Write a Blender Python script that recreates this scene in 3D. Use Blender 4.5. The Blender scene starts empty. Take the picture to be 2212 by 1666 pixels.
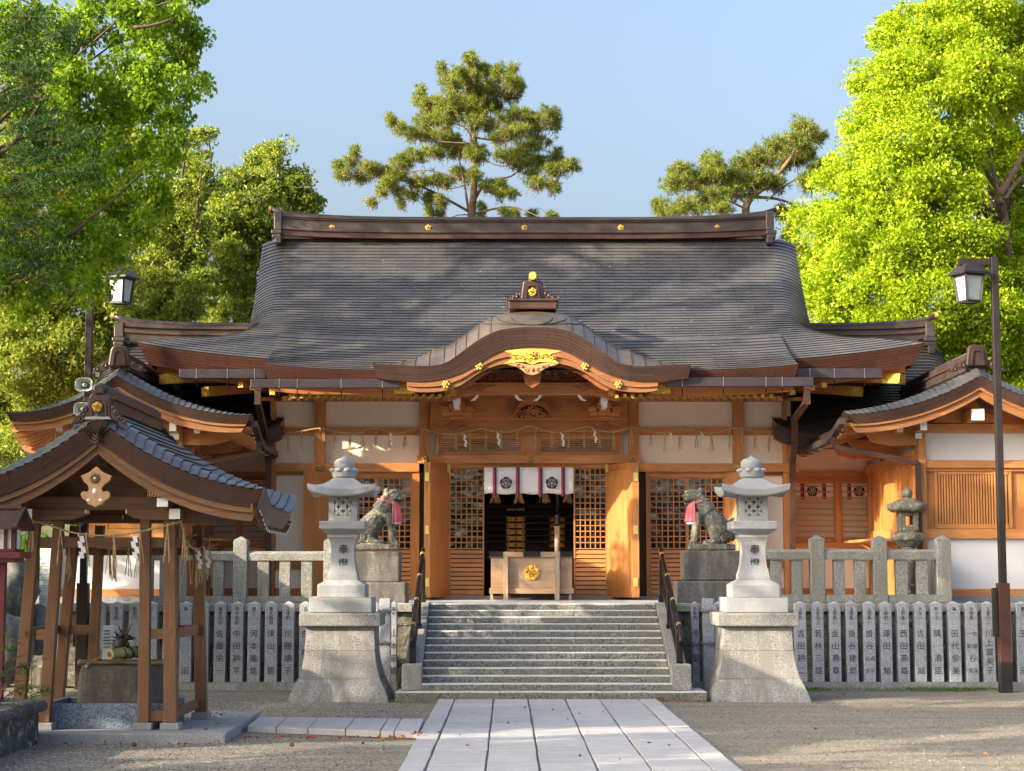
import bpy, bmesh, math, random
import numpy as np
from mathutils import Vector, Matrix, noise
S = bpy.context.scene
C = S.collection
rad = math.radians
# ------------------------------------------------------------------ camera
F = 4000.0; CX = 1106.0; CY = 833.0          # focal length and centre in units of a 2212 px wide picture
H = 2.2
TH = math.atan(410/F); YAW = math.atan(10/F*math.cos(TH))
cam = bpy.data.cameras.new('camera'); camo = bpy.data.objects.new('camera', cam); C.objects.link(camo)
cam.sensor_width = 36; cam.lens = 36*F/2212; cam.clip_end = 2000; cam.clip_start = .1
camo.location = (0, 0, H); camo.rotation_euler = (math.pi/2+TH, 0, -YAW)
S.camera = camo
# ------------------------------------------------------------------ light
SUN_EL = rad(21); SUN_AZ = rad(64)           # azimuth: from straight behind the camera towards the left
sd = Vector((-math.sin(SUN_AZ)*math.cos(SUN_EL), -math.cos(SUN_AZ)*math.cos(SUN_EL), math.sin(SUN_EL)))
W = bpy.data.worlds.new('World'); S.world = W; W.use_nodes = True
sky = W.node_tree.nodes.new('ShaderNodeTexSky'); sky.sky_type = 'NISHITA'; sky.sun_disc = False
sky.sun_elevation = SUN_EL; sky.sun_rotation = math.atan2(sd.x, sd.y)
sky.air_density = 1.0; sky.dust_density = 10; sky.ozone_density = 1.7
W.node_tree.links.new(sky.outputs[0], W.node_tree.nodes['Background'].inputs[0])
W.node_tree.nodes['Background'].inputs[1].default_value = .11
sl = bpy.data.lights.new('sun', 'SUN'); sl.energy = 2.5; sl.angle = rad(.5); sl.color = (1, .84, .62)
slo = bpy.data.objects.new('sun', sl); C.objects.link(slo)
slo.rotation_euler = sd.to_track_quat('Z', 'Y').to_euler(); slo.location = sd*60
S.view_settings.view_transform = 'Standard'; S.view_settings.look = 'None'; S.view_settings.exposure = 2.22
S.cycles.max_bounces = 8; S.cycles.diffuse_bounces = 5; S.cycles.transparent_max_bounces = 12
# ------------------------------------------------------------------ helpers
random.seed(7); rng = np.random.default_rng(7)
FWD = Vector((math.sin(YAW)*math.cos(TH), math.cos(YAW)*math.cos(TH), math.sin(TH)))
RGT = Vector((math.cos(YAW), -math.sin(YAW), 0)); UPV = RGT.cross(FWD)
def at(x, y, Y):
    d = FWD + RGT*((x-CX)/F) - UPV*((y-CY)/F)
    t = Y/d.y
    return Vector((d.x*t, Y, H+d.z*t))
def zz(y, Y): return at(CX, y, Y).z
def xx(x, Y, y=1000): return at(x, y, Y).x
def proj(p):
    v = Vector(p)-Vector((0, 0, H)); w = v.dot(FWD)
    return CX+F*v.dot(RGT)/w, CY-F*v.dot(UPV)/w
def ip(x, pts):
    xs = [p[0] for p in pts]; ys = [p[1] for p in pts]
    return float(np.interp(x, xs, ys))
def smooth_pts(pts, n=8):
    """Catmull-Rom through 2-D or 3-D points"""
    P = [Vector(p) for p in pts]; out = []
    for i in range(len(P)-1):
        a = P[max(i-1, 0)]; b = P[i]; c = P[i+1]; d = P[min(i+2, len(P)-1)]
        for k in range(n):
            t = k/n
            out.append(.5*((2*b)+(c-a)*t+(2*a-5*b+4*c-d)*t*t+(3*b-3*c+d-a)*t**3))
    out.append(P[-1]); return out

def thing(name, label, cat, loc=(0, 0, 0), group=None):
    o = bpy.data.objects.new(name, None); C.objects.link(o); o.location = loc
    o['label'] = label; o['category'] = cat
    if group: o['group'] = group
    return o
def tag(o, label=None, cat=None, group=None, kind=None):
    for k, v in (('label', label), ('category', cat), ('group', group), ('kind', kind)):
        if v: o[k] = v
    return o
def origin_of(parent):
    v = Vector((0, 0, 0))
    while parent: v += parent.location; parent = parent.parent
    return v
def copy_tree(o, parent=None):
    c = o.copy(); C.objects.link(c); c.parent = parent
    for ch in list(o.children): copy_tree(ch, c)
    return c

class MB:
    def __init__(s): s.v = []; s.f = []; s.m = []; s.uv = []; s.mi = 0
    def add(s, vs, fs, uvs=None):
        n = len(s.v); s.v += [tuple(v) for v in vs]
        for i, f in enumerate(fs):
            s.f.append(tuple(n+k for k in f)); s.m.append(s.mi)
            s.uv.append(uvs[i] if uvs else None)
        return s
    def box(s, x0, x1, y0, y1, z0, z1):
        return s.add([(x0, y0, z0), (x1, y0, z0), (x1, y1, z0), (x0, y1, z0), (x0, y0, z1), (x1, y0, z1), (x1, y1, z1), (x0, y1, z1)],
                     [(0, 3, 2, 1), (4, 5, 6, 7), (0, 1, 5, 4), (1, 2, 6, 5), (2, 3, 7, 6), (3, 0, 4, 7)])
    def pbox(s, x0, x1, y0, y1, Y, d):
        """box whose front face is seen at picture rectangle x0..x1, y0..y1 at depth Y"""
        ym = (y0+y1)/2
        return s.box(at(x0, ym, Y).x, at(x1, ym, Y).x, Y, Y+d, zz(y1, Y), zz(y0, Y))
    def beam(s, p0, p1, w, h, up=(0, 0, 1), w1=None, h1=None):
        p0 = Vector(p0); p1 = Vector(p1); d = (p1-p0).normalized(); up = Vector(up)
        r = d.cross(up).normalized(); u = r.cross(d)
        w1 = w if w1 is None else w1; h1 = h if h1 is None else h1
        vs = []
        for p, a, b in ((p0, w, h), (p1, w1, h1)):
            for sx, sy in ((-1, -1), (1, -1), (1, 1), (-1, 1)): vs.append(p+r*(sx*a/2)+u*(sy*b/2))
        return s.add(vs, [(3, 2, 1, 0), (4, 5, 6, 7), (0, 1, 5, 4), (1, 2, 6, 5), (2, 3, 7, 6), (3, 0, 4, 7)])
    def tube(s, pts, r, n=8, cap=True):
        pts = [Vector(p) for p in pts]; N = len(pts)
        rs = r if isinstance(r, (list, tuple)) else [r]*N
        vs = []; fs = []
        d = (pts[1]-pts[0]).normalized(); a = Vector((0, 0, 1)) if abs(d.z) < .9 else Vector((1, 0, 0))
        nrm = d.cross(a).normalized()
        for i, p in enumerate(pts):
            d = (pts[min(i+1, N-1)]-pts[max(i-1, 0)]).normalized()
            nrm = (nrm-d*nrm.dot(d)).normalized(); b = d.cross(nrm)
            for k in range(n):
                t = 2*math.pi*k/n; vs.append(p+(nrm*math.cos(t)+b*math.sin(t))*rs[i])
        for i in range(N-1):
            for k in range(n): fs.append((i*n+k, i*n+(k+1) % n, (i+1)*n+(k+1) % n, (i+1)*n+k))
        if cap: fs.append(tuple(range(n))[::-1]); fs.append(tuple((N-1)*n+k for k in range(n)))
        return s.add(vs, fs)
    def prism(s, poly, axis, a0, a1):
        """2-D polygon extruded; axis 'y': (x,z) polygon from y=a0 to a1; 'x': (y,z); 'z': (x,y)"""
        def mk(p, a):
            return {'y': (p[0], a, p[1]), 'x': (a, p[0], p[1]), 'z': (p[0], p[1], a)}[axis]
        n = len(poly); vs = [mk(p, a0) for p in poly]+[mk(p, a1) for p in poly]
        fs = [tuple(range(n)), tuple(range(2*n-1, n-1, -1))]+[(i, n+i, n+(i+1) % n, (i+1) % n) for i in range(n)]
        return s.add(vs, fs)
    def band(s, top, bot, y0, y1):
        """ribbon between two equally long (x,z) polylines extruded in y"""
        n = len(top); vs = []
        for y in (y0, y1):
            vs += [(p[0], y, p[1]) for p in top]+[(p[0], y, p[1]) for p in bot]
        fs = []
        for i in range(n-1):
            fs += [(i, n+i, n+i+1, i+1), (2*n+i, 2*n+i+1, 3*n+i+1, 3*n+i), (i, i+1, 2*n+i+1, 2*n+i), (n+i, 3*n+i, 3*n+i+1, n+i+1)]
        fs += [(0, 2*n, 3*n, n), (n-1, 2*n-1, 4*n-1, 3*n-1)]
        return s.add(vs, fs)
    def lathe(s, prof, c, n=20, sq=0, rot=0):
        """profile (r,z) around c; sq=k makes a k-sided prism (r is half the width)"""
        c = Vector(c); vs = []; fs = []; m = sq or n
        k0 = 1/math.cos(math.pi/m) if sq else 1
        for r, z in prof:
            for k in range(m):
                t = 2*math.pi*(k+.5)/m+rot; vs.append(c+Vector((math.cos(t)*r*k0, math.sin(t)*r*k0, z)))
        for i in range(len(prof)-1):
            for k in range(m): fs.append((i*m+k, i*m+(k+1) % m, (i+1)*m+(k+1) % m, (i+1)*m+k))
        fs.append(tuple(range(m))[::-1]); fs.append(tuple((len(prof)-1)*m+k for k in range(m)))
        return s.add(vs, fs)
    def ell(s, c, r, nu=12, nv=8, rot=None):
        c = Vector(c); r = (r, r, r) if isinstance(r, (int, float)) else r
        R = rot or Matrix.Identity(3); vs = []; fs = []
        for j in range(nv+1):
            ph = math.pi*j/nv
            for i in range(nu):
                t = 2*math.pi*i/nu
                vs.append(c+R @ Vector((r[0]*math.sin(ph)*math.cos(t), r[1]*math.sin(ph)*math.sin(t), r[2]*math.cos(ph))))
        for j in range(nv):
            for i in range(nu): fs.append((j*nu+i, (j+1)*nu+i, (j+1)*nu+(i+1) % nu, j*nu+(i+1) % nu))
        return s.add(vs, fs)
    def grid(s, P, uv=None):
        """P[j][i] points"""
        nj = len(P); ni = len(P[0]); vs = [p for row in P for p in row]; fs = []; us = []
        for j in range(nj-1):
            for i in range(ni-1):
                fs.append((j*ni+i, j*ni+i+1, (j+1)*ni+i+1, (j+1)*ni+i))
                if uv: us.append((uv[j][i], uv[j][i+1], uv[j+1][i+1], uv[j+1][i]))
        return s.add(vs, fs, us if uv else None)
    def build(s, name, mat, parent=None, smooth=False, bevel=0, origin=None):
        me = bpy.data.meshes.new(name)
        L = origin_of(parent) if parent else (Vector(origin) if origin else Vector((0, 0, 0)))
        me.from_pydata([(v[0]-L.x, v[1]-L.y, v[2]-L.z) for v in s.v], [], s.f)
        for m in (mat if isinstance(mat, (list, tuple)) else [mat]): me.materials.append(m)
        me.polygons.foreach_set('material_index', s.m)
        if any(u for u in s.uv):
            ul = me.uv_layers.new(name='UVMap'); k = 0; flat = []
            for f, u in zip(s.f, s.uv):
                for j in range(len(f)): flat += list(u[j]) if u else [0, 0]
            ul.data.foreach_set('uv', flat)
        me.validate(); me.update()
        bm = bmesh.new(); bm.from_mesh(me)
        if not any(u for u in s.uv): bmesh.ops.recalc_face_normals(bm, faces=bm.faces)
        bm.to_mesh(me); bm.free()
        if smooth: me.shade_smooth()
        o = bpy.data.objects.new(name, me); C.objects.link(o)
        if parent: o.parent = parent
        elif origin: o.location = origin
        if bevel:
            b = o.modifiers.new('bevel', 'BEVEL'); b.width = bevel; b.segments = 2; b.limit_method = 'ANGLE'
        return o

def text_mb(txt, size, c, mb=None, spacing=1.0, rx=90, depth=.004, step=None):
    """vertical column of characters (one per line), centred at c (world), facing -Y"""
    cu = bpy.data.curves.new('tmp', 'FONT'); cu.body = '\n'.join(txt); cu.size = size; cu.align_x = 'CENTER'; cu.align_y = 'CENTER'
    cu.space_line = spacing; cu.extrude = depth; cu.resolution_u = 2
    o = bpy.data.objects.new('tmp', cu); C.objects.link(o)
    dg = bpy.context.evaluated_depsgraph_get(); me = o.evaluated_get(dg).to_mesh()
    mb = mb or MB(); c = Vector(c)
    vs = [(c.x+v.co.x, c.y-v.co.z, c.z+v.co.y) for v in me.vertices]
    mb.add(vs, [tuple(p.vertices) for p in me.polygons])
    o.evaluated_get(dg).to_mesh_clear(); bpy.data.objects.remove(o); bpy.data.curves.remove(cu)
    return mb
# ------------------------------------------------------------------ materials
def nmat(name):
    m = bpy.data.materials.new(name); m.use_nodes = True; nt = m.node_tree
    return m, nt, nt.nodes['Principled BSDF']
def N(nt, t, **kw):
    n = nt.nodes.new(t)
    for k, v in kw.items():
        if k in n.inputs: n.inputs[k].default_value = v
        else: setattr(n, k, v)
    return n
def coords(nt, scale=(1, 1, 1), kind='Object'):
    tc = N(nt, 'ShaderNodeTexCoord'); mp = N(nt, 'ShaderNodeMapping'); mp.inputs['Scale'].default_value = scale
    nt.links.new(tc.outputs[kind], mp.inputs[0]); return mp.outputs[0]
def ramp(nt, fac, stops):
    r = nt.nodes.new('ShaderNodeValToRGB'); e = r.color_ramp.elements
    while len(e) < len(stops): e.new(.5)
    for i, (p, c) in enumerate(stops):
        e[i].position = p; e[i].color = (*c, 1) if len(c) == 3 else c
    nt.links.new(fac, r.inputs[0]); return r.outputs[0]
def mix(nt, fac, a, b, mode='MIX'):
    m = nt.nodes.new('ShaderNodeMix'); m.data_type = 'RGBA'; m.blend_type = mode
    def put(sock, v):
        if isinstance(v, (tuple, list)): sock.default_value = (*v, 1) if len(v) == 3 else v
        elif isinstance(v, (int, float)): sock.default_value = v
        else: nt.links.new(v, sock)
    put(m.inputs[0], fac); put(m.inputs[6], a); put(m.inputs[7], b); return m.outputs[2]
def noise_t(nt, co, scale, detail=4, rough=.5, dist=0):
    n = N(nt, 'ShaderNodeTexNoise', Scale=scale, Detail=detail, Roughness=rough, Distortion=dist)
    nt.links.new(co, n.inputs['Vector']); return n.outputs['Fac']
def bump(nt, h, bs, strength=.3, dist=.02):
    b = N(nt, 'ShaderNodeBump', Strength=strength, Distance=dist)
    nt.links.new(h, b.inputs['Height']); nt.links.new(b.outputs[0], bs.inputs['Normal']); return b
def island(nt):
    return N(nt, 'ShaderNodeNewGeometry').outputs['Random Per Island']

def plain(name, col, rough=.6, metal=0, var=.12, nscale=3, bstr=0):
    m, nt, b = nmat(name); co = coords(nt)
    n = noise_t(nt, co, nscale, 5, .6)
    lo = tuple(c*(1-var) for c in col); hi = tuple(min(1, c*(1+var)) for c in col)
    nt.links.new(ramp(nt, n, [(.3, lo), (.7, hi)]), b.inputs['Base Color'])
    b.inputs['Roughness'].default_value = rough; b.inputs['Metallic'].default_value = metal
    if bstr: bump(nt, noise_t(nt, co, nscale*8, 3), b, bstr, .01)
    return m
def wood(name, col, dark, axis='z', rough=.55, weather=None, wscale=1.2):
    """straight-grained timber: grain runs along axis; boards differ a little"""
    m, nt, b = nmat(name)
    sc = {'x': (1.2, 22, 22), 'y': (22, 1.2, 22), 'z': (22, 22, 1.2)}[axis]
    co = coords(nt, sc); g = noise_t(nt, co, 1.0, 6, .62, .6)
    c = ramp(nt, g, [(.28, dark), (.5, tuple((a+b_)/2 for a, b_ in zip(col, dark))), (.66, col)])
    co2 = coords(nt); big = noise_t(nt, co2, wscale, 3)
    c = mix(nt, ramp(nt, big, [(.35, (0, 0, 0)), (.75, (1, 1, 1))]), c, tuple(x*.62 for x in col), 'MIX') if not weather else \
        mix(nt, ramp(nt, big, [(.4, (0, 0, 0)), (.62, (1, 1, 1))]), c, weather)
    st = noise_t(nt, coords(nt, tuple(v*.16 if v > 2 else v*.9 for v in sc)), 1.0, 7, .72, .8)
    c = mix(nt, ramp(nt, st, [(.53, (0, 0, 0)), (.72, (.62, .62, .62))]), c, tuple(x*.36 for x in col))
    isl = island(nt); c = mix(nt, .55, c, ramp(nt, isl, [(0, (.66, .62, .58)), (1, (1.0, 1.0, 1.0))]), 'MULTIPLY')
    nt.links.new(c, b.inputs['Base Color']); b.inputs['Roughness'].default_value = rough
    bump(nt, g, b, .25, .006)
    return m
def granite(name, col, speck=.5, sscale=55, stain=None, stain_amt=.5, rough=.75, bstr=.3, bscale=12, moss=None):
    m, nt, b = nmat(name); co = coords(nt)
    v = N(nt, 'ShaderNodeTexVoronoi', Scale=sscale); nt.links.new(co, v.inputs['Vector'])
    sep = N(nt, 'ShaderNodeSeparateColor'); nt.links.new(v.outputs['Color'], sep.inputs[0])
    lo = tuple(c*(1-speck) for c in col); hi = tuple(min(1, c*(1+speck*.55)) for c in col)
    c = ramp(nt, sep.outputs[0], [(.0, lo), (.28, lo), (.45, col), (.8, hi)])
    n = noise_t(nt, co, 2.2, 5, .6)
    c = mix(nt, .5, c, ramp(nt, n, [(.3, (.72, .72, .72)), (.7, (1.08, 1.06, 1.04))]), 'MULTIPLY')
    oi = N(nt, 'ShaderNodeObjectInfo'); c = mix(nt, 1.0, c, ramp(nt, oi.outputs['Random'], [(0, (.86, .86, .85)), (1, (1.08, 1.08, 1.09))]), 'MULTIPLY')
    if stain:
        cs = coords(nt, (2.6, 2.6, .7)); s = noise_t(nt, cs, 1.6, 7, .68)
        c = mix(nt, ramp(nt, s, [(.5-stain_amt*.25, (0, 0, 0)), (.62, (1, 1, 1))]), c, stain)
    if moss:
        s = noise_t(nt, co, 9, 6, .7)
        c = mix(nt, ramp(nt, s, [(.56, (0, 0, 0)), (.62, (1, 1, 1))]), c, moss)
    nt.links.new(c, b.inputs['Base Color']); b.inputs['Roughness'].default_value = rough
    bump(nt, noise_t(nt, co, bscale, 7, .7), b, bstr, .03)
    return m
def copper(name, c1, c2, metal=.55, rough=.38, bump_s=.15):
    """roof sheets; UV u in metres, v counts the courses"""
    m, nt, b = nmat(name)
    tc = N(nt, 'ShaderNodeTexCoord')
    br = N(nt, 'ShaderNodeTexBrick'); br.offset = .5
    for k, v in (('Scale', 1.0), ('Mortar Size', .0055), ('Mortar Smooth', .2), ('Brick Width', .82), ('Row Height', 1.0), ('Bias', -.2)):
        br.inputs[k].default_value = v
    br.inputs['Color1'].default_value = (*c1, 1); br.inputs['Color2'].default_value = (*c2, 1); br.inputs['Mortar'].default_value = (.05, .05, .052, 1)
    nt.links.new(tc.outputs['UV'], br.inputs['Vector'])
    co = coords(nt, (1, 1, 1)); n = noise_t(nt, co, 1.1, 6, .65)
    c = mix(nt, .7, br.outputs['Color'], ramp(nt, n, [(.3, (.62, .66, .74)), (.55, (1, 1, 1)), (.75, (1.35, 1.18, 1.0))]), 'MULTIPLY')
    cs = coords(nt, (5, .25, .25)); st = noise_t(nt, cs, 1.0, 5, .75)
    c = mix(nt, ramp(nt, st, [(.66, (0, 0, 0)), (.78, (.35, .35, .35))]), c, (.5, .52, .55))
    cs2 = coords(nt); sp = noise_t(nt, cs2, 6.0, 3, .5)
    c = mix(nt, ramp(nt, sp, [(.735, (0, 0, 0)), (.75, (.8, .8, .8))]), c, (.7, .72, .72))
    nt.links.new(c, b.inputs['Base Color'])
    rr = ramp(nt, n, [(.3, (rough*.85,)*3), (.7, (rough*1.25,)*3)]); nt.links.new(rr, b.inputs['Roughness'])
    b.inputs['Metallic'].default_value = metal
    bump(nt, noise_t(nt, coords(nt, (1, 1, 1)), 5, 3), b, bump_s, .02)
    return m
def layered(name, col, dark, rows=7.0):
    """stacked copper layers of a thick eave: v of the UV goes 0..1 down the edge"""
    m, nt, b = nmat(name); tc = N(nt, 'ShaderNodeTexCoord')
    br = N(nt, 'ShaderNodeTexBrick'); br.offset = .5
    mp = N(nt, 'ShaderNodeMapping'); mp.inputs['Scale'].default_value = (9, rows, 1)
    nt.links.new(tc.outputs['UV'], mp.inputs[0]); nt.links.new(mp.outputs[0], br.inputs['Vector'])
    for k, v in (('Scale', 1.0), ('Mortar Size', .09), ('Mortar Smooth', .5), ('Brick Width', 9.0), ('Row Height', 1.0)): br.inputs[k].default_value = v
    br.inputs['Color1'].default_value = (*col, 1); br.inputs['Color2'].default_value = (*[c*.7 for c in col], 1); br.inputs['Mortar'].default_value = (*dark, 1)
    n = noise_t(nt, coords(nt), 1.6, 5, .65)
    c = mix(nt, .6, br.outputs['Color'], ramp(nt, n, [(.3, (.5, .52, .6)), (.7, (1.3, 1.15, 1.1))]), 'MULTIPLY')
    nt.links.new(c, b.inputs['Base Color']); b.inputs['Roughness'].default_value = .42; b.inputs['Metallic'].default_value = .3
    bump(nt, br.outputs['Fac'], b, -.6, .02)
    return m
def leafmat(name, cols, trans=.45, rough=.5, tcol=None):
    m, nt, b = nmat(name); isl = island(nt)
    n = noise_t(nt, coords(nt), .9, 3)
    ad = N(nt, 'ShaderNodeMath', operation='MULTIPLY_ADD'); nt.links.new(isl, ad.inputs[0]); ad.inputs[1].default_value = .65
    mu = N(nt, 'ShaderNodeMath', operation='MULTIPLY'); nt.links.new(n, mu.inputs[0]); mu.inputs[1].default_value = .4
    nt.links.new(mu.outputs[0], ad.inputs[2])
    k = len(cols); c = ramp(nt, ad.outputs[0], [(.12+.78*i/(k-1), cols[i]) for i in range(k)])
    nt.links.new(c, b.inputs['Base Color']); b.inputs['Roughness'].default_value = rough
    b.inputs['Specular IOR Level'].default_value = .18
    tr = N(nt, 'ShaderNodeBsdfTranslucent'); tc2 = mix(nt, 1.0, c, tcol or (1.5, 1.5, .55), 'MULTIPLY'); nt.links.new(tc2, tr.inputs[0])
    ms = N(nt, 'ShaderNodeMixShader'); ms.inputs[0].default_value = trans
    nt.links.new(b.outputs[0], ms.inputs[1]); nt.links.new(tr.outputs[0], ms.inputs[2])
    nt.links.new(ms.outputs[0], nt.nodes['Material Output'].inputs[0])
    return m
def plaster(name, col, stain=(.50, .45, .37), amt=.5):
    m, nt, b = nmat(name); n = noise_t(nt, coords(nt, (1, 1, .5)), 1.3, 6, .6)
    c = ramp(nt, n, [(.3, tuple(x*.93 for x in col)), (.6, col)])
    s = noise_t(nt, coords(nt, (4, 4, .6)), 1.2, 6, .7)
    c = mix(nt, ramp(nt, s, [(.62, (0, 0, 0)), (.9, (amt,)*3)]), c, stain)
    nt.links.new(c, b.inputs['Base Color']); b.inputs['Roughness'].default_value = .85
    bump(nt, noise_t(nt, coords(nt), 40, 3), b, .08, .004); return m

M = {}
for ax in 'xyz':
    M['wood_'+ax] = wood('cypress_'+ax, (.74, .335, .11), (.50, .185, .05), ax)
    M['woodred_'+ax] = wood('cypress_red_'+ax, (.64, .25, .07), (.42, .14, .035), ax)
    M['wooddk_'+ax] = wood('old_cedar_'+ax, (.25, .12, .052), (.11, .05, .023), ax, .6)
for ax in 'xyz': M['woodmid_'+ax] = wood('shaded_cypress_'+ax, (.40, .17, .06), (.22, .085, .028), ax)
M['wood_door'] = wood('door_cypress', (.64, .28, .085), (.47, .175, .045), 'z')
M['wood_pale'] = wood('pale_cypress', (.66, .40, .20), (.5, .26, .1), 'z')
M['wood_grey'] = wood('weathered_box_wood', (.46, .29, .16), (.28, .165, .09), 'x', .75, weather=(.33, .255, .19))
M['wood_grey_z'] = wood('weathered_post_wood', (.52, .40, .26), (.36, .25, .15), 'z', .75, weather=(.36, .32, .27))
M['carve'] = wood('carved_cypress', (.66, .27, .08), (.42, .14, .035), 'x', .5)
M['carve_dk'] = plain('carved_red_wood', (.30, .10, .035), .5, 0, .3, 8, .4)
M['plaster'] = plaster('cream_plaster', (.90, .82, .73))
M['plaster_w'] = plaster('white_plaster', (.66, .67, .70), (.5, .5, .5), .15)
M['roof'] = copper('copper_roof', (.19, .192, .20), (.15, .152, .162), .6, .34)
M['roof_k'] = copper('copper_curved_roof', (.36, .27, .185), (.26, .20, .145), .85, .3)
M['roof_t'] = copper('copper_blue_roof', (.155, .15, .15), (.115, .112, .115), .6, .36)
M['roof_edge'] = plain('copper_course_edge', (.03, .024, .02), .5, .4)
M['fascia'] = layered('copper_eave_layers', (.12, .050, .035), (.02, .008, .006))
M['fascia_dk'] = layered('copper_eave_layers_dark', (.082, .046, .037), (.02, .01, .008), 6)
M['ridge'] = plain('ridge_copper', (.075, .06, .058), .38, .45, .35, 2)
M['ridge_red'] = plain('ridge_copper_red', (.09, .048, .038), .4, .4, .4, 2)
M['onigawara'] = plain('dark_copper_ornament', (.065, .04, .036), .4, .45, .3, 4)
M['gold'] = plain('gilt_metal', (.70, .42, .085), .34, 1, .55, 34, 1.0)
M['gold_p'] = plain('gilt_plate', (.60, .40, .10), .42, .75, .4, 30, .7)
M['gold_b'] = plain('bright_brass', (.95, .68, .18), .4, .6, .15, 20)
M['gutter'] = plain('gutter_metal', (.055, .045, .055), .38, .4, .25, 3)
M['pipe'] = plain('downpipe_brown', (.075, .034, .028), .4, .3, .25, 3)
M['pole'] = plain('lamp_post_brown', (.028, .023, .023), .42, .3, .2, 3)
M['black'] = plain('black_lacquer', (.012, .011, .012), .3, 0, .2, 3)
M['rail_br'] = plain('handrail_bronze', (.028, .017, .016), .22, .5, .3, 6)
M['iron'] = plain('black_iron', (.02, .02, .022), .45, .6)
M['steel'] = plain('dull_steel', (.35, .34, .32), .4, .8)
M['granite_new'] = granite('pale_granite', (.35, .37, .395), .22, 120, stain=(.27, .28, .285), stain_amt=.5, rough=.7, bstr=.08, bscale=30)
M['granite'] = granite('speckled_granite', (.33, .33, .325), .5, 75, stain=(.205, .205, .19), stain_amt=.5, bstr=.12, bscale=25)
M['granite_pk'] = granite('pillar_granite', (.34, .37, .42), .32, 80, bstr=.12, bscale=30)
M['granite_old'] = granite('old_fence_granite', (.29, .30, .285), .45, 70, stain=(.20, .20, .17), stain_amt=.3, bstr=.6, bscale=14)
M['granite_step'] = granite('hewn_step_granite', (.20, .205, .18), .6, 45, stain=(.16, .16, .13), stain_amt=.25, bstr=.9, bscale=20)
M['step_top'] = granite('lit_worn_step_top', (.58, .59, .59), .25, 80, bstr=.3, bscale=20)  # brightness of lit treads, beyond wear, is put into this paler colour
M['granite_blk'] = granite('stained_pedestal_granite', (.28, .27, .25), .35, 60, stain=(.075, .072, .068), stain_amt=.9, bstr=.3, bscale=18)
M['granite_blue'] = granite('blue_granite', (.13, .17, .23), .5, 60, bstr=.08)
M['wallstone'] = granite('retaining_stone', (.22, .21, .17), .45, 34, stain=(.09, .085, .07), stain_amt=.7, bstr=.9, bscale=10)
M['lantern_old'] = granite('mossy_lantern_stone', (.25, .24, .19), .45, 50, stain=(.11, .105, .085), stain_amt=.7, bstr=.8, bscale=14, moss=(.34, .35, .29))
M['komainu'] = granite('lichen_lion_stone', (.21, .205, .165), .4, 60, stain=(.06, .06, .055), stain_amt=.35, bstr=.8, bscale=22, moss=(.36, .36, .27))
M['paving'] = granite('pale_paving_granite', (.60, .61, .62), .14, 80, stain=(.40, .41, .42), stain_amt=.3, bstr=.15, bscale=20)
M['slab'] = granite('grey_slab_granite', (.26, .27, .275), .18, 80, bstr=.1)
M['joint'] = plain('joint_mortar', (.16, .15, .12), .95, 0, .4, 14, .6)
M['boulder'] = granite('basin_boulder', (.17, .145, .11), .3, 40, stain=(.06, .055, .05), stain_amt=.8, bstr=1, bscale=9)
M['planter'] = granite('dark_weathered_stone', (.13, .13, .125), .35, 35, stain=(.035, .035, .035), stain_amt=.8, bstr=.9, bscale=9, moss=(.33, .33, .32))
M['rock'] = granite('garden_rock', (.17, .18, .18), .3, 20, stain=(.06, .065, .06), stain_amt=.6, bstr=1, bscale=5, moss=(.12, .15, .07))
M['straw'] = plain('rice_straw', (.46, .33, .17), .8, 0, .3, 20)
M['paper'] = plain('white_paper', (.85, .84, .82), .7, 0, .04)
M['inkg'] = plain('carved_ink', (.03, .035, .04), .7)
M['inkl'] = plain('faded_carved_ink', (.06, .068, .08), .8)
M['ink'] = plain('black_ink', (.015, .015, .018), .6)
M['white'] = plain('white_paint', (.78, .79, .80), .6, 0, .05)
M['redcloth'] = plain('faded_red_bib', (.62, .13, .16), .85, 0, .22, 7, .4)
M['redcloth2'] = plain('bright_red_bib', (.70, .05, .10), .85, 0, .15, 7)
M['redpaint'] = plain('red_lacquer', (.10, .010, .018), .5, 0, .25, 5)
M['redstrap'] = plain('crimson_strap', (.42, .03, .06), .7)
M['navystrap'] = plain('navy_strap', (.03, .02, .07), .7)
M['linen'] = plain('white_curtain_cloth', (.74, .74, .78), .8, 0, .06, 14)
M['dark'] = plain('interior_dark', (.012, .008, .006), .8)
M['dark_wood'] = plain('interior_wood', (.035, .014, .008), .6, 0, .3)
M['gilt_dim'] = plain('altar_gilt', (.55, .26, .06), .35, .9, .3, 20, .6)
M['bamboo'] = plain('green_bamboo', (.30, .31, .12), .35, 0, .2, 4)
M['bamboo_br'] = plain('aged_bamboo', (.14, .10, .045), .4, 0, .3, 4)
M['bamboo_end'] = plain('cut_bamboo', (.55, .40, .22), .6)
M['bronze'] = plain('dark_bronze', (.05, .045, .04), .4, .7, .4, 20)
M['speaker'] = plain('horn_speaker_grey', (.52, .58, .54), .5)
M['blind'] = plain('roller_blind', (.46, .42, .36), .7, 0, .1, 2)
M['bark'] = plain('tree_bark', (.085, .06, .045), .9, 0, .45, 6, .9)
M['bark_pine'] = plain('pine_bark', (.16, .105, .07), .9, 0, .45, 6, .9)
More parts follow.
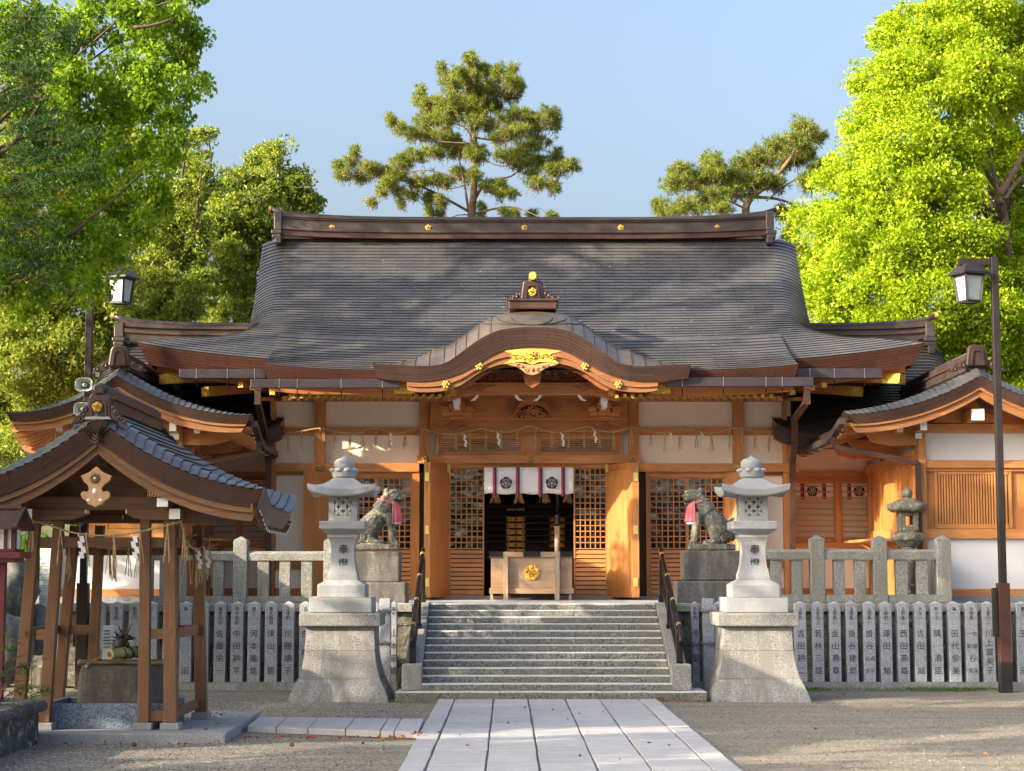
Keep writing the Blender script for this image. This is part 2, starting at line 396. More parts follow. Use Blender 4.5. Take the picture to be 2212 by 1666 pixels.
def glassmat():
    m, nt, b = nmat('window_glass'); b.inputs['Base Color'].default_value = (.55, .6, .66, 1); b.inputs['Metallic'].default_value = 1
    b.inputs['Roughness'].default_value = .03
    bump(nt, noise_t(nt, coords(nt), 2.2, 2), b, .35, .05)
    t = N(nt, 'ShaderNodeBsdfTransparent'); t.inputs[0].default_value = (.82, .86, .86, 1); ms = N(nt, 'ShaderNodeMixShader'); ms.inputs[0].default_value = .74
    nt.links.new(b.outputs[0], ms.inputs[1]); nt.links.new(t.outputs[0], ms.inputs[2]); nt.links.new(ms.outputs[0], nt.nodes['Material Output'].inputs[0]); return m
M['glass'] = glassmat()
def frosted():
    m, nt, b = nmat('frosted_lamp_glass'); b.inputs['Base Color'].default_value = (.62, .68, .68, 1); b.inputs['Roughness'].default_value = .35
    n = noise_t(nt, coords(nt), 4, 3); nt.links.new(ramp(nt, n, [(.3, (.33, .39, .39)), (.7, (.46, .51, .51))]), b.inputs['Base Color'])
    return m
M['frost'] = frosted()
def plastic():
    m, nt, b = nmat('clear_plastic_sheet'); b.inputs['Roughness'].default_value = .12
    b.inputs['Base Color'].default_value = (.5, .4, .3, 1)
    bump(nt, noise_t(nt, coords(nt, (1, 1, .35)), 5, 4, .6, 1.5), b, 1.0, .05)
    t = N(nt, 'ShaderNodeBsdfTransparent'); ms = N(nt, 'ShaderNodeMixShader'); ms.inputs[0].default_value = .45
    nt.links.new(b.outputs[0], ms.inputs[1]); nt.links.new(t.outputs[0], ms.inputs[2]); nt.links.new(ms.outputs[0], nt.nodes['Material Output'].inputs[0])
    return m
M['plastic'] = plastic()
M['leaf_l'] = leafmat('camphor_leaf', [(.06, .12, .012), (.14, .245, .018), (.23, .36, .028), (.34, .43, .045)], .5)
M['leaf_dk'] = leafmat('podocarpus_leaf', [(.012, .04, .010), (.025, .075, .016), (.07, .14, .025)], .3)
M['leaf_r'] = leafmat('young_camphor_leaf', [(.12, .19, .010), (.22, .33, .012), (.35, .46, .02), (.52, .58, .05)], .42)
M['leaf_b'] = leafmat('evergreen_leaf', [(.07, .12, .02), (.15, .21, .035), (.27, .33, .06), (.42, .44, .12)], .4)
M['leaf_y'] = leafmat('yellowing_leaf', [(.09, .14, .014), (.2, .25, .02), (.34, .34, .04), (.40, .30, .05)], .45)
M['needle'] = leafmat('pine_needle', [(.06, .10, .02), (.14, .19, .03), (.30, .32, .06)], .3)
M['leaf_s'] = leafmat('azalea_leaf', [(.02, .05, .012), (.05, .10, .02), (.10, .15, .03)], .35)
M['grass'] = leafmat('grass_blade', [(.05, .13, .01), (.11, .24, .02)], .45)
M['litter'] = leafmat('fallen_leaf', [(.16, .035, .012), (.30, .08, .02), (.22, .12, .04)], .15, tcol=(1, 1, 1))
# ------------------------------------------------------------------ ground
def gravelmat():
    m, nt, b = nmat('gravel'); co = coords(nt)
    v = N(nt, 'ShaderNodeTexVoronoi', Scale=42.0); nt.links.new(co, v.inputs['Vector'])
    sep = N(nt, 'ShaderNodeSeparateColor'); nt.links.new(v.outputs['Color'], sep.inputs[0])
    c = ramp(nt, sep.outputs[0], [(0, (.06, .058, .055)), (.35, (.15, .138, .115)), (.7, (.26, .232, .18)), (1, (.42, .40, .35))])
    g = noise_t(nt, co, .28, 4, .5); n2 = noise_t(nt, co, 30, 4, .7)
    sand = ramp(nt, n2, [(.3, (.16, .14, .105)), (.7, (.31, .27, .20))])
    sx = N(nt, 'ShaderNodeSeparateXYZ'); nt.links.new(co, sx.inputs[0])
    mr = N(nt, 'ShaderNodeMapRange'); nt.links.new(sx.outputs['X'], mr.inputs[0]); mr.inputs[1].default_value = -1; mr.inputs[2].default_value = 4
    ad = N(nt, 'ShaderNodeMath', operation='MULTIPLY_ADD'); nt.links.new(mr.outputs[0], ad.inputs[0]); ad.inputs[1].default_value = .22; nt.links.new(g, ad.inputs[2])
    f = ramp(nt, ad.outputs[0], [(.45, (0, 0, 0)), (.72, (.5, .5, .5))])
    c = mix(nt, f, c, sand)
    wv = noise_t(nt, coords(nt, (.22, 1.6, 1)), 1.3, 7, .68, .5); c = mix(nt, .8, c, ramp(nt, wv, [(.3, (.62, .63, .66)), (.5, (1, 1, 1)), (.7, (1.3, 1.24, 1.14))]), 'MULTIPLY'); nt.links.new(c, b.inputs['Base Color']); b.inputs['Roughness'].default_value = .9
    bump(nt, v.outputs['Distance'], b, .7, .03); return m
gm = gravelmat()
g = MB(); xs = [-300, -60, -30]+[x*.5 for x in range(-50, 51)]+[30, 60, 300]; ys = [-60, -10]+[y*.5 for y in range(0, 100)]+[60, 100, 400]
def gz(x, y):
    return .035*noise.noise((x*.35, y*.35, 0))+.012*noise.noise((x*2, y*2, 3)) if abs(x) < 25 and 0 <= y < 49 else 0
g.grid([[(x, y, gz(x, y)-.03) for x in xs] for y in ys])
tag(g.build('ground', gm, smooth=True), kind='structure')
# loose stones lying on the gravel: countless
def scatter_stones(n, x0, x1, y0, y1, seed):
    r = np.random.default_rng(seed); mb = MB()
    for i in range(n):
        x = r.uniform(x0, x1); y = r.uniform(y0, y1)
        if -1.5 < x < 3.0 and y > 10: continue
        if x > 3 and r.random() < .6: continue
        a = r.uniform(.006, .02); z = gz(x, y)-.03
        q = [(x+a*r.uniform(.5, 1.2)*math.cos(t+r.uniform(-.4, .4)), y+a*r.uniform(.5, 1.2)*math.sin(t), z) for t in (0, 2.1, 4.2)]
        mb.add(q+[(x, y, z+a*r.uniform(.5, 1))], [(0, 1, 3), (1, 2, 3), (2, 0, 3)])
    return mb
def pebmat():
    m, nt, b = nmat('pebble'); c = ramp(nt, island(nt), [(0, (.05, .05, .05)), (.4, (.15, .14, .12)), (.75, (.27, .245, .2)), (1, (.5, .48, .44))])
    nt.links.new(c, b.inputs['Base Color']); b.inputs['Roughness'].default_value = .85; return m
tag(scatter_stones(34000, -9, 9.5, 18.5, 33.5, 3).build('loose_gravel', pebmat()), kind='stuff')

# paving ---------------------------------------------------------
def flag(mb, x0, x1, y0, y1, z0, z1, r, e=.012):
    """one worn paving slab"""
    j = lambda: r.uniform(-e, e)
    mb.prism([(x0+j(), y0+j()*.5), (x1+j(), y0+j()*.5), (x1+j(), y1+j()*.5), (x0+j(), y1+j()*.5)], 'z', z0, z1)
def pavemat():
    m = granite('paving_slabs', (.48, .49, .51), .13, 80, stain=(.37, .375, .385), stain_amt=.3, bstr=.12, bscale=20)
    nt = m.node_tree; b = nt.nodes['Principled BSDF']; src = b.inputs['Base Color'].links[0].from_socket
    c = mix(nt, 1.0, src, ramp(nt, island(nt), [(0, (.86, .86, .87)), (1, (1.04, 1.03, 1.02))]), 'MULTIPLY'); nt.links.new(c, b.inputs['Base Color']); return m
pm = pavemat(); R0 = random.Random(5)
pc = .70
base = MB().box(pc-1.9, pc+1.9, 5, 32.96, -.05, .012); tag(base.build('path_bed', M['joint']), kind='structure')
mb = MB()
edges = [-1.93, -1.50, -.70, .05, .80, 1.50, 1.90]
# joints measured where they meet the stair
edges = [-1.93, -1.53, -.74, -.03, .74, 1.40, 1.90][:]
edges = [-1.95, -1.60, -.80, -.08, .70, 1.41, 2.0]
cols = [(-1.91, -1.635), (-1.605, -.955), (-.925, -.345), (-.315, .305), (.335, .905), (.935, 1.595), (1.625, 1.92)]
for ci, (a, b_) in enumerate(cols):
    y = 32.95; 
    while y > 6:
        L = R0.choice([.9, 1.1, 1.4, 1.8]); 
        flag(mb, pc+a, pc+b_, y-L+.032, y, -.02, .035+R0.uniform(-.004, .004), R0, .007); y -= L
tag(mb.build('path', pm, bevel=.006), kind='structure')
mb = MB(); q = [at(560, 1549.5, 28.6), at(917, 1556, 28.15), at(904, 1585, 25.75), at(535, 1571, 26.8)]
def q2(u, v):
    a = q[0].lerp(q[1], u); b_ = q[3].lerp(q[2], u); p = a.lerp(b_, v); return (p.x, p.y)
for (u0, u1) in ((0, .17), (.175, .36), (.365, .58), (.585, .78), (.785, .86), (.865, .995)):
    k = R0.choice([.45, .5, .62])
    for v0, v1 in ((0, k-.008), (k+.008, 1)):
        mb.prism([q2(u0, v0), q2(u1, v0), q2(u1, v1), q2(u0, v1)], 'z', -.03, .06+R0.uniform(-.003, .003))
tag(mb.build('side_path', pm, bevel=.006), kind='structure')

# staircase ------------------------------------------------------
SB = 33.3; ZP = 1.643; NR = 12; rr = (ZP-.157)/NR; tt = 3.7/(NR-1)
stx0, stx1 = .70-2.24, .70+2.24
st = thing('stone_staircase', 'broad grey granite staircase of twelve steps rising to the worship hall', 'staircase', (.7, SB, 0))
r1 = random.Random(11)
def rough_block(mb, x0, x1, y0, y1, z0, z1, dx=.09, a=.006, seed=0):
    """block with a hewn, uneven front and top"""
    nx = max(2, int((x1-x0)/dx)); rows = []
    prof = [(y0, z0), (y0-.004, z0+(z1-z0)*.35), (y0-.004, z0+(z1-z0)*.7), (y0-.002, z1-.015), (y0+.014, z1), (y1, z1)]
    for k, (py, pz) in enumerate(prof):
        row = []
        for i in range(nx+1):
            x = x0+(x1-x0)*i/nx; n1 = noise.noise((x*5, k*1.7+seed*9.1, seed*3.3)); n2 = noise.noise((x*17, k*3.1, seed*5.))
            d = (n1*.7+n2*.5)*a
            row.append((x, py+(d if k < 5 else 0), pz+(d*.6 if 2 < k < 5 else 0)))
        rows.append(row)
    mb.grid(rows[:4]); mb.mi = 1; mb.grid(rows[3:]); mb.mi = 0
    for i, x in ((0, x0), (nx, x1)):
        mb.add([rows[k][i] for k in range(6)]+[(x, y1, z0)], [tuple(range(7)) if i else tuple(range(7))[::-1]])
    return mb
for i in range(NR):
    z0 = .157+i*rr; y = SB+i*tt; mb = MB(); cut = [(.33,), (.62,), (.36, .85)][i % 3]
    last = i == NR-1
    xs_ = [stx0+.006]+[stx0+(stx1-stx0)*(c+r1.uniform(-.03, .03)) for c in cut]+[stx1-.006]
    for k in range(len(xs_)-1): rough_block(mb, xs_[k]+.004, xs_[k+1]-.004, y, y+tt+.12, z0+.003, z0+rr-(.0 if not last else .004), seed=i*5+k)
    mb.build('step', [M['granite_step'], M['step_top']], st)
mb = MB(); bx0, bx1 = xx(854, 33, 1500), xx(1527, 33, 1500)
xs_ = [bx0, bx0+(bx1-bx0)*.335, bx0+(bx1-bx0)*.665, bx1]
for k in range(3): rough_block(mb, xs_[k]+.004, xs_[k+1]-.004, 32.98, 34.2, -.05, .157, a=.012, seed=70+k)
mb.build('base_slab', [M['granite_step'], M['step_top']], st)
for s in (-1, 1):
    xi = .70+s*2.245; xo = .70+s*2.55; a, b_ = min(xi, xo), max(xi, xo)
    mb = MB(); yb = SB+.05
    mb.prism([(yb+.45, .157), (yb+.45, .55), (SB+3.62, ZP+.02), (SB+4.0, ZP+.02), (SB+4.0, .157)], 'x', a, b_)
    mb.build('stringer', M['granite'], st, bevel=.012)
    mb = MB().box(a-.03 if s < 0 else a-.02, b_+.02 if s < 0 else b_+.03, yb-.05, yb+.45-.004, .16, .62)
    mb.build('newel_block', M['granite'], st, bevel=.02)

# podium ---------------------------------------------------------
PY = 37.25
XL, XR = -11.5, 12.5
def podium(x0, x1, label):
    t = thing('retaining_wall', label, 'wall', ((x0+x1)/2, PY, 0)); r = random.Random(int(x0*10)); mb = MB()
    z = 0; row = 0; hs = [.42, .38, .40, .28]
    for h in hs:
        x = x0-r.uniform(0, .5)
        while x < x1:
            w = r.uniform(.55, 1.1); a, b_ = max(x, x0), min(x+w, x1)
            if b_-a > .1: rough_block(mb, a+.008, b_-.008, PY+r.uniform(-.02, .02), PY+.3, z+.006, z+h-.006, dx=.08, a=.03, seed=r.randint(0, 999))
            x += w
        z += h
    mb.build('stone_courses', [M['wallstone']]*2, t)
    MB().box(x0, x1, PY+.12, PY+.6, 0, z-.002).build('backing', M['joint'], t)
    mb = MB(); x = x0
    while x < x1-.1:
        w = min(1.6, x1-x); rough_block(mb, x+.004, x+w-.004, PY-.12, PY+.55, z+.002, ZP-.004, dx=.1, a=.012, seed=int(x*7)); x += w
    mb.build('coping', [M['granite_old']]*2, t)
    return t
podium(XL, .70-2.58, 'rough stone retaining wall left of the staircase under the upper stone fence')
podium(.70+2.58, XR, 'rough stone retaining wall right of the staircase under the upper stone fence')
mb = MB(); mb.box(XL, XR, PY+.5, 60, -.02, ZP-.03); tag(mb.build('terrace', M['slab']), kind='structure')
mb = MB(); rp = random.Random(3); x = -2.2
while x < 3.6:
    w = rp.uniform(.8, 1.5); y = SB+4.0
    while y < 42.6:
        L = rp.uniform(.9, 1.6); flag(mb, x, min(x+w, 3.62)-.01, y, min(y+L, 42.6)-.01, ZP-.1, ZP+rp.uniform(-.001, .001), rp, .002); y += L
    x += w
tag(mb.build('terrace_paving', M['paving']), kind='structure')

# upper stone fence (tamagaki) ------------------------------------
def tam_post(mb, x0, x1, ytop, ysh, y0, Y, d=None):
    a, b_ = xx(x0, Y, 1200), xx(x1, Y, 1200); w = b_-a; d = d or w
    z1 = zz(ysh, Y); zt = zz(ytop, Y); mb.box(a, b_, Y, Y+d, ZP+.004, z1)
    c = ((a+b_)/2, Y+d/2, zt); mb.add([(a, Y, z1), (b_, Y, z1), (b_, Y+d, z1), (a, Y+d, z1), c], [(0, 1, 4), (1, 2, 4), (2, 3, 4), (3, 0, 4)])
FY = 37.45
def stone_fence(label, posts, rails, bals, bottoms, ry, by, mat='granite_old', back=None):
    t = thing('stone_fence', label, 'fence', (at((posts[0][0]+posts[-1][1])/2, 1200, FY).x, FY, ZP))
    for p in posts:
        mb = MB(); tam_post(mb, p[0], p[1], p[2] if len(p) > 2 else 1156, (p[2] if len(p) > 2 else 1156)+9, 1300, FY); mb.build('post', M[mat], t, bevel=.015)
    for r in rails:
        mb = MB(); a, b_ = xx(r[0], FY, 1200)+.004, xx(r[1], FY, 1200)-.004; z0, z1 = zz(ry[1], FY), zz(ry[0], FY)
        mb.prism([(FY+.04, z0), (FY+.03, z1-.05), (FY+.09, z1), (FY+.19, z1), (FY+.25, z1-.05), (FY+.25, z0)], 'x', a, b_); mb.build('top_rail', M[mat], t)
        mb = MB(); mb.box(a, b_, FY+.02, FY+.27, ZP+.006, zz(by, FY)); mb.build('bottom_rail', M[mat], t, bevel=.012)
    for b_ in bals:
        mb = MB(); mb.box(xx(b_[0], FY, 1240), xx(b_[1], FY, 1240), FY+.07, FY+.22, zz(by, FY)-.002, zz(ry[1], FY)+.002); mb.build('baluster', M[mat], t, bevel=.012)
    return t
tl = stone_fence('weathered granite balustrade on the terrace edge left of the stairs', [(309, 330), (503.7, 533.6, 1158), (699, 722, 1160)],
    [(330, 503.7), (533.6, 699)], [(343, 362), (379, 402), (419, 442), (459, 482), (555, 580), (602.6, 626), (650, 673.7)], 0, (1191, 1211), 1288)
tr = stone_fence('weathered granite balustrade on the terrace edge right of the stairs', [(1600, 1628), (1751, 1782, 1155), (1887, 1917, 1155), (2024, 2055, 1155)],
    [(1628, 1751), (1782, 1887), (1917, 2024)], [(1665, 1691), (1712, 1735.5), (1802, 1826), (1848, 1872), (1937, 1963), (1982, 2007)], 0, (1187, 1209), 1285)
# return of the right fence towards the rear
mb = MB(); xr = xx(2040, FY+.1, 1200)
for Yk in (38.9, 40.4):
    mb = MB(); a = xr-.14; z1 = zz(1164, FY); mb.box(a, a+.28, Yk, Yk+.28, ZP, z1); mb.add([(a, Yk, z1), (a+.28, Yk, z1), (a+.28, Yk+.28, z1), (a, Yk+.28, z1), (a+.14, Yk+.14, z1+.08)], [(0, 1, 4), (1, 2, 4), (2, 3, 4), (3, 0, 4)]); mb.build('post', M['granite_old'], tr, bevel=.015)
MB().box(xr-.1, xr+.1, FY+.29, 40.4, zz(1209, FY), zz(1190, FY)).build('top_rail', M['granite_old'], tr)
for Yk in (37.95, 38.4, 39.4, 39.9): MB().box(xr-.1, xr+.1, Yk, Yk+.2, ZP, zz(1209, FY)).build('baluster', M['granite_old'], tr)

# lower fence: inscribed pillars ----------------------------------
KY = 36.55; pk_zs = zz(1305, KY); pk_zt = zz(1299.5, KY); pk_z0 = zz(1474, KY)
def pillar(xa, xb, ins, label, top=''):
    a, b_ = xx(xa, KY, 1390), xx(xb, KY, 1390); w = b_-a; cx = (a+b_)/2
    t = thing('stone_pillar', label, 'stone pillar', (cx, KY, pk_z0), 'inscribed granite pillars in a row before the terrace')
    mb = MB(); mb.box(a, b_, KY, KY+.2, pk_z0-.0, pk_zs); mb.add([(a, KY, pk_zs), (b_, KY, pk_zs), (b_, KY+.2, pk_zs), (a, KY+.2, pk_zs), (cx, KY+.1, pk_zt+.01)], [(0, 1, 4), (1, 2, 4), (2, 3, 4), (3, 0, 4)])
    mb.build('shaft', M['granite_pk'], t, bevel=.008)
    if ins:
        mb = MB(); n = len(ins)
        ztop, zbot = zz(1370, KY), zz(1450, KY)
        for k, ch in enumerate(ins):
            z = ztop+(zbot-ztop)*(k/max(1, n-1) if n > 1 else .5)
            if len(ch) == 1: text_mb(ch, .155, (cx, KY-.002, z), mb)
            elif ch != '': text_mb(ch[0], .10, (cx-.05, KY-.002, z), mb); text_mb(ch[1], .10, (cx+.05, KY-.002, z), mb)
        if top:
            for k, ch in enumerate(top):
                z = zz(1316, KY)-k*.088; text_mb(ch, .088, (cx, KY-.002, z), mb)
        mb.build('inscription', M['inkl'], t)
    t.rotation_euler = (random.uniform(-.006, .006), random.uniform(-.008, .008), random.uniform(-.02, .02))
    return t
RP = [(1719, 1743, '吉田耕二', '上泉町'), (1755.5, 1780, '若林三雄', '北条日上一'), (1792.5, 1817, '金山熹章', '上西条一'), (1829, 1854, '掛谷建郎', '上西条一'),
      (1865.5, 1891, ['掛', '谷', '公貞', '子子'], '上西条一'), (1902.5, 1927.5, ['澤', '田', '', '勉'], '三條町二'), (1940, 1965, '西田英雄', '上西条二'), (1976.5, 2001, ['吉', '田', '', '誠'], '大矢一'),
      (2013.5, 2038, ['隅', '', '清', '臣'], '町六七'), (2050.5, 2076.5, '田代俊美', '島一'), (2087, 2113.5, ['一吉', '町成', '谷', '子洋'], '大西条'), (2124.5, 2150.5, '川上冨美子', '上泉六二'), (2161, 2186, '井上', '町一'), (2198, 2223, '玉田', '島二')]
ordn = ['first', 'second', 'third', 'fourth', 'fifth', 'sixth', 'seventh', 'eighth', 'ninth', 'tenth', 'eleventh', 'twelfth', 'thirteenth', 'fourteenth']
for i, (a, b_, n, tp) in enumerate(RP):
    lab = 'inscribed granite pillar, %s to the right of the right stone lantern' % ordn[i]
    pillar(a, b_, n, lab, tp)
LP = [(646, 671, '白井清', '五条'), (609, 635, '川勝靖子', '上泉町'), (572, 598.7, ['津', '山', '', '哲'], '東大阪市'), (534.4, 561.5, '河本隆信', '島二'), (497.7, 524.5, '中田耕平', '西中条町'),
      (461.5, 487, '佐藤栄一', '寝屋川市'), (424.5, 450, '大山', '町'), (387.5, 413, '山田', '島'), (350.5, 376, ['真', '野', '', '裕'], '上本町'), (313.5, 339, '中村', '町'), (276, 301, '', '新条一'), (236.5, 264, '寺', '星見町'), (202, 227, '寺', '町')]
for i, (a, b_, n, tp) in enumerate(LP):
    lab = 'inscribed granite pillar, %s to the left of the left stone lantern' % ordn[i]
    pillar(a, b_, n or ['', ''], lab, tp)
pillar(803, 819, '', 'narrow granite pillar half hidden between left stone lantern and its latched gate post')
pillar(843.9, 857, '山本童雄', 'inscribed granite pillar right of the latched gate post, left of the stairs', '高市')
pillar(1495.5, 1511, '今村聖三', 'inscribed granite pillar left of the latched gate post, right of the stairs', '大阪市')
pillar(1544, 1561, '林', 'granite pillar between right latched gate post and right stone lantern', '大')
for a, b_, lab in ((190, 860, 'long low granite kerb under the inscribed pillars left of the stairs'), (1490, 2300, 'long low granite kerb under the inscribed pillars right of the stairs')):
    mb = MB().box(xx(a, KY, 1480), xx(b_, KY, 1480), KY-.06, KY+.26, -.04, pk_z0-.002)
    o = mb.build('stone_kerb', M['granite'], bevel=.01); tag(o, lab, 'kerb')
for x0, x1, lab in ((819, 843.5, 'rough granite gate post with two steel latches left of the stairs'), (1519.5, 1544, 'rough granite gate post with two steel latches right of the stairs')):
    Yg = 35.9; t = thing('gate_post', lab, 'gate post', (at((x0+x1)/2, 1400, Yg).x, Yg, 0), 'latched gate posts')
    a, b_ = xx(x0, Yg, 1400), xx(x1, Yg, 1400); MB().box(a, b_, Yg, Yg+.22, -.04, zz(1293, Yg)).build('shaft', M['granite_pk'], t, bevel=.02)
    for y in (1320, 1389):
        mb = MB(); z = zz(y, Yg); mb.box(a-.02, b_+.03, Yg-.035, Yg-.004, z-.015, z+.015); mb.box((a+b_)/2-.03, (a+b_)/2+.06, Yg-.06, Yg-.036, z-.03, z+.035); mb.box(a-.03, a-.022, Yg-.04, Yg+.2, z-.03, z+.03); mb.build('latch', M['steel'], t)

# big stone lanterns ----------------------------------------------
def stone_lantern(cxp, Yc, label):
    cx = at(cxp, 1240, Yc).x; t = thing('stone_lantern', label, 'stone lantern', (cx, Yc, 0), 'pair of tall granite lanterns beside the stairs')
    k = Yc/F; Z = lambda y: zz(y, Yc); hw = lambda px: px*k*.975
    c = (cx, Yc, 0)
    # flaring pedestal in courses
    prof = [(1512, 109), (1490, 101), (1462, 87.5), (1440, 81), (1418, 77), (1403, 75.5), (1380, 74), (1352.5, 73)]
    def lay(y0, y1):
        ys = [y0]+[y for y, _ in prof if y1 < y < y0]+[y1]
        return [(hw(np.interp(-y, [-p[0] for p in prof], [p[1] for p in prof])), Z(y)) for y in ys]
    for (y0, y1, cuts) in ((1512, 1462.5, (.38, .64)), (1461.8, 1403, (.25, .75)), (1402.3, 1352.8, (.5,))):
        pr = lay(y0, y1); 
        if y0 == 1512: pr = [(pr[0][0], -.05)]+pr
        mb = MB().lathe(pr, c, sq=4); mb.build('pedestal_course', M['granite'], t)
    mb = MB().lathe([(hw(73), Z(1512)), (hw(80), Z(1470))], c, sq=4)
    # joints of the courses: thin recessed strips
    for (y0, y1, cuts) in ((1512, 1463, (.40, .62)), (1461, 1404, (.26, .76)), (1402, 1354, (.5,))):
        for cu in cuts:
            mb = MB(); pr = lay(y0, y1); 
            for (r0, z0), (r1_, z1) in zip(pr[:-1], pr[1:]):
                x0 = cx+(cu-.5)*2*r0*.98; x1 = cx+(cu-.5)*2*r1_*.98
                mb.add([(x0-.006, Yc-r0-.003, z0), (x0+.006, Yc-r0-.003, z0), (x1+.006, Yc-r1_-.003, z1), (x1-.006, Yc-r1_-.003, z1)], [(0, 1, 2, 3)])
            mb.build('mortar_joint', M['slab'], t)
    mb = MB().lathe([(hw(84), Z(1351.8)), (hw(87), Z(1350)), (hw(87), Z(1325)), (hw(85), Z(1322.7))], c, sq=4); mb.build('pedestal_cap', M['granite'], t, bevel=.02)
    mb = MB().lathe([(hw(67.5), Z(1322)), (hw(67.5), Z(1290.3))], c, sq=4); mb.build('lower_block', M['granite_new'], t, bevel=.012)
    mb = MB().lathe([(hw(52), Z(1289.8)), (hw(52), Z(1264)), (hw(51), Z(1262.5)), (hw(33), Z(1252))], c, sq=4); mb.build('sloped_block', M['granite_new'], t, bevel=.01)
    pts = smooth_pts([(33, 1251.6), (32.5, 1243), (28, 1225), (25.5, 1205), (25, 1187), (27.5, 1172), (32, 1163), (33.5, 1161), (33.5, 1155.6)], 5)
    mb = MB().lathe([(hw(p.x), Z(p.y)) for p in pts], c, sq=4); mb.build('shaft', M['granite_new'], t)
    mb = MB(); text_mb('奉', .185, (cx+.01, Yc-hw(25.5)-.012, Z(1188.5)), mb); text_mb('燈', .185, (cx+.01, Yc-hw(25.5)-.012, Z(1218)), mb); mb.build('inscription', M['inkg'], t)
    mb = MB().lathe([(hw(32), Z(1155.2)), (hw(34), Z(1153.5)), (hw(50), Z(1143.5)), (hw(50), Z(1128)), (hw(47), Z(1126.6))], c, sq=4); mb.build('platform', M['granite_new'], t, bevel=.01)
    # fire box with pierced windows on four sides
    w = hw(31); z0, z1 = Z(1126.2), Z(1067.5); wz0, wz1 = Z(1115), Z(1077); ww = hw(19.2)
    mb = MB()
    for q in range(4):
        Rm = Matrix.Rotation(q*math.pi/2, 3, 'Z')
        def rb(x0, x1, y0, y1, a, b_):
            n = len(mb.v); mb.box(x0, x1, y0, y1, a, b_)
            for i in range(n, n+8):
                v = Rm @ Vector(mb.v[i]); mb.v[i] = (v.x+cx, v.y+Yc, v.z)
        rb(-w, -ww, -w, -w+.1, z0, z1); rb(ww, w-.1-.002, -w+.001, -w+.1, z0, z1); rb(-ww, ww, -w+.001, -w+.1, z0, wz0); rb(-ww, ww, -w+.001, -w+.1, wz1, z1)
    mb.box(cx-w+.12, cx+w-.12, Yc-w+.12, Yc+w-.12, z0, z0+.03)
    mb.build('fire_box', M['granite_new'], t)
    for q in range(4):
        Rm = Matrix.Rotation(q*math.pi/2, 3, 'Z'); mb = MB(); cell = ww; fr = hw(1.8)
        def addp(poly, d0=-w+.006, d1=-w+.06):
            n = len(mb.v); mb.prism(poly, 'y', d0, d1)
            for i in range(n, len(mb.v)):
                v = Rm @ Vector(mb.v[i]); mb.v[i] = (v.x+cx, v.y+Yc, v.z)
        zc = (wz0+wz1)/2
        for cxi in (-.5, .5):
            for czi in (-.5, .5):
                ox, oz = cxi*cell, zc+czi*cell; h = cell/2*1.0
                for a in range(4):
                    th = math.pi/4+a*math.pi/2; L = h*1.38; wd = h*.42
                    pp = [(0, 0), (L*.3, wd*.8), (L*.55, wd), (L*.8, wd*.75), (L, 0), (L*.8, -wd*.75), (L*.55, -wd), (L*.3, -wd*.8)]
                    addp([(ox+x*math.cos(th)-y*math.sin(th), oz+x*math.sin(th)+y*math.cos(th)) for x, y in pp])
        mb.build('window_tracery', M['granite_new'], t)
    # roof with swept corners
    n = 18; rimw = hw(70); yy0 = Z(1058); tops = []
    def rp(u, v, rr_):   # u,v in -1..1 square ring radius rr_
        m = max(abs(u), abs(v)) or 1; return u/m*rr_, v/m*rr_, (min(abs(u), abs(v))/m)
    ring = []; 
    for kk in range(4*n):
        s_ = kk/n; side = int(s_); f = (s_-side)*2-1
        ring.append([(f, -1), (1, f), (-f, 1), (-1, -f)][side])
    levels = []
    for (r_, y_, upf) in ((21, 1033.5, 0), (30, 1040, 0), (42, 1048.5, .1), (54, 1054.5, .35), (64, 1058, .75), (70, 1060, 1.0), (68.5, 1071.5, .95), (66, 1074.5, .85), (40, 1071, .3), (31, 1067.6, 0)):
        row = []
        for (u, v) in ring:
            x, y, cr = rp(u, v, hw(r_)); g_ = cr**2.6
            row.append((cx+x*(1+.07*g_*upf), Yc+y*(1+.07*g_*upf), Z(y_)+.105*g_*upf))
        row.append(row[0]); levels.append(row)
    mb = MB().grid(levels); m0 = len(mb.v); mb.add([v for v in levels[0][:-1]], [tuple(range(4*n))[::-1]])
    mb.build('roof', M['granite_new'], t)
    pf = smooth_pts([(22, 1033.2), (25.5, 1031), (28, 1022), (28.5, 1016)], 4)
    mb = MB().lathe([(hw(p.x), Z(p.y)) for p in pf]+[(hw(20), Z(1016))], c, n=28)
    for k_ in range(8):
        a = k_*math.pi/4+.39; d = Vector((math.cos(a), math.sin(a), 0)); mb.ell(Vector((cx, Yc, Z(1016.5)))+d*hw(25), (hw(9.5), hw(9.5), hw(5.5)), 10, 6)
    mb.build('lotus_ring', M['granite_new'], t, smooth=True)
    pf = smooth_pts([(18, 1016), (22.5, 1011), (23.7, 1004), (22.5, 998), (17, 992.5), (8, 989.5), (3, 986.5), (.5, 982.5)], 5)
    mb = MB().lathe([(hw(max(p.x, .3)), Z(p.y)) for p in pf], c, n=28); mb.build('jewel_finial', M['granite_new'], t, smooth=True)
    return t
stone_lantern(742, 33.95, 'tall pale granite lantern left of the stairs on a flared pedestal')
stone_lantern(1626, 33.95, 'tall pale granite lantern right of the stairs on a flared pedestal')

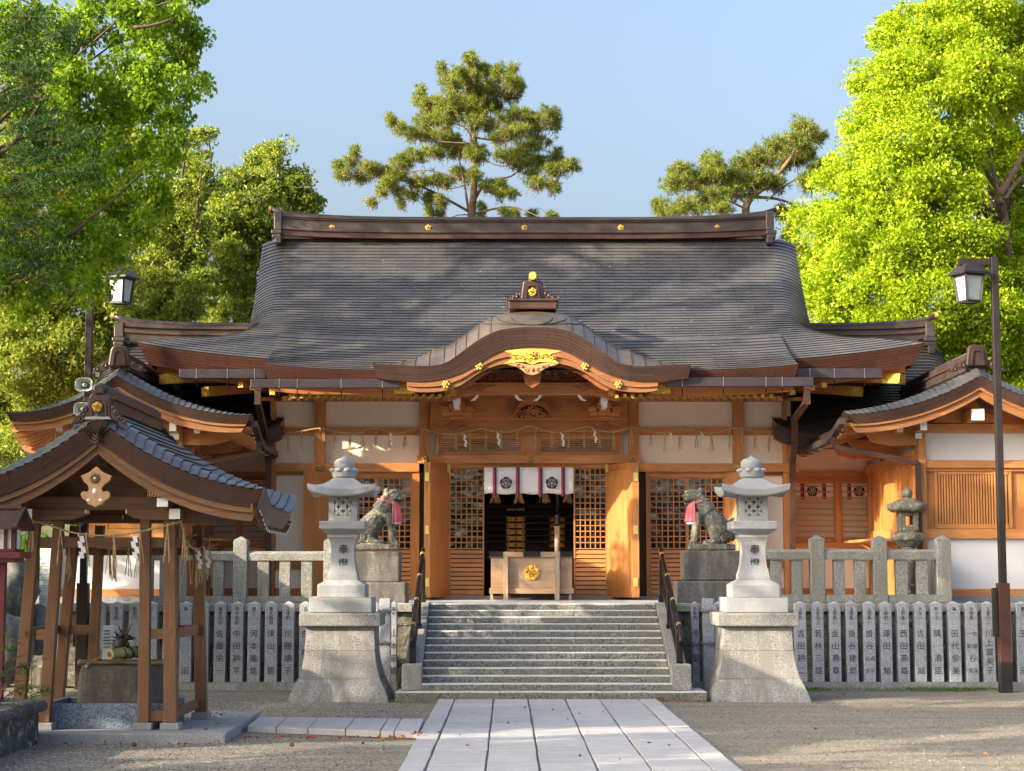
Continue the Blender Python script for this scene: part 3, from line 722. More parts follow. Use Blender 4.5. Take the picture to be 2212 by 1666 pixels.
# old mossy lantern behind right fence
Yo = 38.6; cxo = at(1961, 1150, Yo).x; k = Yo/F; Z = lambda y: zz(y, Yo)
t = thing('old_stone_lantern', 'old mossy stone lantern standing behind the right stone balustrade', 'stone lantern', (cxo, Yo, ZP))
MB().lathe([(26*k, ZP), (26*k, Z(1290)), (20*k, Z(1284)), (15*k, Z(1283)), (13.5*k, Z(1240)), (14.5*k, Z(1215)), (13.5*k, Z(1190)), (16*k, Z(1182))], (cxo, Yo, 0), n=14).build('shaft', M['lantern_old'], t, smooth=False)
MB().lathe([(17*k, Z(1182)), (26*k, Z(1171)), (33*k, Z(1166)), (33*k, Z(1155)), (24*k, Z(1150)), (20*k, Z(1148))], (cxo, Yo, 0), sq=6, rot=.2).build('platform', M['lantern_old'], t, bevel=.03)
mb = MB(); w = 20*k
for sx in (-1, 1):
    mb.box(cxo+sx*w-(0 if sx < 0 else .115), cxo+sx*w+(.115 if sx < 0 else 0), Yo-w, Yo+w, Z(1148), Z(1106))
mb.box(cxo-w+.115, cxo+w-.115, Yo-w, Yo+w, Z(1148), Z(1135)); mb.box(cxo-w+.115, cxo+w-.115, Yo-w, Yo+w, Z(1115), Z(1106)); mb.build('fire_box', M['lantern_old'], t, bevel=.02)
lv = []; n = 6
for (r_, y_, up) in ((8, 1075, 0), (20, 1079, 0), (33, 1088, .2), (41, 1096, .8), (41, 1103, .8), (33, 1107, .3), (15, 1106, 0)):
    row = []
    for q_ in range(6*n+1):
        th = q_/(6*n)*2*math.pi; cr = abs(math.cos(3*th))**6; row.append((cxo+r_*k*(1+.12*cr*up)*math.cos(th), Yo+r_*k*(1+.12*cr*up)*math.sin(th), Z(y_)+.09*cr*up))
    lv.append(row)
MB().grid(lv).build('roof', M['lantern_old'], t, smooth=True)
MB().lathe([(6*k, Z(1077)), (11*k, Z(1072)), (12*k, Z(1065)), (9.5*k, Z(1058)), (3*k, Z(1053))], (cxo, Yo, 0), n=14).build('jewel_finial', M['lantern_old'], t, smooth=True)

# guardian lion-dogs ----------------------------------------------
LK = .2604*37.9/F
def komainu(flip, cxp, label, hx=0):
    Yl = 37.95; cx = at(cxp, 1190, Yl).x; zb = zz(1188.5, Yl)
    t = thing('lion_statue', label, 'statue', (cx, Yl, zb), 'pair of stone guardian lions'); f = -1 if flip else 1
    def L(x, y, d=0): return Vector((cx+f*(x-500)*LK, Yl+d, zb+(1020-y)*LK))
    def R_(px): return px*LK
    mb = MB()
    mb.box(*(sorted((L(312, 0).x, L(690, 0).x))), Yl-.25, Yl+.25, zb, zb+R_(48))
    mb.tube([L(585, 880), L(545, 820), L(490, 750), L(445, 700), L(415, 660)], [R_(104), R_(100), R_(82), R_(74), R_(62)], 14)
    for d in (-1, 1):
        mb.ell(L(600, 890, d*.12), (R_(82), .11, R_(78)), 14, 10)
        mb.tube([L(560, 930, d*.15), L(500, 955, d*.16), L(440, 958, d*.16)], [R_(38), R_(28), R_(24)], 8); mb.ell(L(455, 955, d*.16), (R_(34), .07, R_(20)), 8, 6)
        mb.tube([L(400, 720, d*.11), L(375, 800, d*.12), L(362, 880, d*.12), L(358, 950, d*.12)], [R_(48), R_(36), R_(30), R_(30)], 10)
        mb.ell(L(345, 952, d*.12), (R_(38), .075, R_(24)), 8, 6)
        mb.ell(L(412, 528, d*.12), (R_(24), .05, R_(22)), 8, 6)
        for c_ in range(4): mb.ell(L(322+c_*3, 962, d*.12+(c_-1.5)*.03), R_(11), 6, 5)
        mb.ell(L(320, 548, d*.075), (R_(25), .04, R_(12)), 8, 6)
        mb.ell(L(318, 563, d*.075), R_(15), 8, 6)
    hd = hx
    mb.ell(L(362, 580), (R_(74), .165, R_(66)), 16, 12); mb.ell(L(318, 590), (R_(48), .12, R_(34)), 12, 8)
    mb.ell(L(285, 582), (R_(20), .06, R_(16)), 8, 6); mb.ell(L(315, 638), (R_(42), .10, R_(18)), 10, 6); mb.ell(L(350, 625), (R_(50), .13, R_(36)), 10, 6)
    mb.tube([L(375, 590), L(415, 640), L(470, 705)], [R_(60), R_(72), R_(86)], 14)
    for d in (-1, 1):
        mb.tube([L(285, 545, d*.03), L(315, 532, d*.09), L(360, 535, d*.14), L(385, 550, d*.15)], [R_(12), R_(15), R_(13), R_(8)], 8)
        mb.tube([L(275, 596, d*.02), L(300, 600, d*.09), L(340, 590, d*.135), L(360, 575, d*.145)], [R_(13), R_(13), R_(11), R_(6)], 8)
    mb.ell(L(278, 572), (R_(22), .075, R_(18)), 10, 6)
    rn = random.Random(4)
    for i in range(60):
        u = rn.random(); a = rn.uniform(-1.5, 1.5)
        c_ = L(388+u*72+rn.uniform(-8, 8), 560+u*125, 0); rad_ = .15+.02*u
        mb.ell(c_+Vector((f*R_(20)*math.cos(a), rad_*math.sin(a), R_(35)*math.cos(a))), R_(rn.uniform(15, 22)), 6, 5)
    for i in range(7): mb.ell(L(330+i*14, 668-abs(i-3)*4, rn.uniform(-.1, .1)), R_(17), 6, 5)
    mb.tube([L(655, 930), L(690, 880), L(672, 820), L(655, 785), L(690, 752)], [R_(34), R_(36), R_(30), R_(24), R_(8)], 8)
    for i in range(6): mb.ell(L(672+rn.uniform(-12, 14), 915-i*17), R_(24), 6, 5)
    o = mb.build('body', M['komainu'], t)
    rm = o.modifiers.new('remesh', 'REMESH'); rm.mode = 'VOXEL'; rm.voxel_size = .012; rm.use_smooth_shade = True
    sm = o.modifiers.new('smooth', 'SMOOTH'); sm.iterations = 3; sm.factor = .5
    tx = bpy.data.textures.new('chisel', 'CLOUDS'); tx.noise_scale = .05; tx.noise_depth = 3
    dm = o.modifiers.new('displace', 'DISPLACE'); dm.texture = tx; dm.strength = .022; dm.mid_level = .5
    # mouth slit
    mb = MB()
    for d in (-1, 1): mb.tube([L(268, 612, d*.03), L(300, 617, d*.105), L(345, 608, d*.15)], [R_(5), R_(7), R_(3)], 6)
    mb.build('mouth', M['ink'], t)
    # bib: a cloth wrapped round the neck
    def cloth(name, y_top, y_bot, mat, grow, r0, r1_, fold):
        rows = []; nj = 9; ni = 30
        for j in range(nj):
            v = j/(nj-1); row = []
            for i in range(ni):
                u = i/(ni-1)*2-1; th = u*1.35
                rx = R_(r0+(r1_-r0)*v)+grow; ry = .17+.035*v+grow
                px = 372+10*v; top = y_top-34*(abs(u)**2)
                fo = fold*v*math.sin(u*17+1)
                c_ = L(px, top+(y_bot-top)*v, 0)
                row.append(c_+Vector((-f*math.cos(th)*(rx+fo), math.sin(th)*(ry+fo), 0)))
            rows.append(row)
        mb = MB().grid(rows); o_ = mb.build(name, M[mat], t, smooth=True); s_ = o_.modifiers.new('solid', 'SOLIDIFY'); s_.thickness = .006; return o_
    cloth('bib_lining', 655, 806, 'linen', .0, 62, 84, .014); cloth('bib', 648, 790, 'redcloth', .012, 64, 92, .022)
    mb = MB(); pts = []
    for i in range(24):
        th = i/24*2*math.pi; pts.append(L(385+40*(1-math.cos(th))*.5, 648-52*(1-math.cos(th))*.5, 0)+Vector((-f*math.cos(th)*R_(62), math.sin(th)*.175, 0)))
    mb.tube(pts+[pts[0]], R_(8), 6, cap=False); mb.build('bib_tie', M['redcloth'], t, smooth=True)
    return t
komainu(True, 812, 'stone guardian lion with faded red bib left of the stairs', 1)
komainu(False, 1537, 'stone guardian lion with faded red bib right of the stairs')
for (a0, a1, b0, b1, y1, y2, y3, lab) in ((760, 863, 752, 877, 1191.5, 1258, 1311, 'black stained two tier pedestal under the left guardian lion'), (1478, 1599, 1464, 1606, 1189, 1255, 1311, 'black stained two tier pedestal under the right guardian lion')):
    Yp = 37.5; t = thing('statue_pedestal', lab, 'pedestal', (at((b0+b1)/2, 1300, Yp).x, Yp+.5, ZP), 'pedestals of the guardian lions')
    MB().box(xx(a0, Yp+.1, 1220), xx(a1, Yp+.1, 1220), Yp+.1, Yp+.95, zz(y2, Yp)+.002, zz(y1, Yp)).build('upper_block', M['granite_blk'], t, bevel=.03)
    MB().box(xx(b0, Yp, 1280), xx(b1, Yp, 1280), Yp, Yp+1.1, ZP-.03, zz(y2, Yp)).build('lower_block', M['granite_blk'], t, bevel=.03)

# handrails --------------------------------------------------------
def handrail(s, label):
    topx, botx = (905, 893) if s < 0 else (1431, 1484)
    X = .70+s*2.41; t = thing('handrail', label, 'handrail', (X, SB, .16), 'black handrails of the staircase')
    A = Vector((X, SB+4.2, ZP+1.02)); B = Vector((X, SB+.35, .16+1.06))
    pts = [A+Vector((0, .35, .06)), A+Vector((0, .1, .05)), A, B, B+Vector((0, -.12, -.06)), B+Vector((0, -.2, -.16)), B+Vector((0, -.21, -.3))]
    MB().tube(pts, .042, 12).build('rail', M['rail_br'], t, smooth=True)
    for q_ in (.03, .33, .64, .94):
        p = A.lerp(B, q_); d = (B-A).normalized(); o = MB().tube([p-d*.05, p+d*.05], .046, 12).build('gilt_band', M['gold_p'], t, smooth=True)
        
    for q_ in (.02, .48, .97):
        p = A.lerp(B, q_); zf = ZP if q_ < .1 else .16+(p.y-SB)/3.7*(ZP-.16)
        if q_ > .9: zf = .16
        mb = MB().box(X-.06, X+.06, p.y-.06, p.y+.06, zf, p.z-.12); mb.box(X-.045, X+.045, p.y-.09, p.y+.09, p.z-.13, p.z-.05); mb.build('post', M['black'], t, bevel=.008)
        MB().box(X-.075, X+.075, p.y-.075, p.y+.075, zf+.0, zf+.17).build('post_shoe', M['iron'], t, bevel=.006)
    d = (B-A)
    for off in (-.22, -.62): MB().beam(A+Vector((0, 0, off)), B+Vector((0, 0, off)), .05, .09).build('lower_rail', M['black'], t)
    for i in range(1, 12):
        p = A.lerp(B, i/12); mb = MB().box(X-.018, X+.018, p.y-.02, p.y+.02, p.z-.62, p.z-.22); mb.build('baluster', M['black'], t)
    return t
handrail(-1, 'black iron handrail with gilt bands on the left side of the stairs')
handrail(1, 'black iron handrail with gilt bands on the right side of the stairs')
# ------------------------------------------------------------------ generic roof helpers
def courses(f, ns, ts, lip=.03, s0=0., s1=1., name='roof', mats=None, parent=None, ulen=None):
    """f(s,t)->point; ns rows of sheets from s0 (eave) to s1 (ridge), each overlapping the next with a lip"""
    mb = MB(); P = {}
    def fp(s, t): return Vector(f(s, t))
    for j in range(ns):
        a = s0+(s1-s0)*j/ns; b_ = s0+(s1-s0)*(j+1)/ns
        lo = [fp(a, t) for t in ts]; hi = [fp(b_, t) for t in ts]
        us = [0]
        for i in range(1, len(ts)): us.append(us[-1]+(lo[i]-lo[i-1]).length)
        mid = us[len(us)//2]; us = [u-mid+50 for u in us]
        up = []
        for i in range(len(ts)):
            tng = hi[i]-lo[i]; al = (lo[min(i+1, len(ts)-1)]-lo[max(i-1, 0)]); n_ = al.cross(tng)
            n_ = n_.normalized() if n_.length > 1e-9 else Vector((0, 0, 1))
            if n_.z < 0: n_ = -n_
            up.append(lo[i]+n_*lip)
        mb.mi = 0
        mb.grid([up, hi], [[(u, j+.03) for u in us], [(u, j+.97) for u in us]])
        mb.mi = 1; mb.grid([lo, up])
    return mb.build(name, mats or [M['roof'], M['roof_edge']], parent, smooth=True)
def eave_face(top, bot, parent, mat='fascia', name='eave_fascia'):
    us = [0]
    for i in range(1, len(top)): us.append(us[-1]+(Vector(top[i])-Vector(top[i-1])).length)
    return MB().grid([top, bot], [[(u, 1) for u in us], [(u, 0) for u in us]]).build(name, M[mat], parent, smooth=True)
def crest(parent, c, r, mat='gold', name='gilt_crest', d=.03):
    """five lobed flower crest, facing -Y"""
    mb = MB(); c = Vector(c)
    def ring(fr, y0, y1, n=60, lob=.13, hole=0):
        pts = []
        for i in range(n):
            th = i/n*2*math.pi+math.pi/2; rr_ = r*fr*(1-lob+lob*abs(math.cos(2.5*(th-math.pi/2)))**.6*1.6-lob*.3); pts.append((c.x+rr_*math.cos(th), c.z+rr_*math.sin(th)))
        mb.prism(pts, 'y', c.y+y0, c.y+y1)
    ring(1, -d*.6, 0); ring(.62, -d*.3, .0, lob=.0)
    for k in range(5):
        th = math.pi/2+k*2*math.pi/5; mb.ell(c+Vector((math.cos(th)*r*.72, -d*.6, math.sin(th)*r*.72)), (r*.26, d*.7, r*.26), 10, 6)
        th += math.pi/5*0; mb.ell(c+Vector((math.cos(th+.63)*r*.32, -d*.9, math.sin(th+.63)*r*.32)), (r*.15, d*.6, r*.15), 8, 5)
    mb.ell(c+Vector((0, -d*.9, 0)), (r*.12, d*.8, r*.12), 8, 5)
    return mb.build(name, M[mat], parent, smooth=False)
def scroll(mb, c, r, turns=1.6, w=.02, flip=1, a0=0, n=26):
    pts = []
    for i in range(n):
        t = i/(n-1); th = a0+flip*t*turns*2*math.pi; q = r*(1-t*.85); pts.append(Vector(c)+Vector((math.cos(th)*q, 0, math.sin(th)*q)))
    mb.tube(pts, [w*(1-.6*i/(n-1)) for i in range(n)], 6); return mb
def carved_foliage(mb, x0, x1, z0, z1, Y, seed, n=26, peak=.5):
    """mound of relief leaves and scrolls between x0..x1, taller in the middle"""
    r = random.Random(seed)
    for i in range(n):
        u = (i+.5)/n+r.uniform(-.02, .02); h = (1-abs(u-peak)/max(peak, 1-peak))**.8
        x = x0+(x1-x0)*u
        for k in range(1+int(h*3.4)):
            z = z0+(z1-z0)*h*(k+.5)/(1+int(h*3.4)); s_ = (z1-z0)*.16*r.uniform(.8, 1.3)
            if r.random() < .55: mb.ell((x+r.uniform(-.03, .03), Y, z), (s_*r.uniform(.5, 1.1), .03, s_*r.uniform(.4, .8)), 8, 5, Matrix.Rotation(r.uniform(-1.2, 1.2), 3, 'Y'))
            else: scroll(mb, (x, Y-.01, z), s_*1.0, 1.1, .014, r.choice((-1, 1)), r.uniform(0, 6), 14)
    return mb
def flower_stud(parent, c, r=.07, name='gilt_stud'):
    mb = MB(); c = Vector(c)
    for k in range(6):
        a = k*math.pi/3; mb.ell(c+Vector((math.cos(a)*r*.62, -.02, math.sin(a)*r*.62)), (r*.4, .03, r*.4), 8, 5)
    mb.ell(c+Vector((0, -.045, 0)), (r*.34, .035, r*.34), 8, 5); return mb.build(name, M['gold_p'], parent, smooth=True)
def lattice(parent, x0, x1, y0, y1, nx, ny, Y, fr=4.5, bar=2.2, name='lattice_door', low=None, wd='wood_door', glass=True, nsl=10):
    """sliding door: frame, square lattice, glass behind and optional louvred lower panel down to picture line `low`"""
    ym = (y0+y1)/2; X0, X1 = at(x0, ym, Y).x, at(x1, ym, Y).x; k = Y/F; z1, z0 = zz(y0, Y), zz(y1, Y)
    zb = zz(low, Y) if low else z0
    mb = MB(); f = fr*k
    mb.box(X0, X0+f, Y, Y+.05, zb, z1); mb.box(X1-f, X1, Y, Y+.05, zb, z1)
    mb.box(X0+f, X1-f, Y+.001, Y+.05, z1-f, z1); mb.box(X0+f, X1-f, Y+.001, Y+.05, z0-f*.6, z0+.0)
    if low: mb.box(X0+f, X1-f, Y+.001, Y+.05, zb, zb+f*1.6)
    o = mb.build(name, M[wd], parent)
    mb = MB(); b_ = bar*k
    for i in range(1, nx):
        x = X0+f+(X1-X0-2*f)*i/nx; mb.box(x-b_/2, x+b_/2, Y+.008, Y+.035, z0, z1-f)
    for j in range(1, ny):
        z = z0+(z1-f-z0)*j/ny; mb.box(X0+f, X1-f, Y+.011, Y+.032, z-b_/2, z+b_/2)
    mb.build('lattice', M[wd], o)
    if glass: MB().box(X0+f, X1-f, Y+.04, Y+.046, z0, z1-f).build('glass_pane', M['glass'], o)
    if low:
        mb = MB(); n = nsl; zt = z0-f*.6; zl = zb+f*1.6
        for j in range(n):
            a = zl+(zt-zl)*j/n; b2 = a+(zt-zl)/n*.78
            mb.add([(X0+f, Y+.002, a), (X1-f, Y+.002, a), (X1-f, Y+.03, b2), (X0+f, Y+.03, b2), (X0+f, Y+.05, a), (X1-f, Y+.05, a), (X1-f, Y+.05, b2), (X0+f, Y+.05, b2)], [(0, 1, 2, 3), (0, 4, 5, 1), (3, 2, 6, 7)])
        MB().box(X0+f, X1-f, Y+.052, Y+.058, zl, zt).build('louvre_backing', M['dark_wood'], o)
        mb.build('louvre_panel', M['wood_x'], o)
    return o
# ------------------------------------------------------------------ worship hall
XC = .54
hall = thing('worship_hall', 'large timber worship hall with sweeping copper roof and curved central gable', 'shrine hall', (XC, 43, ZP))
ZE = zz(789, 41.2); RYd = 46.0; ZR = zz(516, RYd)
def g0(s): return .74*s+.26*s*s
SG = .40
def halfw(s):
    return 6.62+.12*max(0, s-.4) if s >= SG else 6.62+2.22*((SG-s)/SG)**1.75
def main_roof(s, t):
    w = halfw(s); X = w*t; Y = 41.2+(RYd-41.2)*s; Z = ZE+(ZR-ZE)*g0(s)
    a = abs(t)
    Z += (.50*a**3.2)*max(0, 1-s*1.35)**2.2
    d = max(0, (abs(X)-(w-.75))/.75)
    fade = min(1, max(0, (s-.12)/.3))
    Z -= .36*d**2.6*fade*(1-.62*max(0, (s-.5)/.5))
    # corners swing forward a little
    return (XC+X, Y+.25*a**6*(1-s)*0, Z)
tsn = [math.sin(math.pi/2*max(-1, min(1, k/50)))*.35+.65*(k/50) for k in range(-50, 51)]
courses(main_roof, 46, tsn, .019, parent=hall, name='main_roof')
# rear slope (mirror image), hip flanks and gable ends
def rear(s, t): p = main_roof(s, t); return (p[0], 2*RYd-p[1], p[2])
courses(rear, 14, [k/12 for k in range(-12, 13)], .05, parent=hall, name='rear_roof')
for sg in (-1, 1):
    ss = [k/14*SG for k in range(15)]; front = [main_roof(s, sg) for s in ss]; back = [rear(s, sg) for s in ss]
    MB().grid([front, back]).build('hip_roof', M['roof'], hall, smooth=True)
    ss = [SG+(1-SG)*k/10 for k in range(11)]
    MB().add([main_roof(s, sg) for s in ss]+[rear(s, sg) for s in ss[::-1]][1:], [tuple(range(21))]).build('gable_wall', M['woodred_z'], hall)
# thick layered eave of the main roof
def eave_line(sg):
    top = []; bot = []
    for k in range(0, 41):
        t = sg*(.60+.40*k/40); p = Vector(main_roof(0, t)); top.append(p); a = (abs(t)-.6)/.4
        q = p+Vector((-sg*.24*a**2, .20, -.47)); bot.append(q)
    return top, bot
wallz = zz(868, 43)+.55
for sg in (-1, 1):
    top, bot = eave_line(sg); eave_face(top, bot, hall)
    # inner board line under the fascia and boarded soffit up to the wall
    mid = [b_+Vector((-sg*.12, .28, .03)) for b_ in bot]
    MB().grid([bot, mid]).build('eave_board', M['woodred_x'], hall, smooth=True)
    low = [m_+Vector((0, .03, -.16)) for m_ in mid]; MB().grid([mid, low]).build('eave_beam', M['wood_x'], hall, smooth=True)
    inner = [Vector((XC+sg*(3.6+(6.1-3.6)*k/40), 43.05, wallz-.25)) for k in range(41)]
    MB().grid([low, inner]).build('soffit', M['woodred_y'], hall)
    # side eave: fascia going back from the corner
    c0 = top[-1]; b0 = bot[-1]; c1 = Vector((c0.x, 2*RYd-c0.y, c0.z)); b1 = Vector((b0.x, 2*RYd-b0.y, b0.z))
    eave_face([c0.lerp(c1, k/8)-Vector((0, 0, .12*math.sin(math.pi*k/8))) for k in range(9)], [b0.lerp(b1, k/8)-Vector((0, 0, .12*math.sin(math.pi*k/8))) for k in range(9)], hall)
    lowc = low[-1]; MB().add([lowc, (XC+sg*6.1, 43.05, wallz-.25), (XC+sg*6.1, 49, wallz-.25), (lowc.x, 2*RYd-lowc.y, lowc.z)], [(0, 1, 2, 3)]).build('side_soffit', M['woodred_y'], hall)
# projecting porch roof over the entrance
KX0, KX1 = at(571, 790, 40.0).x, at(1724, 790, 40.0).x; KC = (KX0+KX1)/2; KH = (KX1-KX0)/2
KZ = zz(801.5, 40.0)
def porch(s, t):
    Y = 40.0+2.35*s; pm = Vector(main_roof((Y-41.2)/4.8 if Y > 41.2 else 0, (KH*t)/halfw(max(0, (Y-41.2)/4.8))))
    zj = Vector(main_roof((42.35-41.2)/4.8, KH*t/halfw(.24))).z+.015
    z = KZ+(zj-KZ)*(.72*s+.28*s*s)+.14*abs(t)**5*(1-s)
    return (KC+KH*t*(1-.004*s), Y, z)
courses(porch, 13, [k/40 for k in range(-40, 41)], .019, parent=hall, name='porch_roof')
for sg in (-1, 1):
    tt_ = [sg*(.46+.54*k/30) for k in range(31)]
    top = [Vector(porch(0, t)) for t in tt_]; bot = [p+Vector((-sg*.06, .14, -.34)) for p in top]; eave_face(top, bot, hall)
    top2 = [Vector(porch(s, sg)) for s in [k/8*.7 for k in range(9)]]; bot2 = [p+Vector((-sg*.06, .0, -.36)) for p in top2]; bot2[0] = bot[-1]
    eave_face(top2, bot2, hall)
    b2 = [p+Vector((0, .16, .0)) for p in bot]; b3 = [p+Vector((0, .02, -.2)) for p in b2]; MB().grid([bot, b2, b3]).build('porch_eave_beam', M['woodred_x'], hall, smooth=True)
    MB().grid([b3, [Vector((p.x, 43.0, wallz-.1)) for p in b3]]).build('porch_soffit', M['woodred_y'], hall)
# main ridge
t0, t1 = at(606, 500, 46).x, at(1657, 500, 46).x
def rz(x): u = abs((x-(t0+t1)/2)/((t1-t0)/2)); return .17*u**5
xs = [t0+(t1-t0)*k/50 for k in range(51)]
def rband(y0, y1, dep, mat, name, e=0):
    X_ = [t0-e+(t1-t0+2*e)*k/50 for k in range(51)]
    MB().band([(x, zz(y0, RYd)+rz(x)) for x in X_], [(x, zz(y1, RYd)+rz(x)*.6) for x in X_], RYd-dep, RYd+dep).build(name, M[mat], hall)
rband(517, 509.5, .34, 'ridge_red', 'ridge_course') if 0 else None
for (y0, y1, dep, mt) in ((508.5, 520, .30, 'ridge_red'), (505, 508.3, .36, 'ridge'), (500.5, 504.8, .31, 'ridge'), (484.5, 500.3, .27, 'ridge'), (481, 484.3, .32, 'ridge_red'), (478.6, 480.8, .36, 'ridge')):
    rband(y0, y1, dep, mt, 'ridge_course')
pts = [(x, RYd, zz(474.5, RYd)+rz(x)*1.0) for x in [t0-.25+(t1-t0+.5)*k/40 for k in range(41)]]
pts[0] = (pts[0][0]-.02, RYd, pts[0][2]+.06); pts[-1] = (pts[-1][0]+.02, RYd, pts[-1][2]+.06)
MB().tube([Vector(p) for p in pts], [.065]*41, 10).build('ridge_cap', M['roof_edge'] if 0 else M['gutter'], hall, smooth=True)
for sg, xe in ((-1, pts[0]), (1, pts[-1])):
    MB().tube([Vector(xe)+Vector((-sg*.03, 0, -.01)), Vector(xe)+Vector((sg*.035, 0, .01))], [.072, .08], 12).build('ridge_tip', M['gold_p'], hall)
for sg in (-1, 1):
    xe = t0 if sg < 0 else t1; Yf = RYd-.42; mb = MB()
    zt = zz(463, RYd); mb.box(xe-.10+sg*.02, xe+.10+sg*.02, Yf, RYd+.42, zz(503, RYd), zt)
    mb.box(xe-.13+sg*.05, xe+.13+sg*.05, Yf-.03, RYd+.45, zz(512, RYd), zz(503.2, RYd)); mb.box(xe-.11+sg*.05, xe+.11+sg*.05, Yf-.02, RYd+.44, zz(521, RYd), zz(512.2, RYd)); mb.box(xe-.08-sg*.0, xe+.08-sg*.0, Yf-.10, RYd+.4, zz(533, RYd), zz(521.2, RYd))
    mb.build('ridge_end_ornament', M['ridge'], hall, bevel=.02)
for x in (717, 925, 1133, 1341, 1549): crest(hall, at(x, 492.5, RYd-.275), 6.6*RYd/F, 'gold')
# curved central gable (karahafu)
KY_ = 39.65
def half_to_full(pts):
    P = [p for p in pts]; full = P+[(2300-p[0]-0, p[1]) for p in P[::-1][1:]]; return full
top_h = [(806, 786.5), (862, 788.8), (905, 791), (937, 789.5), (965, 782.4), (999, 759.5), (1033.5, 734.5), (1067.8, 717.2), (1102, 709.6), (1150, 706.9)]
bot_h = [(813, 815.5), (860, 821), (905, 823.8), (935, 821.5), (960, 816.8), (999, 803), (1033.5, 784), (1067.8, 764), (1102, 752.2), (1150, 748)]
brd_h = [(870, 842), (899.7, 846.6), (935, 846.8), (964.9, 843), (985, 836), (999, 829.5), (1033.5, 806.4), (1067.8, 791), (1095, 786.2), (1150, 785.2)]
def curve(ph, Y, n=9):
    q = smooth_pts([Vector((p[0], p[1])) for p in half_to_full(ph)], n); return [(at(p.x, p.y, Y).x, zz(p.y, Y)) for p in q]
kt = curve(top_h, KY_); kb = curve(bot_h, KY_); NK = len(kt)
# scale: how far from the ends (0) to the middle (1)
def kfrac(i): return min(1, min(i, NK-1-i)/(NK*.16))
us = [0]
for i in range(1, NK): us.append(us[-1]+math.hypot(kt[i][0]-kt[i-1][0], kt[i][1]-kt[i-1][1]))
rowsP = []; rowsU = []
prof_k = [(0, 0), (.10, .09), (.25, .21), (.45, .33), (.7, .42), (1.0, .48), (1.3, .52), (2.0, .58), (3.0, .62), (4.6, .64)]
qd = 0
for k, (dy, dz) in enumerate(prof_k):
    if k: qd += math.hypot(dy-prof_k[k-1][0], dz-prof_k[k-1][1])
    rowsP.append([(kt[i][0], KY_+dy, kt[i][1]+dz*kfrac(i)) for i in range(NK)]); rowsU.append([(qd*1.3, us[i]/.30) for i in range(NK)])
MB().grid(rowsP, rowsU).build('curved_gable_roof', M['roof_k'], hall, smooth=True)
# standing edges between the strips
mb = MB()
for j in range(1, int(us[-1]/.30)):
    u = j*.30; i = int(np.searchsorted(us, u)); x, z = kt[i]
    ln = [Vector((x+(0 if 1 else 0), KY_+dy, z+dz*kfrac(i)+.012)) for dy, dz in prof_k[:8]]
    if abs(x-XC) > .75: mb.tube(ln, .006, 5)
for (rw, rd) in ((.30, .3), (.5, .42), (.72, .55)):
    pts = []
    for a in range(17):
        th = math.pi*a/16; x = at(1150, 700, KY_).x+rw*1.5*math.cos(th); dd = rd*.9*(1-math.sin(th))
        i = int(np.argmin([abs(p[0]-x) for p in kt])); dz = np.interp(.5*dd+.02, [p[0] for p in prof_k], [p[1] for p in prof_k]); 
        dd2 = .05+1.0*(1-math.sin(th))*rd; dz = np.interp(dd2, [p[0] for p in prof_k], [p[1] for p in prof_k]); pts.append(Vector((x, KY_+dd2, np.interp(x, [p[0] for p in kt], [p[1] for p in kt])+dz+.01)))
    mb.tube(pts, .008, 5)
mb.build('seam', M['roof_edge'], hall)
eave_face([(p[0], KY_, p[1]) for p in kt], [(p[0], KY_+.07, p[1]) for p in kb], hall, 'fascia_dk', 'curved_gable_fascia')
MB().grid([[(p[0], KY_+.07, p[1]) for p in kb], [(p[0], KY_+.4, p[1]-.02) for p in kb], [(p[0], 43, p[1]+.1) for p in kb]]).build('gable_soffit', M['woodred_y'], hall, smooth=True)
for sg, i in ((-1, 0), (1, NK-1)):
    a = Vector((kt[i][0], KY_, kt[i][1])); b_ = Vector((kb[i][0], KY_+.07, kb[i][1]))
    eave_face([a, a+Vector((sg*.0, .6, .12))], [b_, b_+Vector((0, .55, .05))], hall)
# bargeboard
bt = curve([(878, 822.4)]+bot_h[2:], KY_+.12); bb = curve([(880, 843)]+brd_h[1:-1]+[brd_h[-1]], KY_+.12)
def resample(P, n=90):
    L = [0]
    for i in range(1, len(P)): L.append(L[-1]+math.hypot(P[i][0]-P[i-1][0], P[i][1]-P[i-1][1]))
    return [(float(np.interp(L[-1]*k/(n-1), L, [p[0] for p in P])), float(np.interp(L[-1]*k/(n-1), L, [p[1] for p in P]))) for k in range(n)]
bt, bb = resample(bt), resample(bb)
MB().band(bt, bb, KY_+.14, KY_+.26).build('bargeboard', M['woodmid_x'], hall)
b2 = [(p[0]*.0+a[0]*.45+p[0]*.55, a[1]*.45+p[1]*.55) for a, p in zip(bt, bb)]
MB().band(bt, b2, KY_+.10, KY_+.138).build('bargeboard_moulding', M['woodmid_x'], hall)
b3 = [(bb[i][0], bb[i][1]) for i in range(90)]; b4 = [(at(1150, 800, KY_).x+(p[0]-at(1150, 800, KY_).x)*.955, p[1]-.05) for p in bb]
MB().band(b3[16:-16], b4[16:-16], KY_+.36, KY_+.46).build('inner_bargeboard', M['carve_dk'], hall)
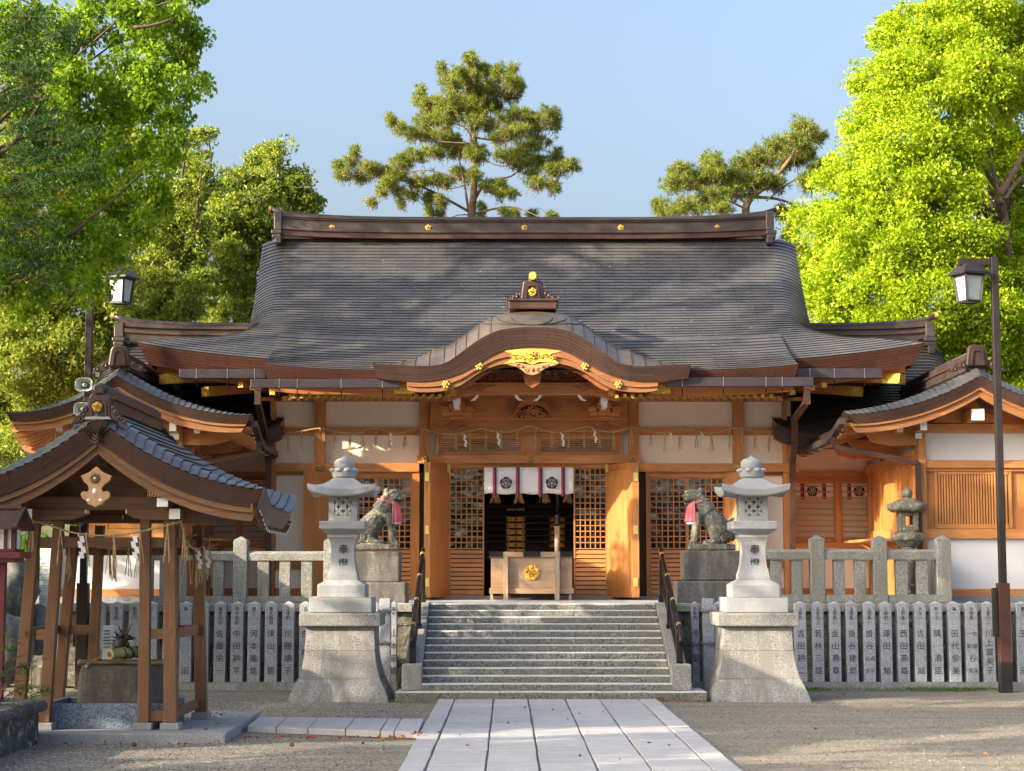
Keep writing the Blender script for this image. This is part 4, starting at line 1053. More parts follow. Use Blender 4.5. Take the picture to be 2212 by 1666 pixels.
# tympanum behind, beams and brackets
mb = MB(); tY = 41.2; poly = [(at(x, y, tY).x, zz(y, tY)) for x, y in [(985, 858), (985, 815), (1040, 775), (1100, 752), (1150, 746), (1200, 752), (1260, 775), (1315, 815), (1315, 858)]]
mb.prism(poly, 'y', tY, tY+.1); mb.build('tympanum', M['carve_dk'], hall)
mb = MB(); carved_foliage(mb, at(1020, 820, tY).x, at(1280, 820, tY).x, zz(824, tY), zz(772, tY), tY-.06, 8, 34); mb.build('carved_foliage', M['carve_dk'], hall, smooth=True)
mb = MB(); bY = 40.9
arch = [(965, 826), (1336, 826), (1336, 866), (1318, 862), (1300, 855), (1275, 852.5), (1022, 852.5), (1000, 855), (982, 862), (965, 866)]
mb.prism([(at(x, y, bY).x, zz(y, bY)) for x, y in arch], 'y', bY, bY+.25); mb.build('rainbow_beam', M['carve'], hall, bevel=.015)
mb = MB()
for s_ in (-1, 1):
    x0 = 1150+s_*112; scroll(mb, (at(x0, 838, bY-.01).x, bY-.01, zz(838, bY)), .10, 1.7, .014, -s_, math.pi/2); mb.tube([at(x0, 826+3, bY-.01), at(x0+s_*22, 842, bY-.01), at(x0+s_*48, 836, bY-.01)], .011, 5); mb.tube([at(x0-s_*9, 838, bY-.01), at(x0-s_*30, 833, bY-.01)], [.016, .004], 5)
mb.build('beam_scroll', M['carve_dk'], hall, smooth=True)
for x, sx in ((1000, -1), (1077, 1), (1122, -1), (1199, 1)) if 0 else ((1051, 1), (1081, -1), (1132, 1), (1187, -1))[:0]: pass
for x, s_ in ((1035, -1), (1111, 1), (1171, -1), (1247, 1)):
    mb = MB(); mb.prism([(at(a, b_, 41.0).x, zz(b_, 41.0)) for a, b_ in ((x, 853), (x+s_*5, 853), (x+s_*12, 862), (x+s_*19, 866), (x+s_*10, 866), (x+s_*3, 860))], 'y', 40.95, 41.0); mb.build('painted_edge', M['white'], hall)
mb = MB().pbox(930, 1356, 853, 904, 42.55, .1); mb.build('tympanum_board', M['woodred_x'], hall)
# frog-leg strut with carving
mb = MB(); mb.prism([(at(x, y, 42.2).x, zz(y, 42.2)) for x, y in [(1096, 903), (1098, 900), (1108, 897), (1116, 880), (1124, 870), (1138, 866), (1165, 866), (1178, 870), (1186, 880), (1194, 897), (1205, 900), (1206, 903)]], 'y', 42.25, 42.4); mb.build('frog_leg_strut', M['carve'], hall)
mb = MB(); mb.prism([(at(x, y, 42.2).x, zz(y, 42.2)) for x, y in [(1110, 903), (1126, 882), (1140, 876), (1162, 876), (1176, 882), (1192, 903)]], 'y', 42.22, 42.249); mb.build('strut_hollow', M['dark_wood'], hall)
mb = MB(); carved_foliage(mb, at(1112, 900, 42.2).x, at(1190, 900, 42.2).x, zz(903, 42.2), zz(874, 42.2), 42.2, 15, 16); mb.build('carved_flowers', M['carve'], hall, smooth=True)
MB().pbox(1129, 1161, 852.8, 868, 42.1, .25).build('bearing_block', M['carve'], hall)
for s_ in (-1, 1):
    xb = 1146+s_*160
    mb = MB()
    for (w, y0, y1, Y, d) in ((17, 868, 882, 41.9, .4), (13, 882, 888, 41.95, .35), (34, 888, 898, 42.1, .3), (15, 898, 904, 42.1, .3)): mb.pbox(xb-w, xb+w, y0, y1, Y, d)
    mb.pbox(xb-38, xb-16, 876, 888, 42.0, .3); mb.pbox(xb+16, xb+38, 876, 888, 42.0, .3); mb.build('bracket', M['carve'], hall, bevel=.03)
    mb = MB(); mb.pbox(xb-8, xb+8, 857, 869, 41.2, .7); mb.pbox(xb-6, xb+6, 869.5, 880, 41.3, .6); mb.build('bracket_white_end', M['white'], hall, bevel=.015)
    # gilt corner plates of the gable and of the beam ends
    xg = 1150+s_*172; mb = MB().pbox(min(xg-8, xg+13*s_-5), max(xg-8, xg+8), 838, 856, 40.6, .04); mb.build('gilt_corner_plate', M['gold'], hall)
# gilt ornaments on the bargeboard
gY = KY_+.085; X_ = lambda x, y=700: at(x, y, gY).x
cp = [(1088, 758.5), (1118, 755), (1150, 754), (1182, 755), (1212, 759), (1196, 763), (1183, 769), (1194, 774), (1208, 785), (1180, 782), (1164, 782), (1150, 788), (1136, 782), (1120, 782), (1090, 786), (1106, 775), (1117, 769), (1104, 763)]
MB().prism([(X_(x, y), zz(y, gY)) for x, y in cp], 'y', gY, gY+.05).build('gilt_ridge_plate', M['gold'], hall)
crest(hall, at(1150, 768, gY-.003), 9.5*gY/F, 'gold')
mb = MB(); rgd = random.Random(2)
for s_ in (-1, 1):
    for k in range(10):
        u = .15+.8*k/10; scroll(mb, (X_(1150+s_*u*52), gY-.008, zz(770+rgd.uniform(-7, 8)*(1-u*.6), gY)), .045, 1.3, .009, s_, rgd.uniform(0, 6), 14)
mb.build('gilt_scrolls', M['gold'], hall, smooth=True)
gp = [(1091, 785.5), (1120, 783), (1150, 789), (1180, 783), (1209, 785.5), (1196, 790), (1182, 793), (1172, 800), (1164, 807), (1150, 811), (1136, 807), (1128, 800), (1118, 793), (1104, 790)]
MB().prism([(X_(x, y), zz(y, gY)) for x, y in gp], 'y', gY+.01, gY+.09).build('gable_pendant', M['wood_pale'], hall, bevel=.012)
mb = MB()
for s_ in (-1, 1):
    scroll(mb, (X_(1150+s_*30), gY+.005, zz(791, gY)), .05, 1.2, .012, -s_, 1.0); scroll(mb, (X_(1150+s_*13), gY+.005, zz(800, gY)), .05, 1.2, .012, s_, 1.0)
    mb.ell((X_(1150+s_*22), gY, zz(792, gY)), (.03, .02, .03), 8, 5)
mb.ell((X_(1150), gY, zz(799, gY)), (.035, .02, .045), 8, 5); mb.build('pendant_hole', M['carve_dk'], hall, smooth=True)
mb = MB(); mb.prism([(at(x, y, 40.2).x, zz(y, 40.2)) for x, y in [(1130, 808), (1170, 808), (1166, 828), (1150, 839), (1134, 828)]], 'y', 40.2, 40.28); mb.build('heart_pendant', M['carve_dk'], hall)
for x, y in ((1035.5, 791.5), (1264.5, 791.5), (963.5, 831), (1336.5, 831)): flower_stud(hall, at(x, y, KY_+.12), .095, 'gilt_flower_stud')
for s_ in (-1, 1):
    pl = [(1150+s_*a, b_) for a, b_ in ((299, 829), (252, 829), (262, 836), (272, 838), (262, 842), (251, 850), (299, 851))]
    MB().prism([(at(x, y, 40.02).x, zz(y, 40.02)) for x, y in pl], 'y', 40.02, 40.06).build('gilt_end_plate', M['gold'], hall)
# onigawara on the curved gable
oY = 40.9; mb = MB(); XO = lambda x, y: (at(x, y, oY).x, zz(y, oY))
oni_base = [(1097, 651), (1205, 651), (1202, 669), (1100, 669)]
MB().prism([XO(x, y) for x, y in oni_base], 'y', oY-.12, oY+1.2).build('ornament_base', M['ridge_red'], hall, bevel=.02)
MB().prism([XO(x, y) for x, y in [(1094, 647.5), (1208, 647.5), (1206, 651.3), (1096, 651.3)]], 'y', oY-.17, oY+1.2).build('ornament_base_cap', M['ridge'], hall)
MB().prism([XO(x, y) for x, y in [(1124, 647), (1129, 612), (1133, 607), (1168, 607), (1172, 612), (1176, 647)]], 'y', oY-.06, oY+.14).build('ridge_end_tile', M['onigawara'], hall, bevel=.03)
MB().band([XO(x, y) for x, y in [(1133, 647), (1137, 620), (1141, 616), (1158, 616), (1163, 620), (1167, 647)]], [XO(x, y) for x, y in [(1137, 647), (1140, 623), (1143, 619.5), (1156, 619.5), (1160, 623), (1163, 647)]], oY-.09, oY-.055).build('tile_moulding', M['onigawara'], hall)
for s_ in (-1, 1):
    mb = MB(); mb.prism([XO(1150+s_*a, b_) for a, b_ in ((26, 647), (25, 625), (31, 631), (36, 634), (34, 638), (43, 639), (42, 642), (52, 643), (60, 643.5), (56, 647))][::1], 'y', oY-.04, oY+.08)
    for (a, b_, r_) in ((31, 636, .05), (38, 641, .05), (46, 645, .04), (58, 645, .035)): scroll(mb, (XO(1150+s_*a, b_)[0], oY-.06, XO(0, b_)[1]), r_, 1.2, .014, s_, 1)
    mb.build('ornament_wing', M['onigawara'], hall)
crest(hall, (XO(1150, 632)[0], oY-.08, XO(0, 632)[1]), 8.6*oY/F, 'gold')
MB().tube([Vector((XO(1150, 0)[0], oY-.18, zz(598.5, oY))), Vector((XO(1150, 0)[0], oY+.9, zz(604, oY)))], .088, 16).build('ridge_tube', M['gold_p'], hall, smooth=False)
MB().tube([Vector((XO(1150, 0)[0], oY-.19, zz(598.5, oY))), Vector((XO(1150, 0)[0], oY-.175, zz(598.5, oY)))], .07, 16).build('tube_face', M['gold'], hall)
MB().pbox(1146, 1154, 604, 611, oY-.03, .1).build('tube_neck', M['gold_p'], hall)
# gutters, straps and downpipes
def gutter(x0, x1, y0, y1, Y, straps, name='gutter'):
    o = MB().pbox(x0, x1, y0, y1, Y, .16).build(name, M['gutter'], hall, bevel=.01)
    mb = MB()
    for x in straps: mb.pbox(x-.6, x+.6, y0-1, y1+1, Y-.008, .2)
    mb.build('gutter_strap', M['steel'], o)
    mb = MB()
    for x in straps:
        p = at(x, y1, Y+.1); mb.tube([p, p+Vector((0, .05, -.16)), p+Vector((0, .2, -.22))], .012, 5)
    mb.build('gutter_hanger', M['iron'], o)
gutter(387, 575, 797.5, 817.5, 41.0, [424, 491, 550]); gutter(541, 864, 819.5, 838, 39.85, [603, 642, 737, 826])
gutter(1438, 1758, 815, 834.5, 39.85, [1474, 1563, 1655, 1690]); gutter(1720, 1905, 796, 816.5, 41.0, [1750, 1803, 1868])
def downpipe(pts, w=.13):
    mb = MB()
    for a, b_ in zip(pts[:-1], pts[1:]): mb.beam(a, b_, w, w, up=(0, 1, 0))
    for p in pts[1:-1]: mb.box(p.x-w/2-.004, p.x+w/2+.004, p.y-w/2-.004, p.y+w/2+.004, p.z-w/2, p.z+w/2)
    return mb.build('downpipe', M['pipe'], hall)
downpipe([at(557, 838, 39.95), at(557, 868, 39.95), at(573, 945, 41.9), at(579.5, 985, 42.5), at(579.5, 1292, 42.5)])
downpipe([at(1743, 836, 39.95), at(1743, 868, 39.95), at(1716, 905, 41.2), at(1716, 958, 42.0), at(1712, 1000, 42.5), at(1711, 1292, 42.5)])
for x0, x1, y0, y1 in ((551, 564, 836, 842), (1737, 1750, 834, 841)): MB().pbox(x0, x1, y0, y1, 39.86, .22).build('gutter_outlet', M['pipe'], hall)
for x in (1689, 582): MB().pbox(x-14 if x > 1000 else x-8, x+35 if x > 1000 else x+12, 934, 947, 42.3, .3).build('gutter', M['pipe'], hall, bevel=.01)
# rafters with gilt caps, two tiers
raf = MB(); raf.beam((0, 0, 0), (0, 2.2, .42), .07, .075); raf_o = None
cap = MB(); cap.box(-.038, .038, -.03, .006, -.05, .035)
first = None
for s_ in (-1, 1):
    for k in range(20):
        for tier in (0, 1):
            x = 1150+s_*(182+k*17.55+tier*7*1); Y = 40.45 if tier == 0 else 41.1; p = at(x, 855.5 if tier == 0 else 860.5, Y)
            if first is None:
                first = raf.build('rafter', M['woodred_y'], hall); c_ = cap.build('rafter_cap', M['gold_p'], first); c_.location = (0, 0, 0)
                # meshes were shifted by the hall's origin: shift back
                for o_ in (first, c_):
                    for v in o_.data.vertices: v.co += Vector((hall.location.x, hall.location.y, hall.location.z))
                o = first
            else: o = copy_tree(first, hall)
            o.location = p-hall.location
for s_ in (-1, 1):       # fan rafters under the corners
    for (xa, ya, Ya) in ((622, 852, 41.3), (645, 861, 41.6), (672, 848, 41.2), (700, 862, 41.7), (715, 838, 41.3), (740, 832, 41.2)):
        p = at(1150+s_*(xa-150+40), ya, Ya); q_ = Vector((XC+s_*5.9, 43.3, p.z+.15)); d = (q_-p).normalized()
        r_ = MB().beam(p, q_, .10, .09).build('rafter', M['wood_y'], hall); MB().beam(p-d*.02, p+d*.05, .12, .11).build('rafter_cap', M['gold_p'], r_)
    for (x, y, Y, w, h, nm) in ((1150+s_*797, 819, 41.55, 18, 11, 'hip_rafter_cap'), (1150+s_*704, 846, 41.9, 15, 8.5, 'hip_rafter_cap')):
        k = Y/F; p = at(x, y, Y); q_ = Vector((XC+s_*6.0, 43.5, p.z+.25)); d = (q_-p).normalized()
        r_ = MB().beam(p, q_, .26, .2).build('hip_rafter', M['wood_y'], hall)
        mb = MB(); mb.beam(p-d*.03, p+d*.42, .285, .225); mb.build(nm, M['gold'], r_)
        
# ------------------------------------------------------------------ facade
FW = 43.0
def panel(x0, x1, y0, y1, mat, name, Y=FW, d=.08, par=None): return MB().pbox(x0, x1, y0, y1, Y, d).build(name, M[mat], par or hall)
def mir(a, b_): return 2286-b_, 2286-a
for (a, b_) in ((594, 679.5), (702, 906)):
    for (p, q_) in ((a, b_), mir(a, b_)):
        panel(p, q_, 867, 924, 'plaster', 'plaster_panel', FW+.06); panel(p, q_, 940, 1001, 'plaster', 'plaster_panel', FW+.06)
        panel(p, q_, 923.5, 940, 'wood_x', 'tie_beam', FW-.02, .12); panel(p, q_, 858, 867.3, 'woodred_x', 'wall_plate', FW-.05, .3)
for (a, b_) in ((585.7, 594.2), (679.5, 702), (905.8, 928.6)):
    for (p, q_) in ((a, b_), mir(a, b_)): panel(p, q_, 856, 1001 if a < 900 else 984, 'wood_z', 'pillar', FW-.13, .26)
for (p, q_) in ((560, 905), mir(560, 905)): panel(p, q_, 1001, 1019, 'wood_x', 'lintel_beam', FW-.19, .32)
panel(901, 1385, 984, 1001, 'wood_x', 'lintel_beam', FW-.24, .34)
panel(929, 1370, 1001.3, 1010, 'wood_x', 'door_head', FW-.1, .15)
MB().pbox(929, 1357, 907.6, 934, FW-.3, .22).build('rainbow_beam', M['carve'], hall, bevel=.02)
mb = MB()
for s_ in (-1, 1):
    x0 = 1143+s_*163; scroll(mb, (at(x0, 920, 42.69).x, 42.69, zz(922, 42.69)), .115, 1.8, .013, -s_, math.pi/2)
    mb.tube([at(x0, 911, 42.69), at(x0+s_*25, 925, 42.69), at(x0+s_*45, 914, 42.69)], [.013, .012, .004], 5); mb.tube([at(x0-s_*12, 922, 42.69), at(x0-s_*26, 918, 42.69), at(x0-s_*40, 912, 42.69)], [.014, .01, .004], 5); mb.tube([at(x0-s_*18, 920, 42.69), at(x0-s_*34, 926, 42.69)], [.01, .003], 5)
mb.build('beam_scroll', M['carve_dk'], hall, smooth=True)
panel(929, 1357, 902.5, 908, 'wood_x', 'cornice_strip', FW-.36, .3)
panel(941.5, 1344.5, 934, 941, 'wood_x', 'transom_head', FW-.08, .14)
for (p, q_) in ((929, 941), (1344, 1358)): panel(p, q_, 934, 984, 'plaster_w', 'plaster_panel', FW+.02)
for (p, q_) in ((941, 949), (1336, 1344.5), (1131, 1161)): panel(p, q_, 941, 984, 'wood_z', 'transom_post', FW-.1, .14)
for (x0, x1) in ((949, 1131), (1161, 1336)):
    o = MB().pbox(x0, x1, 941, 949.5, FW-.05, .06).pbox(x0, x1, 977, 984, FW-.05, .06).pbox(x0, x0+7, 949.6, 976.9, FW-.05, .06).pbox(x1-7, x1, 949.6, 976.9, FW-.05, .06).build('transom_window', M['wood_x'], hall)
    mb = MB()
    for j in range(7): y = 951.5+j*3.9; mb.pbox(x0+7.2, x1-7.2, y, y+2.0, FW-.02, .02)
    mb.build('slat', M['wood_x'], o); MB().pbox(x0+7, x1-7, 949.6, 976.9, FW+.04, .01).build('glass_pane', M['glass'], o)
for x, y in ((919, 991.5), (1143.5, 991.5), (1369, 991.5)): flower_stud(hall, at(x, y, FW-.26), .085)
for x, y in ((689.5, 1010), (1593, 1010)): flower_stud(hall, at(x, y, FW-.21), .085)
# doors and screens between the pillars
flo = 1288
for (p, q_) in ((594, 654.5), (1641, 1694)): panel(p, q_, 1027, 1287, 'plaster', 'plaster_panel', FW+.05); panel(p, q_, 1019.2, 1027, 'wood_x', 'rail_board', FW, .1); panel(p, q_, 1206, 1228, 'woodred_x', 'tie_beam', FW-.03, .1); panel(p, q_, 1271, 1288, 'woodred_x', 'ground_sill', FW-.05, .12)
for (p, q_) in ((585.5, 593.8), (1694, 1706)): panel(p, q_, 1019.2, 1290, 'wood_z', 'pillar', FW-.13, .24)
panel(732, 906, 1019.5, 1031, 'wood_x', 'door_head', FW-.05, .12); panel(1396, 1568, 1019.5, 1031, 'wood_x', 'door_head', FW-.05, .12)
for x0, x1 in ((734, 812), (812, 890), (1402, 1484), (1484, 1566)): lattice(hall, x0, x1, 1031.2, 1184, 6, 12, FW, 3.6, 2.4, low=1287)
for (a_, b2_) in ((737, 808), (815, 887), (1405, 1481), (1487, 1563)):
    MB().pbox(a_, b2_, 1033, 1066, FW+.16, .01).build('window_curtain', M['linen'], hall)
    for q_ in (.18, .62): xs_ = a_+(b2_-a_)*q_; MB().pbox(xs_, xs_+4, 1033, 1070, FW+.145, .01).build('red_strap', M['redstrap'], hall); MB().pbox(xs_+4.2, xs_+8, 1033, 1070, FW+.145, .01).build('navy_strap', M['navystrap'], hall)
for (p, q_) in ((890, 905.5), (1396, 1402)): panel(p, q_, 1019.2, 1288, 'wood_door', 'door_post', FW-.14, .2)
# swung-open plank doors at the sides
for (xa, xb, Ya, Yb) in ((654.5, 731, 42.35, 42.95), (1641, 1567, 42.35, 42.95)):
    p0 = at(xa, 1150, Ya).x; p1 = at(xb, 1150, Yb).x; o = MB().prism([(p0, Ya), (p1, Yb), (p1, Yb+.06), (p0, Ya+.06)], 'z', zz(1288, 42.9), zz(1019.5, 42.7)).build('plank_door', M['wood_door'], hall)
    mb = MB()
    for u0, u1, z0_, z1_ in ((0, .16, 0, 1), (.84, 1, 0, 1), (.16, .84, 0, .06), (.16, .84, .94, 1)):
        zl, zh = zz(1288, 42.9), zz(1019.5, 42.7); a = Vector((p0+(p1-p0)*u0, Ya+(Yb-Ya)*u0-.025, 0)); b_ = Vector((p0+(p1-p0)*u1, Ya+(Yb-Ya)*u1-.025, 0))
        mb.prism([(a.x, a.y), (b_.x, b_.y), (b_.x, b_.y+.024), (a.x, a.y+.024)], 'z', zl+(zh-zl)*z0_, zl+(zh-zl)*z1_)
    mb.build('door_frame', M['wood_door'], o)
# folded main doors either side of the opening
for s_, (xe, xi, xm) in ((-1, (915.4, 929, 970)), (1, (1380.8, 1366, 1310.5))):
    zb, zt = zz(1290, 42.6), zz(1003, 42.6); Yo_ = 41.9
    X0, X1, X2 = at(xe, 1150, Yo_).x, at(xi, 1150, Yo_).x, at(xm, 1150, FW-.05).x
    mid = (X0+X1)/2
    a = MB().box(min(X0, mid)+.004, max(X0, mid)-.004, Yo_, FW-.2, zb, zt).build('folding_door', M['wood_door'], hall)
    o = MB().prism([(mid, Yo_), (X1, Yo_), (X2, FW-.12), (X2, FW-.06), (mid, Yo_+.08)], 'z', zb, zt).build('folding_door', M['wood_door'], hall)
    mb = MB()
    for z0_, z1_ in ((0, .05), (.955, 1)):
        zl, zh = zb, zt; d = Vector((X2-X1, FW-.12-Yo_, 0)); n_ = Vector((-d.y, d.x, 0)).normalized()*(.02 if s_ > 0 else -.02)
        n_ = n_ if n_.y < 0 else -n_
        pa = Vector((X1, Yo_, 0))+d*.06; pb = Vector((X1, Yo_, 0))+d*.97
        mb.prism([(pa.x, pa.y), (pb.x, pb.y), (pb.x+n_.x, pb.y+n_.y), (pa.x+n_.x, pa.y+n_.y)], 'z', zl+(zh-zl)*z0_, zl+(zh-zl)*z1_)
    mb.build('door_batten', M['woodred_x'], o)
    for y in (1030, 1144.5, 1258): MB().pbox(min(xe, xi)+2.6, max(xe, xi)-2.6, y-9.3, y+9.3, Yo_-.015, .014).build('gilt_hinge', M['gold_b'], o)
    MB().pbox(xm-3.5, xm+3.5, 1003, 1019, FW-.3, .03).build('gilt_hinge', M['gold_p'], o)
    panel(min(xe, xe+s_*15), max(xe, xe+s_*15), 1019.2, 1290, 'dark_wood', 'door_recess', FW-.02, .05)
lattice(hall, 970, 1046, 1010.3, 1184.5, 6, 14, FW-.02, 3.4, 2.3, low=1288); lattice(hall, 1239, 1311, 1010.3, 1184.5, 6, 14, FW-.02, 3.4, 2.3, low=1288)
MB().pbox(575, 1715, 1288, 1296.5, FW-.32, .5).build('threshold_stone', M['slab'], hall)
# side walls of the hall and the dark interior
for X in (at(588, 1100, FW).x, at(1704, 1100, FW).x): MB().box(X-.1, X+.1, FW+.15, 49, ZP, zz(862, FW)).build('side_wall', M['plaster'], hall)
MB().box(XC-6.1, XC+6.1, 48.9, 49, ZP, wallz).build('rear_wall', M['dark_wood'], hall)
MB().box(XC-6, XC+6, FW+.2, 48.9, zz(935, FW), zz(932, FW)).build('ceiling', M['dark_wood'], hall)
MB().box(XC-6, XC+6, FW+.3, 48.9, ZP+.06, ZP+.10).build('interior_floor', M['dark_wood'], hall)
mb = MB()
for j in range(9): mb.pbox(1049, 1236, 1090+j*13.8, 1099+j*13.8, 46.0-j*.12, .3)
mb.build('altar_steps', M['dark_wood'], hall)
def plaque(x0, x1, y0, y1, Y, par):
    mb = MB(); c = at((x0+x1)/2, (y0+y1)/2, Y); w = (x1-x0)/2*Y/F; h = (y1-y0)/2*Y/F
    pts = [(-1, 0), (-.92, .8), (-.75, 1), (-.6, .75), (.6, .75), (.75, 1), (.92, .8), (1, 0), (.92, -.8), (.75, -1), (.6, -.75), (-.6, -.75), (-.75, -1), (-.92, -.8)]
    mb.prism([(c.x+a*w, c.z+b_*h) for a, b_ in pts], 'y', Y, Y+.03)
    for u in (-.8, 0, .8): mb.ell((c.x+u*w, Y-.01, c.z), (w*.14, .03, h*.6), 10, 6)
    return mb.build('gilt_plaque', M['gilt_dim'], par)
for j in range(6): plaque(1093.5, 1134.7, 1115.8+j*13.8, 1127.8+j*13.8, 45.0, hall); plaque(1187, 1221, 1115.8+j*13.8, 1127.8+j*13.8, 45.2, hall)
plaque(1093, 1134.5, 1098.5, 1103.5, 45.4, hall)
mb = MB()
for j in range(6): mb.pbox(1048, 1238, 1114.5+j*13.8, 1117+j*13.8, 45.04, .5)
mb.build('altar_ledge', M['dark_wood'], hall)
# white curtain over the opening --------------------------------------
cY = 42.55; cur = thing('entrance_curtain', 'white shrine curtain with black flower crests over the main entrance', 'curtain', at(1142, 1010, cY))
def wav(x): return .02*math.sin(x*5.1)+.012*math.sin(x*11+1)
x0, x1 = at(1046, 1040, cY).x, at(1239, 1040, cY).x
rows = [[(x0+(x1-x0)*i/60, cY+wav(x0+(x1-x0)*i/60)*v, zz(1010, cY)+(zz(1067, cY)-zz(1010, cY))*v+.015*math.sin(i*.33)*v) for i in range(61)] for v in (0, .2, .4, .6, .8, 1)]
o = MB().grid(rows).build('cloth', M['linen'], cur, smooth=True); o.modifiers.new('s', 'SOLIDIFY').thickness = .004
for (a, b_) in ((1064.8, 1072.6), (1114.2, 1122.6), (1163, 1172), (1212.4, 1220.6)):
    m_ = (a+b_)/2; mb = MB().pbox(a, m_, 1010, 1072.6, cY-.05, .012); mb.build('red_strap', M['redstrap'], cur)
    MB().pbox(m_, b_, 1010, 1072.6, cY-.05, .012).build('navy_strap', M['navystrap'], cur)
def mon(par, c, r, Y):
    mb = MB(); cx, cz = c.x, c.z
    for k in range(5):
        th0 = math.pi/2+k*2*math.pi/5; o_ = []; i_ = []
        for j in range(9):
            u = (j/8-.5)*2*.56; R1 = r*(1-.10*(abs(u)/.56)**2.5); o_.append((cx+R1*math.cos(th0+u), cz+R1*math.sin(th0+u))); i_.append((cx+r*.66*math.cos(th0+u), cz+r*.66*math.sin(th0+u)))
        mb.band(o_, i_, Y-.006, Y)
        th1 = th0; pet = []
        for j in range(10):
            a = 2*math.pi*j/10; pet.append((cx+math.cos(th1)*r*.36+math.cos(a)*r*.17, cz+math.sin(th1)*r*.36+math.sin(a)*r*.17))
        mb.prism(pet, 'y', Y-.006, Y)
    n = 30; o_ = [(cx+r*.62*math.cos(2*math.pi*j/n), cz+r*.62*math.sin(2*math.pi*j/n)) for j in range(n+1)]; i_ = [(cx+r*.57*math.cos(2*math.pi*j/n), cz+r*.57*math.sin(2*math.pi*j/n)) for j in range(n+1)]
    mb.band(o_, i_, Y-.006, Y); return mb.build('flower_crest', M['ink'], par)
for x in (1093, 1192): mon(cur, at(x, 1043.5, cY-.045), 13.3*cY/F, cY-.045)
# straw fringe and small boxes behind the curtain
for (x, w) in ((1070, 8), (1122, 12), (1176, 11), (1228, 8)):
    o = thing('straw_fringe', {1070: 'straw tassel bundle under the curtain, leftmost of four', 1122: 'straw tassel bundle under the curtain, second from the left', 1176: 'straw tassel bundle under the curtain, third from the left', 1228: 'straw tassel bundle under the curtain, rightmost of four'}[x], 'straw tassel', at(x, 1060, 43.2), 'straw tassels under the entrance curtain'); mb = MB(); rq = random.Random(x)
    for i in range(22): a = at(x+rq.uniform(-w*.5, w*.5), 1062, 43.2); mb.tube([a, a+Vector((rq.uniform(-.12, .12), 0, -.26+rq.uniform(-.03, .05)))], .006, 4)
    mb.build('strands', M['straw'], o)
# bell rope
br_ = thing('bell_rope', 'dark hanging bell rope with wooden grip beside the right of the offering box', 'bell rope', at(1204, 1060, 43.25))
MB().tube([at(1204, 1010, 43.25), at(1204, 1110, 43.25)], .045, 12).build('rope', M['black'], br_, smooth=True)
MB().lathe([(.075, 0), (.09, .05), (.06, .12), (.085, .2), (.075, .3)], at(1204, 1136, 43.25), n=16).build('turned_collar', M['black'], br_, smooth=True)
MB().tube([at(1204, 1136, 43.25), at(1204, 1200, 43.25)], .066, 16).build('grip', M['wood_grey_z'], br_, smooth=True)
# offering box --------------------------------------------------------
oY = 41.35; ob = thing('offering_box', 'weathered wooden offering box with gold flower crest before the entrance', 'offering box', (at(1148, 1296, oY).x, oY, ZP))
k = oY/F; X = lambda x: at(x, 1250, oY).x; Z = lambda y: zz(y, oY)
MB().box(X(1060.5), X(1236), oY, oY+.9, Z(1270), Z(1204.3)).build('body', M['wood_grey'], ob)
mb = MB().box(X(1057), X(1239), oY-.04, oY+.03, Z(1204), Z(1192.3)); mb.box(X(1057), X(1239), oY+.9, oY+.97, Z(1204), Z(1192.3)); mb.box(X(1057), X(1063), oY+.031, oY+.899, Z(1204), Z(1192.3)); mb.box(X(1233), X(1239), oY+.031, oY+.899, Z(1204), Z(1192.3)); mb.build('top_frame', M['wood_grey'], ob, bevel=.006)
mb = MB()
for i in range(14): x = X(1066)+(X(1230)-X(1066))*i/13; mb.box(x-.02, x+.02, oY+.032, oY+.898, Z(1200), Z(1194))
mb.build('grille_bar', M['wood_grey_z'], ob)
for a, b_ in ((1056.4, 1086), (1130, 1167), (1210, 1239.6)):
    o = MB().box(X(a), X(b_), oY-.052, oY-.041, Z(1203), Z(1192.6)).build('iron_fitting', M['iron'], ob)
    MB().box(X(a)+.0, X(b_), oY-.05, oY+.0, Z(1192.2), Z(1191.6)).build('iron_strap', M['iron'], ob)
mb = MB().box(X(1057), X(1239), oY-.035, oY-.002, Z(1282.5), Z(1270.5)); mb.build('lower_rail', M['wood_grey'], ob)
for a, b_ in ((1087.5, 1097.6), (1198, 1208.6)): MB().box(X(a), X(b_), oY-.12, oY-.037, ZP, Z(1203.5)).build('leg', M['wood_grey_z'], ob, bevel=.006); MB().box(X(a), X(b_), oY+.92, oY+1.0, ZP, Z(1203.5)).build('leg', M['wood_grey_z'], ob)
for a in (1062, 1232): MB().box(X(a)-.03, X(a)+.03, oY+.02, oY+.08, ZP, Z(1270)).build('leg', M['wood_grey_z'], ob)
MB().box(X(1085), X(1210), oY+.3, oY+.38, Z(1292), Z(1284)).build('bottom_tie', M['dark_wood'], ob)
crest(ob, at(1148.5, 1237, oY-.01), 17*k, 'gold', d=.032)
